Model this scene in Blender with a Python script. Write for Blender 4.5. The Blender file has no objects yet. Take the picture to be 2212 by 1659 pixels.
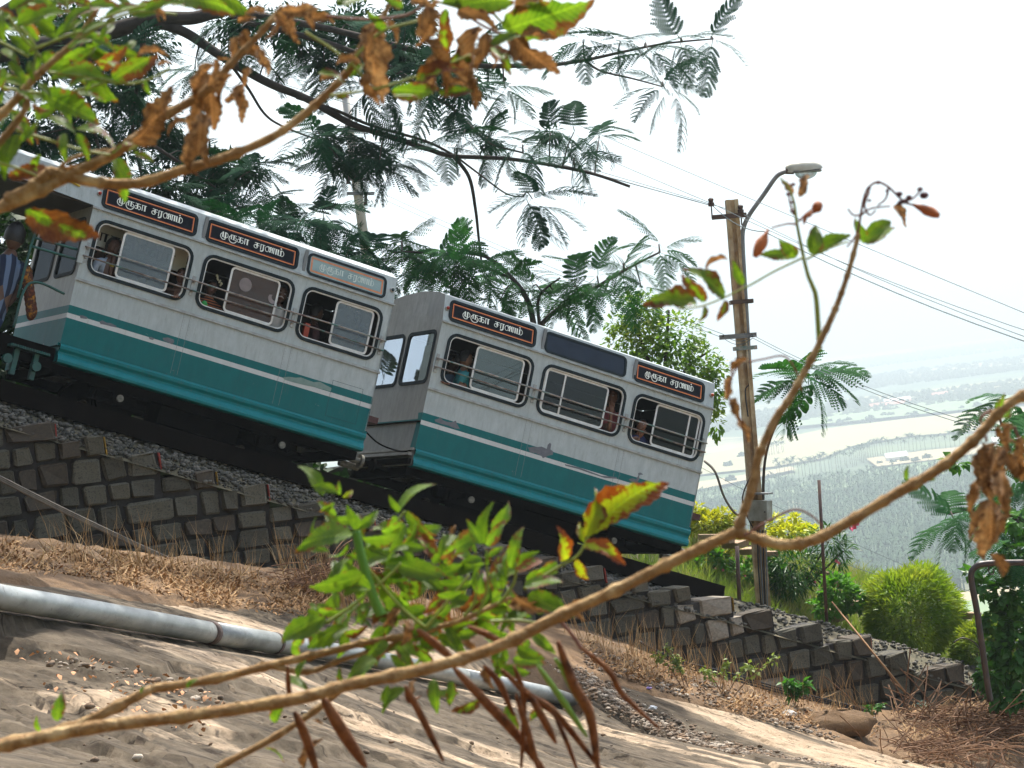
import bpy, bmesh, math, random
import numpy as np
from mathutils import Vector, Matrix, noise as mn

# ------------------------------------------------------------------ camera, sky, sun, exposure
SC = bpy.context.scene
COL = SC.collection
FPX, ROLL, PITCH = 5500.0, math.radians(7.0), math.radians(-0.5)
cp_, sp_ = math.cos(PITCH), math.sin(PITCH)
cr_, sr_ = math.cos(ROLL), math.sin(ROLL)
CF = Vector((0, cp_, sp_)); _r0 = Vector((1, 0, 0)); _u0 = Vector((0, -sp_, cp_))
CR = cr_ * _r0 - sr_ * _u0; CU = sr_ * _r0 + cr_ * _u0
cam_d = bpy.data.cameras.new('camera'); cam = bpy.data.objects.new('camera', cam_d); COL.objects.link(cam)
cam_d.sensor_width = 36; cam_d.lens = FPX / 2212 * 36
cam_d.clip_start = 0.1; cam_d.clip_end = 60000
cam_d.dof.use_dof = True; cam_d.dof.focus_distance = 31.5; cam_d.dof.aperture_fstop = 19
cam.matrix_world = Matrix(((CR.x, CU.x, -CF.x, 0), (CR.y, CU.y, -CF.y, 0), (CR.z, CU.z, -CF.z, 0), (0, 0, 0, 1)))
SC.camera = cam
SUN_DIR = Vector((0.16, 0.62, 1.25)).normalized()        # towards the sun: high, beyond the train
W = bpy.data.worlds.new('World'); SC.world = W; W.use_nodes = True
nt = W.node_tree
sky = nt.nodes.new('ShaderNodeTexSky'); sky.sky_type = 'NISHITA'; sky.sun_disc = False
sky.sun_elevation = math.asin(SUN_DIR.z); sky.sun_rotation = math.atan2(SUN_DIR.x, SUN_DIR.y)
sky.air_density = 1.0; sky.dust_density = 5.0; sky.ozone_density = 1.0
nt.links.new(sky.outputs[0], nt.nodes['Background'].inputs[0]); nt.nodes['Background'].inputs[1].default_value = 0.15
sl = bpy.data.lights.new('sun', 'SUN'); sl.energy = 4.2; sl.angle = math.radians(0.6); sl.color = (1, .95, .86)
so = bpy.data.objects.new('sun', sl); COL.objects.link(so); so.rotation_euler = SUN_DIR.to_track_quat('Z', 'Y').to_euler()
SC.view_settings.view_transform = 'Standard'; SC.view_settings.look = 'None'
SC.view_settings.exposure = 1.12; SC.view_settings.gamma = 1
SC.view_settings.use_curve_mapping = False
SC.cycles.max_bounces = 6; SC.cycles.diffuse_bounces = 3; SC.cycles.transparent_max_bounces = 12
SC.cycles.glossy_bounces = 3; SC.cycles.transmission_bounces = 4; SC.cycles.volume_bounces = 0
SC.cycles.use_adaptive_sampling = True; SC.cycles.adaptive_threshold = 0.02
SC.cycles.use_denoising = True; SC.cycles.caustics_reflective = False; SC.cycles.caustics_refractive = False
SC.render.film_transparent = False

RNG = random.Random(7)
def U(a, b): return RNG.uniform(a, b)
def P(px, py, d):
    """the point d metres ahead of the camera along the ray through a spot of the 2212 x 1659 view"""
    return (CF + CR * ((px - 1106) / FPX) + CU * ((829.5 - py) / FPX)) * d
def ray(px, py): return CF + CR * ((px - 1106) / FPX) + CU * ((829.5 - py) / FPX)

# ------------------------------------------------------------------ helpers
WM = {}
def tag(o, label=None, cat=None, group=None, kind=None):
    if label: o['label'] = label
    if cat: o['category'] = cat
    if group: o['group'] = group
    if kind: o['kind'] = kind
    return o
def place(o, parent, M):
    COL.objects.link(o)
    if parent is not None:
        o.parent = parent; o.matrix_basis = WM[parent].inverted() @ M
    else:
        o.matrix_basis = M
    WM[o] = M.copy()
    return o
def empty(name, loc, M=None):
    o = bpy.data.objects.new(name, None); o.empty_display_size = .2
    return place(o, None, M if M is not None else Matrix.Translation(loc))
def inst(name, me, parent, M, mat=None):
    o = bpy.data.objects.new(name, me)
    return place(o, parent, M)
class MB:
    """collects shapes and links them as ONE mesh object"""
    def __init__(s): s.v = []; s.f = []; s.m = []
    def add(s, vs, fs, mi=0):
        b = len(s.v); s.v += [tuple(x) for x in vs]; s.f += [tuple(b + i for i in f) for f in fs]
        s.m += [mi] * len(fs) if isinstance(mi, int) else mi
    def box(s, c, ax, ay, az, mi=0):
        c, ax, ay, az = map(Vector, (c, ax, ay, az))
        vs = [c + ax * i + ay * j + az * k for i in (-1, 1) for j in (-1, 1) for k in (-1, 1)]
        s.add(vs, [(0, 1, 3, 2), (4, 6, 7, 5), (0, 4, 5, 1), (2, 3, 7, 6), (0, 2, 6, 4), (1, 5, 7, 3)], mi)
    def bb(s, x0, x1, y0, y1, z0, z1, mi=0):
        s.box(((x0 + x1) / 2, (y0 + y1) / 2, (z0 + z1) / 2), ((x1 - x0) / 2, 0, 0), (0, (y1 - y0) / 2, 0), (0, 0, (z1 - z0) / 2), mi)
    def tube(s, pts, rad, n=8, mi=0, cap=True):
        pts = [Vector(p) for p in pts]; k = len(pts)
        rr = rad if hasattr(rad, '__len__') else [rad] * k
        d0 = (pts[1] - pts[0]).normalized()
        up = Vector((0, 0, 1)) if abs(d0.z) < .9 else Vector((1, 0, 0))
        x = d0.cross(up).normalized(); vs = []
        for i, p in enumerate(pts):
            d = (pts[min(i + 1, k - 1)] - pts[max(i - 1, 0)])
            d = d.normalized() if d.length > 1e-9 else d0
            x = (x - d * x.dot(d))
            x = x.normalized() if x.length > 1e-6 else d.orthogonal().normalized()
            y = d.cross(x)
            for j in range(n):
                a = 2 * math.pi * j / n
                vs.append(p + (x * math.cos(a) + y * math.sin(a)) * rr[i])
        fs = [(i * n + j, i * n + (j + 1) % n, (i + 1) * n + (j + 1) % n, (i + 1) * n + j) for i in range(k - 1) for j in range(n)]
        if cap: fs += [tuple(range(n))[::-1], tuple((k - 1) * n + j for j in range(n))]
        s.add(vs, fs, mi)
    def ball(s, c, rx, ry=None, rz=None, mi=0, nu=10, nv=7, M=None):
        ry = ry or rx; rz = rz or rx; c = Vector(c); vs = []; fs = []
        for i in range(nv + 1):
            t = math.pi * i / nv
            for j in range(nu):
                a = 2 * math.pi * j / nu
                p = Vector((rx * math.sin(t) * math.cos(a), ry * math.sin(t) * math.sin(a), rz * math.cos(t)))
                vs.append(c + (M @ p if M else p))
        for i in range(nv):
            for j in range(nu):
                fs.append((i * nu + j, i * nu + (j + 1) % nu, (i + 1) * nu + (j + 1) % nu, (i + 1) * nu + j))
        s.add(vs, fs, mi)
    def mesh(s, name, mats, smooth=False):
        me = bpy.data.meshes.new(name); me.from_pydata(s.v, [], s.f)
        for m in (mats if isinstance(mats, (list, tuple)) else [mats]): me.materials.append(m)
        if len(set(s.m)) > 1 or (s.m and s.m[0]): me.polygons.foreach_set('material_index', s.m)
        if smooth: me.polygons.foreach_set('use_smooth', [True] * len(s.f))
        me.update(); return me
    def build(s, name, mats, parent=None, local=False, smooth=False, M=None):
        """local: vertices are in the parent's frame; else they are in world metres"""
        me = s.mesh(name, mats, smooth)
        Mw = (WM[parent] if parent is not None else Matrix.Identity(4)) if M is None else M
        if not local and M is None:
            if parent is not None: me.transform(Mw.inverted())
            else:
                c = Vector(np.mean(np.array(s.v), axis=0)); c.z = min(v[2] for v in s.v)
                me.transform(Matrix.Translation(-c)); Mw = Matrix.Translation(c)
        return place(bpy.data.objects.new(name, me), parent, Mw)
def np_mesh(name, V, F, mat, smooth=False):
    V = np.asarray(V, dtype=np.float32); F = np.asarray(F, dtype=np.int32)
    me = bpy.data.meshes.new(name); n = F.shape[1]
    me.vertices.add(len(V)); me.vertices.foreach_set('co', V.ravel())
    me.loops.add(F.size); me.loops.foreach_set('vertex_index', F.ravel())
    me.polygons.add(len(F)); me.polygons.foreach_set('loop_start', np.arange(0, F.size, n, dtype=np.int32))
    if smooth: me.polygons.foreach_set('use_smooth', np.ones(len(F), dtype=bool))
    me.update(calc_edges=True); me.validate()
    for m in (mat if isinstance(mat, (list, tuple)) else [mat]): me.materials.append(m)
    return me
def frame(p, x, z):
    """matrix at p whose x axis runs along x (scaled) and z near z"""
    L = x.length; xn = x / L; zn = z - xn * z.dot(xn)
    zn = zn.normalized() if zn.length > 1e-6 else xn.orthogonal().normalized()
    yn = zn.cross(xn)
    return Matrix(((xn.x * L, yn.x * L, zn.x * L, p.x), (xn.y * L, yn.y * L, zn.y * L, p.y), (xn.z * L, yn.z * L, zn.z * L, p.z), (0, 0, 0, 1)))
def spline(pts, n=6):
    out = []; pts = [Vector(p) for p in pts]
    for i in range(len(pts) - 1):
        a = pts[max(i - 1, 0)]; b = pts[i]; c = pts[i + 1]; d = pts[min(i + 2, len(pts) - 1)]
        for k in range(n):
            t = k / n
            out.append(.5 * ((2 * b) + (c - a) * t + (2 * a - 5 * b + 4 * c - d) * t * t + (3 * b - a - 3 * c + d) * t ** 3))
    out.append(pts[-1]); return out
def lerp_list(a, n):
    return [a[0] + (a[1] - a[0]) * i / (n - 1) for i in range(n)]

# numpy value noise
_G = np.random.RandomState(3).rand(256, 256)
def vn(x, y):
    xi = np.floor(x).astype(int); yi = np.floor(y).astype(int); fx = x - xi; fy = y - yi
    fx = fx * fx * (3 - 2 * fx); fy = fy * fy * (3 - 2 * fy)
    g = lambda i, j: _G[i & 255, j & 255]
    return (g(xi, yi) * (1 - fx) + g(xi + 1, yi) * fx) * (1 - fy) + (g(xi, yi + 1) * (1 - fx) + g(xi + 1, yi + 1) * fx) * fy
def fbm(x, y, o=4):
    r = 0; a = .5; t = 0
    for i in range(o):
        r = r + a * vn(x * 2 ** i + 17.3 * i, y * 2 ** i + 5.7 * i); t += a; a *= .5
    return r / t

# ------------------------------------------------------------------ materials
def srgb(r, g, b): return tuple(((c / 255) / 12.92 if c / 255 <= .04045 else ((c / 255 + .055) / 1.055) ** 2.4) for c in (r, g, b)) + (1,)
def lin(r, g, b): return (r, g, b, 1)
class NT:
    def __init__(s, name):
        s.m = bpy.data.materials.new(name); s.m.use_nodes = True; s.t = s.m.node_tree; s.p = s.t.nodes['Principled BSDF']
        s.out = s.t.nodes['Material Output']
    def n(s, typ, **k):
        nd = s.t.nodes.new(typ)
        for a, b in k.items():
            if a.startswith('i_'):
                key = a[2:]; nd.inputs[int(key) if key.isdigit() else key.replace('_', ' ')].default_value = b
            else: setattr(nd, a, b)
        return nd
    def l(s, a, b): s.t.links.new(a, b)
    def coord(s, kind='Object'): return s.n('ShaderNodeTexCoord').outputs[kind]
    def noise(s, vec, scale, detail=4, rough=.55, dist=0):
        nd = s.n('ShaderNodeTexNoise'); nd.inputs['Scale'].default_value = scale; nd.inputs['Detail'].default_value = detail
        nd.inputs['Roughness'].default_value = rough; nd.inputs['Distortion'].default_value = dist
        if vec is not None: s.l(vec, nd.inputs['Vector'])
        return nd.outputs['Fac']
    def ramp(s, fac, stops, interp='LINEAR'):
        nd = s.n('ShaderNodeValToRGB'); cr = nd.color_ramp; cr.interpolation = interp
        cr.elements[0].position, cr.elements[0].color = stops[0]
        cr.elements[1].position, cr.elements[1].color = stops[-1]
        for p_, c_ in stops[1:-1]:
            e = cr.elements.new(p_); e.color = c_
        s.l(fac, nd.inputs[0]); return nd.outputs[0]
    def mix(s, fac, a, b, typ='MIX'):
        nd = s.n('ShaderNodeMix', data_type='RGBA', blend_type=typ)
        for sock, v in ((nd.inputs[0], fac), (nd.inputs[6], a), (nd.inputs[7], b)):
            if hasattr(v, 'is_linked'): s.l(v, sock)
            else: sock.default_value = v
        return nd.outputs[2]
    def math(s, op, a, b=0.0, c=0.0):
        nd = s.n('ShaderNodeMath', operation=op)
        for i, v in enumerate((a, b, c)):
            if hasattr(v, 'is_linked'): s.l(v, nd.inputs[i])
            else: nd.inputs[i].default_value = v
        return nd.outputs[0]
    def bump(s, h, strength=.4, dist=.02):
        b = s.n('ShaderNodeBump'); b.inputs['Strength'].default_value = strength; b.inputs['Distance'].default_value = dist
        s.l(h, b.inputs['Height']); s.l(b.outputs[0], s.p.inputs['Normal'])
    def stretch(s, vec, sc, rot=(0, 0, 0)):
        nd = s.n('ShaderNodeMapping'); nd.inputs['Scale'].default_value = sc; nd.inputs['Rotation'].default_value = rot
        s.l(vec, nd.inputs['Vector']); return nd.outputs[0]
def M(name, c1, c2=None, scale=6, rough=.7, bump=0, bscale=None, metal=0, rnd=0, spec=None, transl=None, det=4, c3=None):
    k = NT(name); co = k.coord(); k.p.inputs['Roughness'].default_value = rough; k.p.inputs['Metallic'].default_value = metal
    if spec is not None: k.p.inputs['Specular IOR Level'].default_value = spec
    col = c1
    if c2 is not None or rnd:
        fac = k.noise(co, scale, det)
        stops = [(.32, c1), (.68, c2 or c1)] if c3 is None else [(.3, c1), (.5, c2), (.7, c3)]
        col = k.ramp(fac, stops)
    if rnd:
        r = k.n('ShaderNodeObjectInfo').outputs['Random']
        hs = k.n('ShaderNodeHueSaturation')
        k.l(k.math('MULTIPLY_ADD', r, 2 * rnd, 1 - rnd), hs.inputs['Value']); k.l(col, hs.inputs['Color'])
        col = hs.outputs[0]
    if hasattr(col, 'is_linked'): k.l(col, k.p.inputs['Base Color'])
    else: k.p.inputs['Base Color'].default_value = col
    if bump: k.bump(k.noise(co, bscale or scale * 4, 5), bump, .01)
    if transl:
        tb = k.n('ShaderNodeBsdfTranslucent')
        if hasattr(col, 'is_linked'):
            mm = k.mix(1.0, col, transl[1], 'MULTIPLY'); k.l(mm, tb.inputs[0])
        else: tb.inputs[0].default_value = tuple(a * b for a, b in zip(col, transl[1]))
        ms = k.n('ShaderNodeMixShader'); ms.inputs[0].default_value = transl[0]
        k.l(k.p.outputs[0], ms.inputs[1]); k.l(tb.outputs[0], ms.inputs[2]); k.l(ms.outputs[0], k.out.inputs['Surface'])
    return k.m
def M_leafy(name, c1, c2, c3=None, tint=(1.6, 1.7, .5, 1), tf=.4, rough=.45, scale=2.0, spec=.2):
    return M(name, c1, c2, scale=scale, rough=rough, spec=spec, transl=(tf, tint), rnd=.18, c3=c3, det=2)

# ------------------------------------------------------------------ the railway frame
AZ, GR = 0.539, 0.3782
O0 = Vector((-5.4319, 30.7383, 0.6745))
TE = Vector((math.cos(AZ), math.sin(AZ), 0)); NV = Vector((-math.sin(AZ), math.cos(AZ), 0))
TT = Vector((math.cos(AZ) * math.cos(GR), math.sin(AZ) * math.cos(GR), -math.sin(GR)))
TU = Vector((math.cos(AZ) * math.sin(GR), math.sin(AZ) * math.sin(GR), math.cos(GR)))
def coach_matrix(s0):
    o = O0 + TT * s0
    return Matrix(((TT.x, NV.x, TU.x, o.x), (TT.y, NV.y, TU.y, o.y), (TT.z, NV.z, TU.z, o.z), (0, 0, 0, 1)))
def WP(xe, w, z): p = O0 + TE * xe + NV * w; return Vector((p.x, p.y, z))
def trk(xe): return O0.z - xe * math.tan(GR)
def to_xw(p): d = Vector((p.x - O0.x, p.y - O0.y, 0)); return d.dot(TE), d.dot(NV)

# ------------------------------------------------------------------ terrain: control points -> smooth height field
CTRL = [P(*c) for c in [(0, 1246, 20.5), (0, 1322, 18), (0, 1659, 13), (300, 1310, 21), (500, 1402, 20), (580, 1335, 25), (600, 1659, 15.5),
    (600, 1500, 18), (720, 1432, 23), (1100, 1400, 28.5), (1100, 1530, 24), (1100, 1659, 20), (1250, 1530, 28), (1266, 1448, 30), (1500, 1600, 26.5),
    (1612, 1554, 30.5), (2016, 1647, 32), (2212, 1659, 33), (2212, 1560, 36), (2000, 1560, 34.7),
    (0, 1155, 29.2), (138, 1186, 29.6), (288, 1200, 30.1), (520, 1235, 30.8), (694, 1263, 31.3), (980, 1310, 32.4), (1273, 1363, 33.3),
    (1455, 1430, 33.9), (1570, 1464, 34.3), (1909, 1532, 35.7), (2122, 1511, 36.6)]]
CTRL += [Vector(c) for c in [(-9, 28, -.7), (0, 7, -2.5), (-5, 8, -1.6), (5, 12, -4.0), (10, 30, -6.2), (17, 40, -8.4), (-9, 16, -.9), (-14, 22, -.4), (-3, 2, -1.8), (3, 2, -2.2), (14, 20, -7)]]
_cx = np.array([[c.x, c.y] for c in CTRL]); _cz = np.array([c.z for c in CTRL])
def _phi(r2): return np.sqrt(r2 + 4.0)
_A = _phi(((_cx[:, None] - _cx[None]) ** 2).sum(-1)) + 0.02 * np.eye(len(_cx)) * -1
_A = np.block([[_A, np.c_[np.ones(len(_cx)), _cx]], [np.r_[[np.ones(len(_cx))], _cx.T], np.zeros((3, 3))]])
_Wt = np.linalg.solve(_A, np.r_[_cz, 0, 0, 0])
def soil_z(x, y):
    x = np.asarray(x, float); y = np.asarray(y, float)
    q = np.stack([x.ravel(), y.ravel()], 1)
    z = _phi(((q[:, None] - _cx[None]) ** 2).sum(-1)) @ _Wt[:-3] + _Wt[-3] + q @ _Wt[-2:]
    return z.reshape(x.shape)
_gx = np.arange(-18, 20, .12); _gy = np.arange(1, 48, .12)
_GZ = np.concatenate([soil_z(*np.meshgrid(_gx[i:i + 40], _gy, indexing='ij')) for i in range(0, len(_gx), 40)])
def sz(x, y):
    u = min(max((x + 18) / .12, 0), len(_gx) - 1.001); v = min(max((y - 1) / .12, 0), len(_gy) - 1.001); i, j = int(u), int(v); a, b = u - i, v - j
    return float((_GZ[i, j] * (1 - a) + _GZ[i + 1, j] * a) * (1 - b) + (_GZ[i, j + 1] * (1 - a) + _GZ[i + 1, j + 1] * a) * b)
def grid_faces(nu, nv):
    i = np.arange(nu - 1)[:, None]; j = np.arange(nv - 1)[None]
    a = i * nv + j
    return np.stack([a, a + nv, a + nv + 1, a + 1], -1).reshape(-1, 4)
# earth between the rock and the stone wall
k = NT('dry_earth'); co = k.coord()
k.l(k.mix(k.noise(co, 7, 6, .7), k.ramp(k.noise(co, .9, 5), [(.35, srgb(96, 74, 50)), (.6, srgb(150, 118, 82))]), srgb(70, 54, 38)), k.p.inputs['Base Color'])
k.p.inputs['Roughness'].default_value = .95; k.bump(k.noise(co, 22, 6, .7), .9, .03); mEarth = k.m
def inpoly(x, y, poly):
    r = np.zeros(x.shape, bool); n = len(poly)
    for i in range(n):
        x1, y1 = poly[i]; x2, y2 = poly[(i + 1) % n]
        c = ((y1 > y) != (y2 > y)) & (x < (x2 - x1) * (y - y1) / (y2 - y1 + 1e-12) + x1); r ^= c
    return r
def segd(x, y, pl):
    d = np.full(x.shape, 1e9)
    for (x1, y1), (x2, y2) in zip(pl[:-1], pl[1:]):
        dx, dy = x2 - x1, y2 - y1; t = np.clip(((x - x1) * dx + (y - y1) * dy) / (dx * dx + dy * dy), 0, 1)
        d = np.minimum(d, np.hypot(x - x1 - t * dx, y - y1 - t * dy))
    return d
# the granite: a swelling of bare rock with peeling sheets
EDGE = [P(*c) for c in [(-700, 1235, 20), (0, 1246, 21), (300, 1290, 24), (580, 1328, 26.5), (900, 1362, 28), (1266, 1445, 30.2), (1612, 1552, 31.2), (1850, 1612, 31.8), (2016, 1647, 32.2), (2400, 1720, 33)]]
epl = [(p.x, p.y) for p in EDGE]
poly = epl + [(9, -5), (-16, -5)]
xe_, w_ = np.meshgrid(np.linspace(-16, 26, 300), np.r_[np.linspace(-34, -9, 40), np.linspace(-8.9, -.75, 110)], indexing='ij')
X = O0.x + TE.x * xe_ + NV.x * w_; Y = O0.y + TE.y * xe_ + NV.y * w_
Z = soil_z(X, Y) + (fbm(X * 2.3, Y * 2.3) - .5) * .16 + (fbm(X * 9, Y * 9, 3) - .5) * .05
Z = Z - np.clip(segd(X, Y, epl) * np.where(inpoly(X, Y, poly), 1, 0) - .2, 0, .6) * 1.2
me = np_mesh('hillside', np.stack([X, Y, Z], -1).reshape(-1, 3), grid_faces(*X.shape), mEarth, True)
tag(place(bpy.data.objects.new('hillside', me), None, Matrix.Identity(4)), 'dry brown earth slope below the stone wall', kind='structure')
rx = np.linspace(-8, 7.5, 560); ry = np.linspace(9, 33, 640)
X, Y = np.meshgrid(rx, ry, indexing='ij')
poly = epl + [(9, -5), (-16, -5)]
sd = segd(X, Y, epl) * np.where(inpoly(X, Y, poly), 1, -1)
SDin = sd > 0
Z = soil_z(X, Y)
wx = X + (fbm(X * .6, Y * .6) - .5) * 1.6; wy = Y + (fbm(X * .6 + 9, Y * .6 + 4) - .5) * 1.6
v = (wx * .42 + wy * .91)                                            # sheets run down to the right
dxs, dys = rx[1] - rx[0], ry[1] - ry[0]
def slope(q): g0, g1 = np.gradient(q, dxs, dys); return np.hypot(g0, g1) + 1e-3
def terr(q, m): f_ = q - np.floor(q); return np.floor(q) + np.clip((f_ - 1) / (slope(q) * m) + 1, 0, 1)
al = (wx * .91 - wy * .42)
q1 = fbm(v * .7 + 3, al * .15 + 8, 6) * 9
q2 = fbm(v * 1.9 + 40, al * .45 + 2, 5) * 8
led = (terr(q1, .03) - q1) * .028; led2 = (terr(q2, .02) - q2) * .008
cq = fbm(v * .9 + 70, al * .2 + 5, 5) * 8; crk = np.abs(cq - np.round(cq)) / slope(cq)
cq2 = fbm(v * .5 + 10, al * .6 + 25, 5) * 6; crk2 = np.abs(cq2 - np.round(cq2)) / slope(cq2)
Z = Z + np.clip(sd * .35, -.5, .10) + led - .12 + led2 - .03 * np.exp(-(crk / .022) ** 2) + (fbm(X * .4, Y * .4) - .5) * .05 + (fbm(X * 9, Y * 9, 5) - .5) * .012
# gravel gully between two slabs, lower right
GUL = [P(*c) for c in [(1262, 1462, 29.6), (1330, 1500, 29), (1500, 1570, 28.6), (1700, 1640, 28.2), (1900, 1720, 27.5)]]
gpl = [(p.x, p.y) for p in GUL]; gd = segd(X, Y, gpl)
Z = Z - .12 * np.exp(-(gd / .35) ** 2)
def rock_z(x, y):
    i = np.clip(np.searchsorted(rx, x), 0, len(rx) - 1); j = np.clip(np.searchsorted(ry, y), 0, len(ry) - 1); return float(RZ[i, j])
# the bed of the water pipe
PIP = [P(*q) for q in [(-120, 1259, 16.6), (0, 1290, 17.4), (215, 1325, 18.9), (455, 1367, 20.8), (610, 1392, 22.2), (760, 1415, 23.6), (1000, 1462, 26.0), (1190, 1500, 28.6), (1250, 1520, 29.6)]]
DET = led + led2 + (fbm(X * 9, Y * 9, 5) - .5) * .012 + .01
# the slab dips so that the pipe lies free on it
az_p = np.array([p.x / p.y for p in PIP]); az = X / Y
yp = np.interp(az, az_p, [p.y for p in PIP]); zp = np.interp(az, az_p, [p.z for p in PIP]) - .13
lim = zp * (Y / yp) - .018 * np.clip(yp - Y, 0, 6) + DET * .5
fade = np.clip((az - az_p[-1]) / .02, 0, 1) * .6
Zc = np.where(Y < yp, np.minimum(Z, lim + fade), Z)
bk2 = np.exp(-((Y - yp) / 1.6) ** 2) * (1 - np.clip((az - az_p[-1]) / .01, 0, 1)); Zb = zp + DET * .4 + .02
Z = np.where(Y < yp, Zc, Z * (1 - bk2) + np.minimum(Zb, Z + .5) * bk2)
# edges of the peeling sheets
def gxy(px, py):
    r = ray(px, py); d = 11.0
    while d < 45:
        p = r * d
        if p.z <= sz(p.x, p.y): break
        d += .1
    return (p.x, p.y)
jx = X + (fbm(X * 3, Y * 3, 4) - .5) * .5; jy = Y + (fbm(X * 3 + 30, Y * 3, 4) - .5) * .5
for h_, fall, pl in [(.07, 1.6, [(-60, 1378), (90, 1394), (190, 1418), (262, 1422), (238, 1444), (165, 1480)]), (.05, 1.2, [(-60, 1436), (60, 1455), (150, 1482), (210, 1520)]), (.045, 1.3, [(200, 1402), (330, 1430), (430, 1438), (540, 1462)]),
                     (.06, 1.2, [(500, 1560), (640, 1590), (800, 1612), (900, 1640)]), (.06, 1.0, [(250, 1600), (420, 1640), (600, 1659)]), (.05, 1.2, [(880, 1480), (1000, 1502), (1150, 1545), (1300, 1610)]), (.05, 1.0, [(1420, 1570), (1560, 1605), (1700, 1655)]), (.04, 1.0, [(560, 1420), (700, 1445), (820, 1480)]), (.05, 1.0, [(700, 1510), (860, 1540), (1000, 1590)])]:
    w_ = [gxy(*q) for q in pl]; best = np.full(X.shape, 1e9); sg_ = np.zeros(X.shape)
    for (x1, y1), (x2, y2) in zip(w_[:-1], w_[1:]):
        dx, dy = x2 - x1, y2 - y1; t_ = np.clip(((jx - x1) * dx + (jy - y1) * dy) / (dx * dx + dy * dy), 0, 1); d_ = np.hypot(jx - x1 - t_ * dx, jy - y1 - t_ * dy)
        n_ = d_ < best; best = np.where(n_, d_, best); sg_ = np.where(n_, (jy - y1) * dx - (jx - x1) * dy, sg_)
    up_ = np.clip(best / .035, 0, 1) * np.exp(-(best / fall) ** 2); Z = Z - np.where(sg_ < 0, h_ * up_, 0)
RZ = Z
keep = (sd > -.9)
F_ = grid_faces(*X.shape); kp = keep.ravel()[F_].all(1)
k = NT('granite'); co = k.coord(); st = k.stretch(co, (.8, 3.4, 3), (0, 0, -.43)); s2_ = k.stretch(co, (.35, 1.0, 1), (0, 0, -.43))
gx_ = k.n('ShaderNodeSeparateXYZ'); k.l(co, gx_.inputs[0]); n1 = k.math('ADD', k.noise(s2_, .55, 10, .62, .5), k.math('MULTIPLY', gx_.outputs[0], .014)); n2 = k.noise(k.stretch(co, (1.2, 2.2, 2), (0, 0, -.43)), 1.7, 12, .74, .2); n3 = k.noise(co, 22, 6, .7)
base = k.ramp(n2, [(.34, srgb(92, 80, 64)), (.44, srgb(146, 128, 106)), (.64, srgb(172, 154, 132))])
dark = k.ramp(n2, [(.38, srgb(48, 43, 36)), (.62, srgb(92, 83, 70))])
c = k.mix(k.ramp(n1, [(.505, lin(.95, .95, .95)), (.56, lin(0, 0, 0))]), base, dark)
c = k.mix(k.ramp(n3, [(.54, lin(0, 0, 0)), (.66, lin(.65, .65, .65))]), c, srgb(64, 52, 42))
vo = k.n('ShaderNodeTexVoronoi', feature='DISTANCE_TO_EDGE'); vo.inputs['Scale'].default_value = .38
wv = k.n('ShaderNodeVectorMath', operation='ADD'); k.l(st, wv.inputs[0]); nz = k.n('ShaderNodeTexNoise'); nz.inputs['Scale'].default_value = 1.3; nz.inputs['Detail'].default_value = 6; k.l(co, nz.inputs['Vector']); k.l(nz.outputs['Color'], wv.inputs[1]); k.l(wv.outputs[0], vo.inputs['Vector'])
crm = k.ramp(vo.outputs['Distance'], [(.0, lin(1, 1, 1)), (.012, lin(0, 0, 0))]); c = k.mix(k.math('MULTIPLY', crm, .8), c, srgb(40, 32, 26))
k.l(c, k.p.inputs['Base Color']); k.p.inputs['Roughness'].default_value = .92; k.p.inputs['Specular IOR Level'].default_value = .15
k.bump(k.math('SUBTRACT', k.math('ADD', k.math('MULTIPLY', k.noise(co, 13, 10, .7), .6), k.math('MULTIPLY', n3, .35)), k.math('MULTIPLY', crm, .4)), .7, .018); mRock = k.m
me = np_mesh('granite', np.stack([X, Y, Z], -1).reshape(-1, 3), F_[kp], mRock, False)
tag(place(bpy.data.objects.new('granite_slope', me), None, Matrix.Identity(4)), 'bare tan granite slope with peeling sheets', kind='structure')
# unseen hill behind and left of the camera, added to block sky light
mBlockHill = M('blocking_hill_scrub', lin(.03, .045, .018), lin(.10, .085, .06), .35, 1, .8, 2, c3=lin(.05, .07, .025))
ys_, xs_ = np.meshgrid(np.linspace(-90, 62, 110), np.linspace(-110, 60, 110), indexing='ij')
bk_ = np.clip(-3 - ys_, 0, 200) * 1.05 * np.clip((50 - xs_) / 40, 0, 1); lf_ = np.clip(-17 - xs_ - np.clip(ys_ - 40, 0, 99) * .1, 0, 200) * .95
zs_ = -2.6 + np.maximum(bk_, lf_) + (fbm(xs_ * .12, ys_ * .12) - .5) * 6 * np.clip(np.maximum(bk_, lf_) / 8, 0, 1) - np.clip(xs_, 0, 60) * .35
F2_ = grid_faces(*xs_.shape); ok_ = ((np.maximum(bk_, lf_) > 0) | (ys_ < -1)).ravel()[F2_].any(1)
me = np_mesh('hill', np.stack([xs_, ys_, zs_], -1).reshape(-1, 3), F2_[ok_], mBlockHill, True)
tag(place(bpy.data.objects.new('sky_blocking_hill', me), None, Matrix.Identity(4)), kind='structure')
def ground_at(px, py, base=27.0):
    """where the ray through a spot of the view meets the near ground"""
    r = ray(px, py); d = 12.0
    while d < 45:
        p = r * d
        g = sz(p.x, p.y)
        xe, w = to_xw(p)
        if p.z <= g: return Vector((p.x, p.y, max(g, rock_z(p.x, p.y) if segin(p.x, p.y) else g)))
        d += .05
    return r * base
def segin(x, y): return -8 < x < 7.5 and 9 < y < 33 and bool(SDin[np.clip(np.searchsorted(rx, x), 0, 559), np.clip(np.searchsorted(ry, y), 0, 639)])
def gz(x, y): return max(sz(x, y), rock_z(x, y)) if segin(x, y) else sz(x, y)

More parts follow.
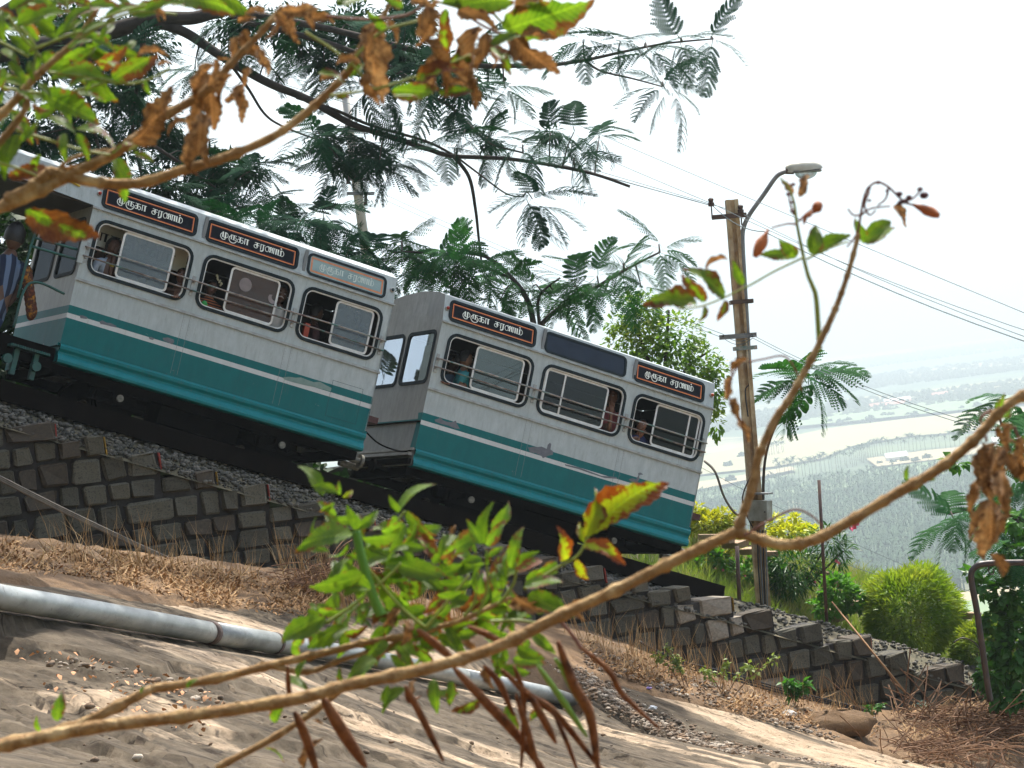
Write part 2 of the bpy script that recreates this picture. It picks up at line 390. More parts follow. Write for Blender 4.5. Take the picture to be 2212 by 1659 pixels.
# track bed and garden terrace behind it, then the fall to the plain
mBank = M('grassy_earth', srgb(66, 66, 50), srgb(96, 88, 68), 3, .95, .8, 18)
xs = np.linspace(-40, 60, 240); ws = np.r_[np.r_[-.97, -.9, -.75, -.6, np.linspace(-.45, 3.2, 21)], np.linspace(3.6, 9, 14), [10.5, 13, 18, 30, 60, 110, 180, 260]]
XE, WW = np.meshgrid(xs, ws, indexing='ij')
z = O0.z - np.clip(XE, -14, 34) * math.tan(GR) * 1.0 - .60
z = z - np.where(WW < -.1, np.clip(-.1 - WW, 0, .9) * np.interp(XE, [3, 9], [.64, .56]), 0) - np.where(WW > 2.0, np.clip((WW - 2.0) * 1.2, 0, .45), 0) * np.interp(XE, [7, 8.5], [1, -.1]) - np.where(WW > 3.2, np.clip(WW - 3.2, 0, 6) * .12, 0) * np.interp(XE, [7, 8.5], [1, .3])
z = z + np.clip(WW - 2, 0, 3) * .6 * np.interp(XE, [7.5, 9.5], [0, 1])
z = z - np.where(WW > 9, (WW - 9) * .62, 0) + (fbm(XE * 1.5, WW * 1.5) - .5) * np.where(WW > 2.3, .25, .05)
z = np.maximum(z, -121)
X = O0.x + TE.x * XE + NV.x * WW; Y = O0.y + TE.y * XE + NV.y * WW
me = np_mesh('terrace', np.stack([X, Y, z], -1).reshape(-1, 3), grid_faces(*X.shape), mBank, True)
tag(place(bpy.data.objects.new('terrace', me), None, Matrix.Identity(4)), 'grassy hill terrace under and behind the railway', kind='structure')
def bank_z(xe, w):
    r = trk(min(max(xe, -14), 34)) - .60
    if w < -.1: r -= min(-.1 - w, .9) * (.64 if xe < 3 else .56 if xe > 9 else .64 - (xe - 3) / 6 * .08)
    if w > 2: r -= min((w - 2) * 1.2, .45) * (1 if xe < 7 else -.1 if xe > 8.5 else 1 - (xe - 7) / 1.5 * 1.1)
    if w > 3.2: r -= min(w - 3.2, 6) * .12 * (1 if xe < 7 else .3)
    r += min(max(w - 2, 0), 3) * .6 * min(max((xe - 7.5) / 2, 0), 1)
    return r

# ------------------------------------------------------------------ the plain far below
VZ = -120.0
def on_plain(px, py, z=VZ):
    r = ray(px, py); return r * (z / r.z) if r.z < -1e-4 else r * 12000
k = NT('plain'); co = k.coord()
vo = k.n('ShaderNodeTexVoronoi'); vo.inputs['Scale'].default_value = .0035; k.l(k.stretch(co, (1, .45, 1), (0, 0, .2)), vo.inputs['Vector'])
fc = k.ramp(k.n('ShaderNodeSeparateColor').outputs[0], [(0, lin(.1, .1, .1)), (1, lin(1, 1, 1))])
sep = [n for n in k.t.nodes if n.type == 'SEPARATE_COLOR'][0]; k.l(vo.outputs['Color'], sep.inputs[0])
c = k.ramp(sep.outputs[0], [(.0, lin(.06, .10, .05)), (.3, lin(.10, .14, .06)), (.5, lin(.22, .22, .12)), (.7, lin(.08, .12, .06)), (.85, lin(.30, .27, .16)), (1, lin(.07, .11, .05))], 'CONSTANT')
c = k.mix(k.ramp(k.noise(co, .01, 6, .6), [(.45, lin(0, 0, 0)), (.6, lin(.8, .8, .8))]), c, lin(.045, .075, .04))
k.l(c, k.p.inputs['Base Color']); k.p.inputs['Roughness'].default_value = 1
mb = MB(); mb.add([(-14000, 150, VZ), (14000, 150, VZ), (14000, 14000, VZ), (-14000, 14000, VZ)], [(0, 1, 2, 3)])
mb.add([(-14000, 150, VZ), (14000, 150, VZ), (14000, -3000, VZ + 1), (-14000, -3000, VZ + 1)], [(3, 2, 1, 0)])
tag(mb.build('plain', k.m, M=Matrix.Identity(4)), 'flat farmland plain far below the hill', kind='structure')
def zz(x, y): return (1444 + .3472 * x, 768 + .3472 * y)
mStraw = M('straw_field', lin(.30, .27, .13), lin(.23, .22, .11), .02, 1); mPaleG = M('pale_green_field', lin(.17, .23, .11), lin(.12, .18, .08), .02, 1)
mOran = M('stubble_field', lin(.34, .27, .15), lin(.27, .23, .13), .02, 1)
FIELDS = [
    (mStraw, [(190, 630), (550, 545), (1000, 450), (1500, 390), (2260, 310), (2260, 455), (1900, 470), (1500, 500), (1150, 560), (950, 640), (650, 690), (190, 740)]),
    (mOran, [(1230, 640), (1600, 590), (2260, 520), (2260, 560), (1700, 640), (1300, 690)]),
    (mOran, [(150, 790), (420, 750), (760, 690), (800, 705), (500, 770), (150, 840)]),
    (mPaleG, [(560, 860), (900, 780), (1400, 690), (1900, 620), (2260, 590), (2260, 700), (1700, 740), (1300, 790), (900, 850), (560, 900)]),
    (mStraw, [(1100, 270), (1500, 225), (2260, 130), (2260, 165), (1600, 262), (1130, 300)]),
    (mPaleG, [(760, 400), (1200, 330), (1700, 280), (2260, 230), (2260, 290), (1700, 350), (1200, 400), (800, 440)]),
    (mStraw, [(1480, 95), (2260, 10), (2260, 40), (1500, 130)]),
    (mOran, [(1760, 1480), (1990, 1450), (2260, 1430), (2260, 1500), (1800, 1530)]),
    (mPaleG, [(1740, 1530), (2260, 1500), (2260, 1700), (1760, 1680)]),
    (mPaleG, [(190, 850), (560, 800), (560, 860), (190, 900)]),
]
for i, (m_, pl) in enumerate(FIELDS):
    mb = MB(); z_ = VZ + 2.0 + .4 * i; pts = [on_plain(*zz(*p), z_) for p in pl]
    mb.add(pts, [tuple(range(len(pts)))])
    tag(mb.build('field', m_), kind='structure')
# palms: separate trees along the field edges, groves as masses
mPalm = M('palm_frond', lin(.022, .060, .03), lin(.05, .095, .04), .03, .8, spec=.1); mPTrunk = M('palm_trunk', lin(.16, .13, .10), None, 3, .9)
def palm_crown(R, nf, seed, segs=3):
    r = random.Random(seed); vs = []; fs = []
    for i in range(nf):
        a = 2 * math.pi * i / nf + r.uniform(-.2, .2); el = r.uniform(-.1, 1.2); L = R * r.uniform(.8, 1.1); pr = None
        x = Vector((math.cos(a), math.sin(a), 0)); s = Vector((-math.sin(a), math.cos(a), 0)); p = Vector((0, 0, 0)); e = el
        for q in range(segs + 1):
            wd = L * .13 * (1 - q / (segs + .4)) + .02
            b = len(vs); vs += [p + s * wd - Vector((0, 0, wd * .5)), p, p - s * wd - Vector((0, 0, wd * .5))]
            if q: fs += [(b - 3, b - 2, b + 1, b), (b - 2, b - 1, b + 2, b + 1)]
            p = p + (x * math.cos(e) + Vector((0, 0, math.sin(e)))) * L / segs; e -= .55
    return vs, fs
crowns = []
for i in range(4):
    mb = MB(); vs, fs = palm_crown(4.6, 16, i); mb.add(vs, fs); crowns.append(mb.mesh('crown', mPalm))
trunks = []
for i in range(2):
    mb = MB(); h = 10.5; mb.tube([(.0, 0, 0), (.3 * (i - .5), .1, h * .5), (0, 0, h)], [.28, .2, .16], 5); trunks.append(mb.mesh('trunk', mPTrunk))
def palm(px, py, s=1.0, label=None):
    p = on_plain(px, py); r = empty('palm_tree', p); k_ = RNG.randrange(4); sc = s * U(.85, 1.15)
    inst('trunk', trunks[k_ % 2], r, Matrix.Translation(p) @ Matrix.Diagonal((1, 1, sc, 1)))
    inst('crown', crowns[k_], r, Matrix.Translation(p + Vector((0, 0, 10.4 * sc))) @ Matrix.Rotation(U(0, 6), 4, 'Z') @ Matrix.Scale(sc, 4))
    tag(r, label, 'palm tree', 'coconut palms along the field edges')
def along(pts, n, jy=3):
    for i in range(n):
        t = (i + U(-.3, .3)) / n * (len(pts) - 1); t = min(max(t, 0), len(pts) - 1.001); j = int(t); f = t - j
        yield pts[j][0] * (1 - f) + pts[j + 1][0] * f, pts[j][1] * (1 - f) + pts[j + 1][1] * f + U(-jy, jy)
for x, y in along([zz(1180, 660), zz(1330, 620), zz(1600, 590), zz(1950, 545), zz(2212, 500)], 44, 4):
    palm(x, y, 1.15, 'tall coconut palm in the long row between the straw field and the stubble strip')
for x, y in along([zz(680, 765), zz(900, 745), zz(1100, 690), zz(1250, 660)], 30, 5):
    palm(x, y, 1.15, 'tall coconut palm in the row crossing below the straw field')
for x, y in along([zz(600, 640), zz(740, 610)], 9, 3): palm(x, y, 1.0, 'coconut palm in the small stand at the straw field behind the pole')
for x, y in along([zz(620, 800), zz(780, 860), zz(1100, 800), zz(1500, 790)], 16, 6): palm(x, y, .9, 'scattered coconut palm at the edge of the pale green field')
def grove(name, region, n, label, s=1.0, nf=8, seed=1):
    """thousands of palms that read as one mass"""
    r = random.Random(seed); V = []; F = []; nvv = 0
    protos = [palm_crown(4.4, nf, 40 + i, 2) for i in range(5)]
    pv = [np.array([list(v) for v in p[0]]) for p in protos]; pf = [np.array(p[1]) for p in protos]
    x0, x1, y0, y1 = region
    for i in range(n):
        y = y0 + (y1 - y0) * (r.random() ** 1.0); x = x0(y) + (x1(y) - x0(y)) * r.random()
        j = r.randrange(5); a = r.uniform(0, 6.28); sc = s * r.uniform(.7, 1.3); h = 9.5 * sc * r.uniform(.8, 1.1)
        R_ = np.array([[math.cos(a), -math.sin(a), 0], [math.sin(a), math.cos(a), 0], [0, 0, 1]])
        V.append(pv[j] @ R_.T * sc + [x, y, VZ + h]); F.append(pf[j] + nvv); nvv += len(pv[j])
        V.append(np.array([[x - .25, y, VZ], [x + .25, y, VZ], [x + .15, y, VZ + h], [x - .15, y, VZ + h]])); F.append(np.array([[0, 1, 2, 3]]) + nvv); nvv += 4
    me = np_mesh(name, np.concatenate(V), np.concatenate(F), mPalm)
    tag(place(bpy.data.objects.new(name, me), None, Matrix.Identity(4)), label, kind='stuff')
lx = lambda y: .055 * y; rx_ = lambda y: .235 * y + 15
grove('palm_grove', (lx, rx_, 1060, 1400), 4200, 'dense coconut palm grove filling the near plain', .78, 8, 1)
grove('palm_grove', (lx, rx_, 1400, 1900), 5200, 'coconut palm grove running back to the green field', .78, 7, 2)
# broadleaf trees: bumpy crowns
mTreeF = M('far_tree_leaf', lin(.04, .07, .035), lin(.07, .10, .045), .25, 1, 1, .6)
def clump_mesh(seed, n=70):
    r = random.Random(seed); mb = MB()
    for i in range(n):
        d = Vector((r.gauss(0, 1), r.gauss(0, 1), abs(r.gauss(0, .8)))).normalized() * r.uniform(.5, 1)
        c = Vector((d.x * 4, d.y * 4, d.z * 4 + 2)); e = r.uniform(.6, 1.5)
        mb.ball(c, e, e, e * .8, nu=5, nv=3)
    return mb.mesh('crown', mTreeF)
clumps = [clump_mesh(i) for i in range(3)]
mbt = MB(); mbt.tube([(0, 0, 0), (0, 0, 3)], [.5, .35], 6); ft_trunk = mbt.mesh('trunk', mPTrunk)
def far_tree(px, py, s, label):
    p = on_plain(px, py); r = empty('far_tree', p)
    inst('trunk', ft_trunk, r, Matrix.Translation(p) @ Matrix.Scale(s, 4))
    inst('crown', clumps[RNG.randrange(3)], r, Matrix.Translation(p) @ Matrix.Rotation(U(0, 6), 4, 'Z') @ Matrix.Scale(s, 4))
    tag(r, label, 'tree', 'round trees standing in the fields')
far_tree(*zz(375, 700), 1.1, 'round lone tree in the straw field beside the coach end')
far_tree(*zz(390, 800), 1.2, 'round lone tree on the strip below the straw field')
far_tree(*zz(460, 640), 1.1, 'round tree at the straw field just left of the pole')
for x, y in along([zz(1000, 440), zz(1320, 400), zz(1700, 360), zz(2212, 330)], 15, 4): far_tree(x, y, U(.8, 1.5), 'hedgerow tree on the far edge of the straw field')
for x, y in along([zz(1300, 690), zz(1700, 650)], 5, 3): far_tree(x, y, U(.7, 1.1), 'small tree on the edge of the stubble strip')
def wood(y0, y1, n, label, seed, xl=.03, xr=.24):
    r = random.Random(seed); V = []; F = []; nv = 0
    src = []
    for c in clumps:
        vv = np.empty(len(c.vertices) * 3); c.vertices.foreach_get('co', vv); src.append((vv.reshape(-1, 3), [tuple(p.vertices) for p in c.polygons]))
    ico = []
    for i in range(n):
        y = r.uniform(y0, y1); x = r.uniform(xl * y, xr * y); s = r.uniform(3, 7)
        b = len(V)
        for a in range(7):
            for (rr_, zz_) in ((1, .1), (.85, .8), (.35, 1.25)):
                V.append((x + s * rr_ * math.cos(a * .9 + i) * r.uniform(.8, 1.2), y + s * rr_ * math.sin(a * .9 + i) * r.uniform(.8, 1.2), VZ + s * zz_ * r.uniform(.8, 1.2)))
        for a in range(7):
            n2_ = (a + 1) % 7
            for q in range(2): F.append((b + a * 3 + q, b + n2_ * 3 + q, b + n2_ * 3 + q + 1, b + a * 3 + q + 1))
    me = np_mesh('far_woodland', V, F, mTreeF)
    tag(place(bpy.data.objects.new('far_woodland', me), None, Matrix.Identity(4)), label, kind='stuff')
wood(3150, 3700, 1500, 'band of hazy woodland beyond the straw field', 5)
wood(4300, 5200, 2500, 'band of hazy woodland further out on the plain', 6)
wood(6200, 7400, 2500, 'faint far woodland near the horizon', 7)
# village sheds
mWh = M('whitewash', lin(.75, .75, .72), None, 1, .8); mRoofR = M('tile_roof', lin(.45, .2, .14), None, 1, .8); mDark = M('dark_opening', lin(.02, .02, .02), None, 1, .9)
for px, py, wd, roof, lab in [(1425, 300, 34, mWh, 'long white roofed shed among the trees on the plain'), (1440, 322, 36, mRoofR, 'long red roofed shed in front of the white shed on the plain'),
                    (1300, 335, 18, mRoofR, 'small red roofed house left of the sheds on the plain'), (1690, 265, 20, mRoofR, 'small red roofed house near the far hedgerow on the plain'), (1420, 665, 16, mWh, 'small white hut beyond the palm row'), (2105, 560, 22, mWh, 'white hut between the palm row and the dried leaves')]:
    p = on_plain(*zz(px, py)); r = empty('farm_building', p); L, Wd, H = wd / 2, 6, 5
    mb = MB(); mb.bb(-L, L, -Wd, Wd, 0, H); mb.build('wall', mWh, r, True, M=Matrix.Translation(p))
    mb = MB(); mb.add([(-L - 1, -Wd - 1, H), (L + 1, -Wd - 1, H), (L + 1, 0, H + 3.5), (-L - 1, 0, H + 3.5), (-L - 1, Wd + 1, H), (L + 1, Wd + 1, H)], [(0, 1, 2, 3), (3, 2, 5, 4), (0, 3, 4), (1, 5, 2), (0, 4, 5, 1)])
    mb.build('roof', roof, r, True, M=Matrix.Translation(p))
    mb = MB(); mb.bb(-1.2, 1.2, -Wd - .05, -Wd, 0, 3); mb.build('door', mDark, r, True, M=Matrix.Translation(p))
    tag(r, lab, 'building')
# far hills
mHill = M('hill_forest', lin(.05, .08, .05), lin(.09, .11, .06), .001, 1)
def ridge(dist, prof, depth, name, seed):
    xs_ = np.linspace(-.30, .42, 120); rows = []
    for j, t in enumerate(np.linspace(0, 1, 14)):
        h = np.interp(xs_, [p[0] for p in prof], [p[1] for p in prof]) * math.sin(math.pi * t)
        h = h * (1 + .35 * (fbm(xs_ * 22 + seed, np.full_like(xs_, t * 3.0)) - .5))
        rows.append(np.stack([xs_ * dist, np.full_like(xs_, dist + (t - .5) * depth), VZ + h], -1))
    V = np.stack(rows, 1).reshape(-1, 3)
    me = np_mesh(name, V, grid_faces(120, 14), mHill, True)
    tag(place(bpy.data.objects.new(name, me), None, Matrix.Identity(4)), kind='structure')
ridge(9500, [(-.3, 200), (-.1, 260), (.02, 420), (.07, 520), (.10, 430), (.14, 300), (.18, 330), (.22, 260), (.28, 200), (.42, 150)], 1800, 'far_hills', 3)
# the air
mb = MB(); mb.bb(-16000, 16000, -3500, 15000, VZ - 1.5, 640)
hz = NT('haze_air'); vol = hz.n('ShaderNodeVolumePrincipled'); vol.inputs['Color'].default_value = (.78, .93, 1, 1)
vol.inputs['Density'].default_value = 3.1e-4; vol.inputs['Anisotropy'].default_value = .35
hz.l(vol.outputs[0], hz.out.inputs['Volume']); hz.t.nodes.remove(hz.p)
tag(mb.build('haze', hz.m, M=Matrix.Identity(4)), 'pale blue haze over the plain', kind='stuff')

# ------------------------------------------------------------------ railway coaches
def paint(name, col, dirt=.35, chips=False):
    k = NT(name); co = k.coord(); st = k.stretch(co, (1.2, 1.2, .35))
    c = k.mix(k.ramp(k.noise(st, 9, 7, .7), [(.35, lin(0, 0, 0)), (.75, lin(dirt, dirt, dirt))]), col, tuple(v * .62 for v in col[:3]) + (1,))
    c = k.mix(k.ramp(k.noise(co, 2.6, 6, .7), [(.40, lin(0, 0, 0)), (.66, lin(.42, .42, .42))]), c, tuple(v * .72 for v in col[:3]) + (1,))
    c = k.mix(k.ramp(k.noise(k.stretch(co, (5, 5, .5)), 6, 5, .7), [(.58, lin(0, 0, 0)), (.70, lin(.35, .35, .35))]), c, srgb(92, 92, 84))
    c = k.mix(k.ramp(k.noise(co, 70, 3), [(.68, lin(0, 0, 0)), (.78, lin(.35, .35, .35))]), c, srgb(96, 88, 78))
    if chips:
        c = k.mix(k.ramp(k.noise(co, 5.5, 9, .72), [(.655, lin(0, 0, 0)), (.66, lin(1, 1, 1))], 'LINEAR'), c, srgb(136, 142, 144))
    k.l(c, k.p.inputs['Base Color']); k.p.inputs['Roughness'].default_value = .5; k.p.inputs['Specular IOR Level'].default_value = .22
    k.bump(k.noise(co, 2.6, 3), .3, .03); return k.m
mAlu = paint('aluminium_paint', lin(.49, .555, .56), .85)
mTeal = paint('teal_paint', lin(.002, .145, .15), .5, True)
mTealLit = paint('lit_teal_skirt_paint', lin(.005, .21, .235), .5)  # skirt teal lightened in the colour, as its flare faces up to light
mWhite = paint('white_stripe_paint', lin(.62, .64, .63), .3, True)
mAluEnd = paint('brushed_end_panel', lin(.36, .36, .34), .9)
mAluEnd.node_tree.nodes['Principled BSDF'].inputs['Metallic'].default_value = .5
mRubber = M('window_rubber', srgb(24, 34, 38), srgb(38, 48, 52), 14, .6, spec=.12)
mTrim = M('aluminium_trim', lin(.42, .43, .43), lin(.26, .26, .25), 12, .35, metal=.4)
mSash = M('sash_aluminium', lin(.80, .82, .80), lin(.62, .62, .60), 9, .45)
mBlackB = M('sign_black', srgb(14, 17, 28), srgb(8, 10, 17), 4, .35, spec=.1)
mGreyB = M('sign_weathered_green', srgb(142, 166, 164), srgb(124, 148, 148), 4, .35)
mBlankB = M('sign_blank_blue_grey', srgb(36, 48, 64), srgb(28, 38, 52), 3, .3, spec=.2)
mOrange = M('sign_orange_line', srgb(236, 142, 70), srgb(214, 116, 52), 20, .5); mRedL = M('sign_red_line', srgb(110, 30, 18), None, 20, .5)
mLetter = M('sign_letter_cream', srgb(246, 250, 240), srgb(226, 232, 224), 20, .5); mLetterP = M('sign_letter_pale', srgb(196, 208, 200), None, 20, .5)
mRust = M('rusty_bar', srgb(92, 66, 58), srgb(150, 144, 138), 7, .6, rnd=.1, c3=srgb(40, 104, 98)); mGBar = M('galvanised_bar', srgb(150, 148, 142), srgb(96, 76, 66), 5, .5, c3=srgb(48, 116, 108))
mIron = M('underframe_black', lin(.004, .004, .0045), lin(.008, .007, .006), 8, 1.0, spec=.0); mIronB = M('greasy_steel', lin(.26, .25, .20), lin(.12, .11, .09), 22, .6)
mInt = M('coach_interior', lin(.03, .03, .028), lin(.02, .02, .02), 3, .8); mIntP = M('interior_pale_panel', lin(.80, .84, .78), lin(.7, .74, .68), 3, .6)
mSeat = M('seat_orange', lin(.42, .05, .015), None, 3, .5); mSeatD = M('seat_dark_red', lin(.06, .012, .01), None, 3, .5)
mBrown = M('old_sign_ink', srgb(30, 42, 52), None, 3, .6)
def glass(name, tint, dust, dcol, refl=.22):
    k = NT(name); k.t.nodes.remove(k.p); tr = k.n('ShaderNodeBsdfTransparent'); tr.inputs[0].default_value = tint
    gl = k.n('ShaderNodeBsdfGlossy'); gl.inputs['Roughness'].default_value = .02; gl.inputs[0].default_value = (.9, .95, .95, 1)
    df = k.n('ShaderNodeBsdfDiffuse'); df.inputs[0].default_value = dcol
    a = k.n('ShaderNodeMixShader'); a.inputs[0].default_value = refl; k.l(tr.outputs[0], a.inputs[1]); k.l(gl.outputs[0], a.inputs[2])
    b = k.n('ShaderNodeMixShader'); k.l(k.ramp(k.noise(k.coord(), 3, 5, .6), [(.3, (dust * .6,) * 3 + (1,)), (.7, (min(dust * 1.35, 1),) * 3 + (1,))]), b.inputs[0])
    k.l(a.outputs[0], b.inputs[1]); k.l(df.outputs[0], b.inputs[2]); k.l(b.outputs[0], k.out.inputs['Surface']); return k.m
GL = {'milky': glass('dusty_glass', (.5, .55, .55, 1), .42, srgb(120, 134, 142), .12), 'clear': glass('clear_glass', (.62, .72, .68, 1), .10, srgb(110, 124, 116), .12),
      'brown': glass('stickered_glass', (.3, .25, .2, 1), .5, srgb(96, 72, 58), .07), 'dark': glass('dark_glass', (.3, .35, .33, 1), .04, srgb(60, 66, 66), .05), 'night': glass('deep_green_glass', (.08, .1, .09, 1), .03, srgb(40, 44, 42), .035),
      'end': glass('end_glass', (.5, .56, .55, 1), .10, srgb(170, 180, 176), .55)}
# the painted Tamil words, drawn as brush strokes (x, y in letter heights; t = thick upright)
def arc(cx, cy, rx, ry, a0, a1, n=9): return [(cx + rx * math.cos(math.radians(a0 + (a1 - a0) * i / n)), cy + ry * math.sin(math.radians(a0 + (a1 - a0) * i / n))) for i in range(n + 1)]
TH, TN = .20, .085
G_MA = lambda: [([(.10, 1), (.10, .02)], TH), ([(.0, .06), (.55, .06)], TN), ([(.50, .95), (.50, .04)], TH), (arc(.62, .5, .36, .48, 115, -90), TN)]
GLY = {
 'mu': (1.30, [([(.42, 1.0), (.42, .15)], TH), ([(.36, .12), (.80, .12)], TN), ([(.80, 1.0), (.80, -.02)], TH), (arc(.86, .52, .34, .42, 100, -92), TN), (arc(.62, .28, .55, .58, 112, 262, 12) + [(.80, -.2), (.80, .1)], .11)]),
 'ru': (1.30, [([(.42, .95), (.42, .15)], .17), ([(.30, .92), (1.22, .92)], TN), ([(.80, .92), (.80, .12)], TH), (arc(.96, .36, .22, .26, 90, -90), TN), (arc(.66, .22, .58, .62, 112, 350, 14), .12), ([(.62, .18), (.82, .18)], TN)]),
 'ka': (1.02, [([(.12, .94), (.92, .94)], TN), ([(.46, .94), (.46, .1)], TH), (arc(.30, .32, .26, .28, 60, 400, 12), TN), ([(.2, .56), (.72, .56)], TN), (arc(.72, .30, .22, .28, 90, -120), .12)]),
 'aa': (.82, [([(.08, .94), (.78, .94)], TN), ([(.16, .94), (.16, .02)], .12), ([(.56, .94), (.56, .02)], TH)]),
 'ca': (.92, [([(.12, .94), (.90, .94)], TN), ([(.50, .94), (.50, .3)], TH), (arc(.32, .34, .28, .30, 80, 360, 12), .10), ([(.25, .56), (.86, .56)], TN)]),
 'ra': (.84, [([(.10, .94), (.80, .94)], TN), ([(.16, .94), (.16, .02)], .12), ([(.56, .94), (.56, .02), (.40, -.16), (.16, -.2)], TH)]),
 'nna': (1.95, [(arc(.30, .46, .27, .44, 110, 440, 14), TN), (arc(.44, .5, .36, .46, 130, -60), .09), (arc(.86, .5, .26, .46, 180, 0), .10), ([(.80, .9), (.80, .05)], .17), (arc(1.22, .5, .24, .46, 180, 30), .09), ([(1.12, .8), (1.12, .05)], .14), ([(1.36, .94), (1.36, .02)], .14), ([(1.3, .94), (1.88, .94)], TN), ([(1.72, .94), (1.72, .02)], TH)]),
 'ma': (1.02, G_MA()),
 'm.': (1.02, G_MA() + [(arc(.5, 1.26, .07, .07, 0, 360, 6), .10)]),
 'u': (1.0, [(arc(.34, .62, .22, .26, -60, 250, 10), .10), ([(.5, .9), (.5, .1)], .16), ([(.1, .06), (.95, .06)], .09)]),
 'tha': (1.0, [([(.1, .94), (.85, .94)], TN), ([(.4, .94), (.4, .3)], TH), (arc(.5, .3, .36, .32, 100, -90), .11), ([(.5, 0), (.15, -.15), (.15, -.45)], .12)]),
}
def letters(mb, words, x, z, H, L, fy, dy=-.0035, mi=0):
    """strokes as thin raised ribbons; fy(z) = depth of the board at height z"""
    tot = sum(GLY[g][0] if g != ' ' else .75 for g in words); k_ = L / tot; cx = x
    for g in words:
        if g == ' ': cx += .75 * k_; continue
        for pl, wd in GLY[g][1]:
            pts = [Vector((cx + a * k_, 0, z + b * H)) for a, b in pl]
            for i in range(len(pts) - 1):
                d = pts[i + 1] - pts[i]; ln = d.length
                if ln < 1e-6: continue
                nrm = Vector((-d.z, 0, d.x)) / ln
                if len(pl) == 2 and abs(d.x) < abs(d.z): hw = wd * k_ / 2
                else: hw = wd * H / 2
                dd = d / ln * hw * (.5 if len(pl) > 2 else 0); q = [pts[i] - dd + nrm * hw, pts[i + 1] + dd + nrm * hw, pts[i + 1] + dd - nrm * hw, pts[i] - dd - nrm * hw]
                off = dy - .0004 * (i % 3)
                f_ = [Vector((p.x, fy(p.z) + off, p.z)) for p in q]; bk = [p + Vector((0, .003, 0)) for p in f_]
                mb.add(f_ + bk, [(0, 1, 2, 3)[::-1], (0, 1, 5, 4), (1, 2, 6, 5), (2, 3, 7, 6), (3, 0, 4, 7)], mi)
        cx += GLY[g][0] * k_
def rrect(x0, x1, z0, z1, r, n=5):
    out = []
    for cx, cz, a0 in ((x1 - r, z1 - r, 0), (x0 + r, z1 - r, 90), (x0 + r, z0 + r, 180), (x1 - r, z0 + r, 270)):
        out += [(cx + r * math.cos(math.radians(a0 + 90 * i / n)), cz + r * math.sin(math.radians(a0 + 90 * i / n))) for i in range(n + 1)]
    return out
def ring(mb, a, b, f, d, mi=0):
    """frame between outline a and outline b, standing d proud of the surface point f(x,z)"""
    n = len(a); vs = []
    for (x, z) in a: vs += [f(x, z, 0.006), f(x, z, -d)]
    for (x, z) in b: vs += [f(x, z, -d), f(x, z, 0.02)]
    fs = []
    for i in range(n):
        j = (i + 1) % n
        fs += [(2 * i, 2 * i + 1, 2 * j + 1, 2 * j), (2 * i + 1, 2 * n + 2 * i, 2 * n + 2 * j, 2 * j + 1), (2 * n + 2 * i, 2 * n + 2 * i + 1, 2 * n + 2 * j + 1, 2 * n + 2 * j)]
    mb.add(vs, fs, mi)
def holed_panel(mb, x0, x1, z0, z1, hole, f, mi=0, flip=False):
    """rectangle with a rounded opening"""
    cx = sum(p[0] for p in hole) / len(hole); cz = sum(p[1] for p in hole) / len(hole); out = []
    for (x, z) in hole:
        dx, dz = x - cx, z - cz
        t = min((x1 - cx) / dx if dx > 1e-9 else 1e9, (x0 - cx) / dx if dx < -1e-9 else 1e9, (z1 - cz) / dz if dz > 1e-9 else 1e9, (z0 - cz) / dz if dz < -1e-9 else 1e9)
        out.append((cx + dx * t, cz + dz * t))
    n = len(hole); vs = [f(x, z, 0) for x, z in hole] + [f(x, z, 0) for x, z in out]
    mb.add(vs, [(i, (i + 1) % n, n + (i + 1) % n, n + i) for i in range(n)], mi)
    for (X_, Z_) in ((x0, z0), (x1, z0), (x1, z1), (x0, z1)):
        i = min(range(n), key=lambda i: 0)  # corners closed below
    for i in range(n):
        a = out[i]; b = out[(i + 1) % n]
        if abs(a[0] - b[0]) > 1e-6 and abs(a[1] - b[1]) > 1e-6:
            c = (a[0] if abs(a[0] - x0) < 1e-6 or abs(a[0] - x1) < 1e-6 else b[0], a[1] if abs(a[1] - z0) < 1e-6 or abs(a[1] - z1) < 1e-6 else b[1])
            mb.add([f(*a, 0), f(*b, 0), f(*c, 0)], [(0, 1, 2)], mi)
CW = 1.82                                                            # coach width
def CANT(z): return .0 if z < 1.965 else (z - 1.965) * .20
def side(x, z, d): return (x, CANT(z) + d, z)
def sheet(mb, prof, x0, x1, mis, n=1):
    for (a, b), mi in zip(zip(prof[:-1], prof[1:]), mis):
        mb.add([(x0, *a), (x1, *a), (x1, *b), (x0, *b)], [(0, 1, 2, 3)], mi)
wheel_me = None
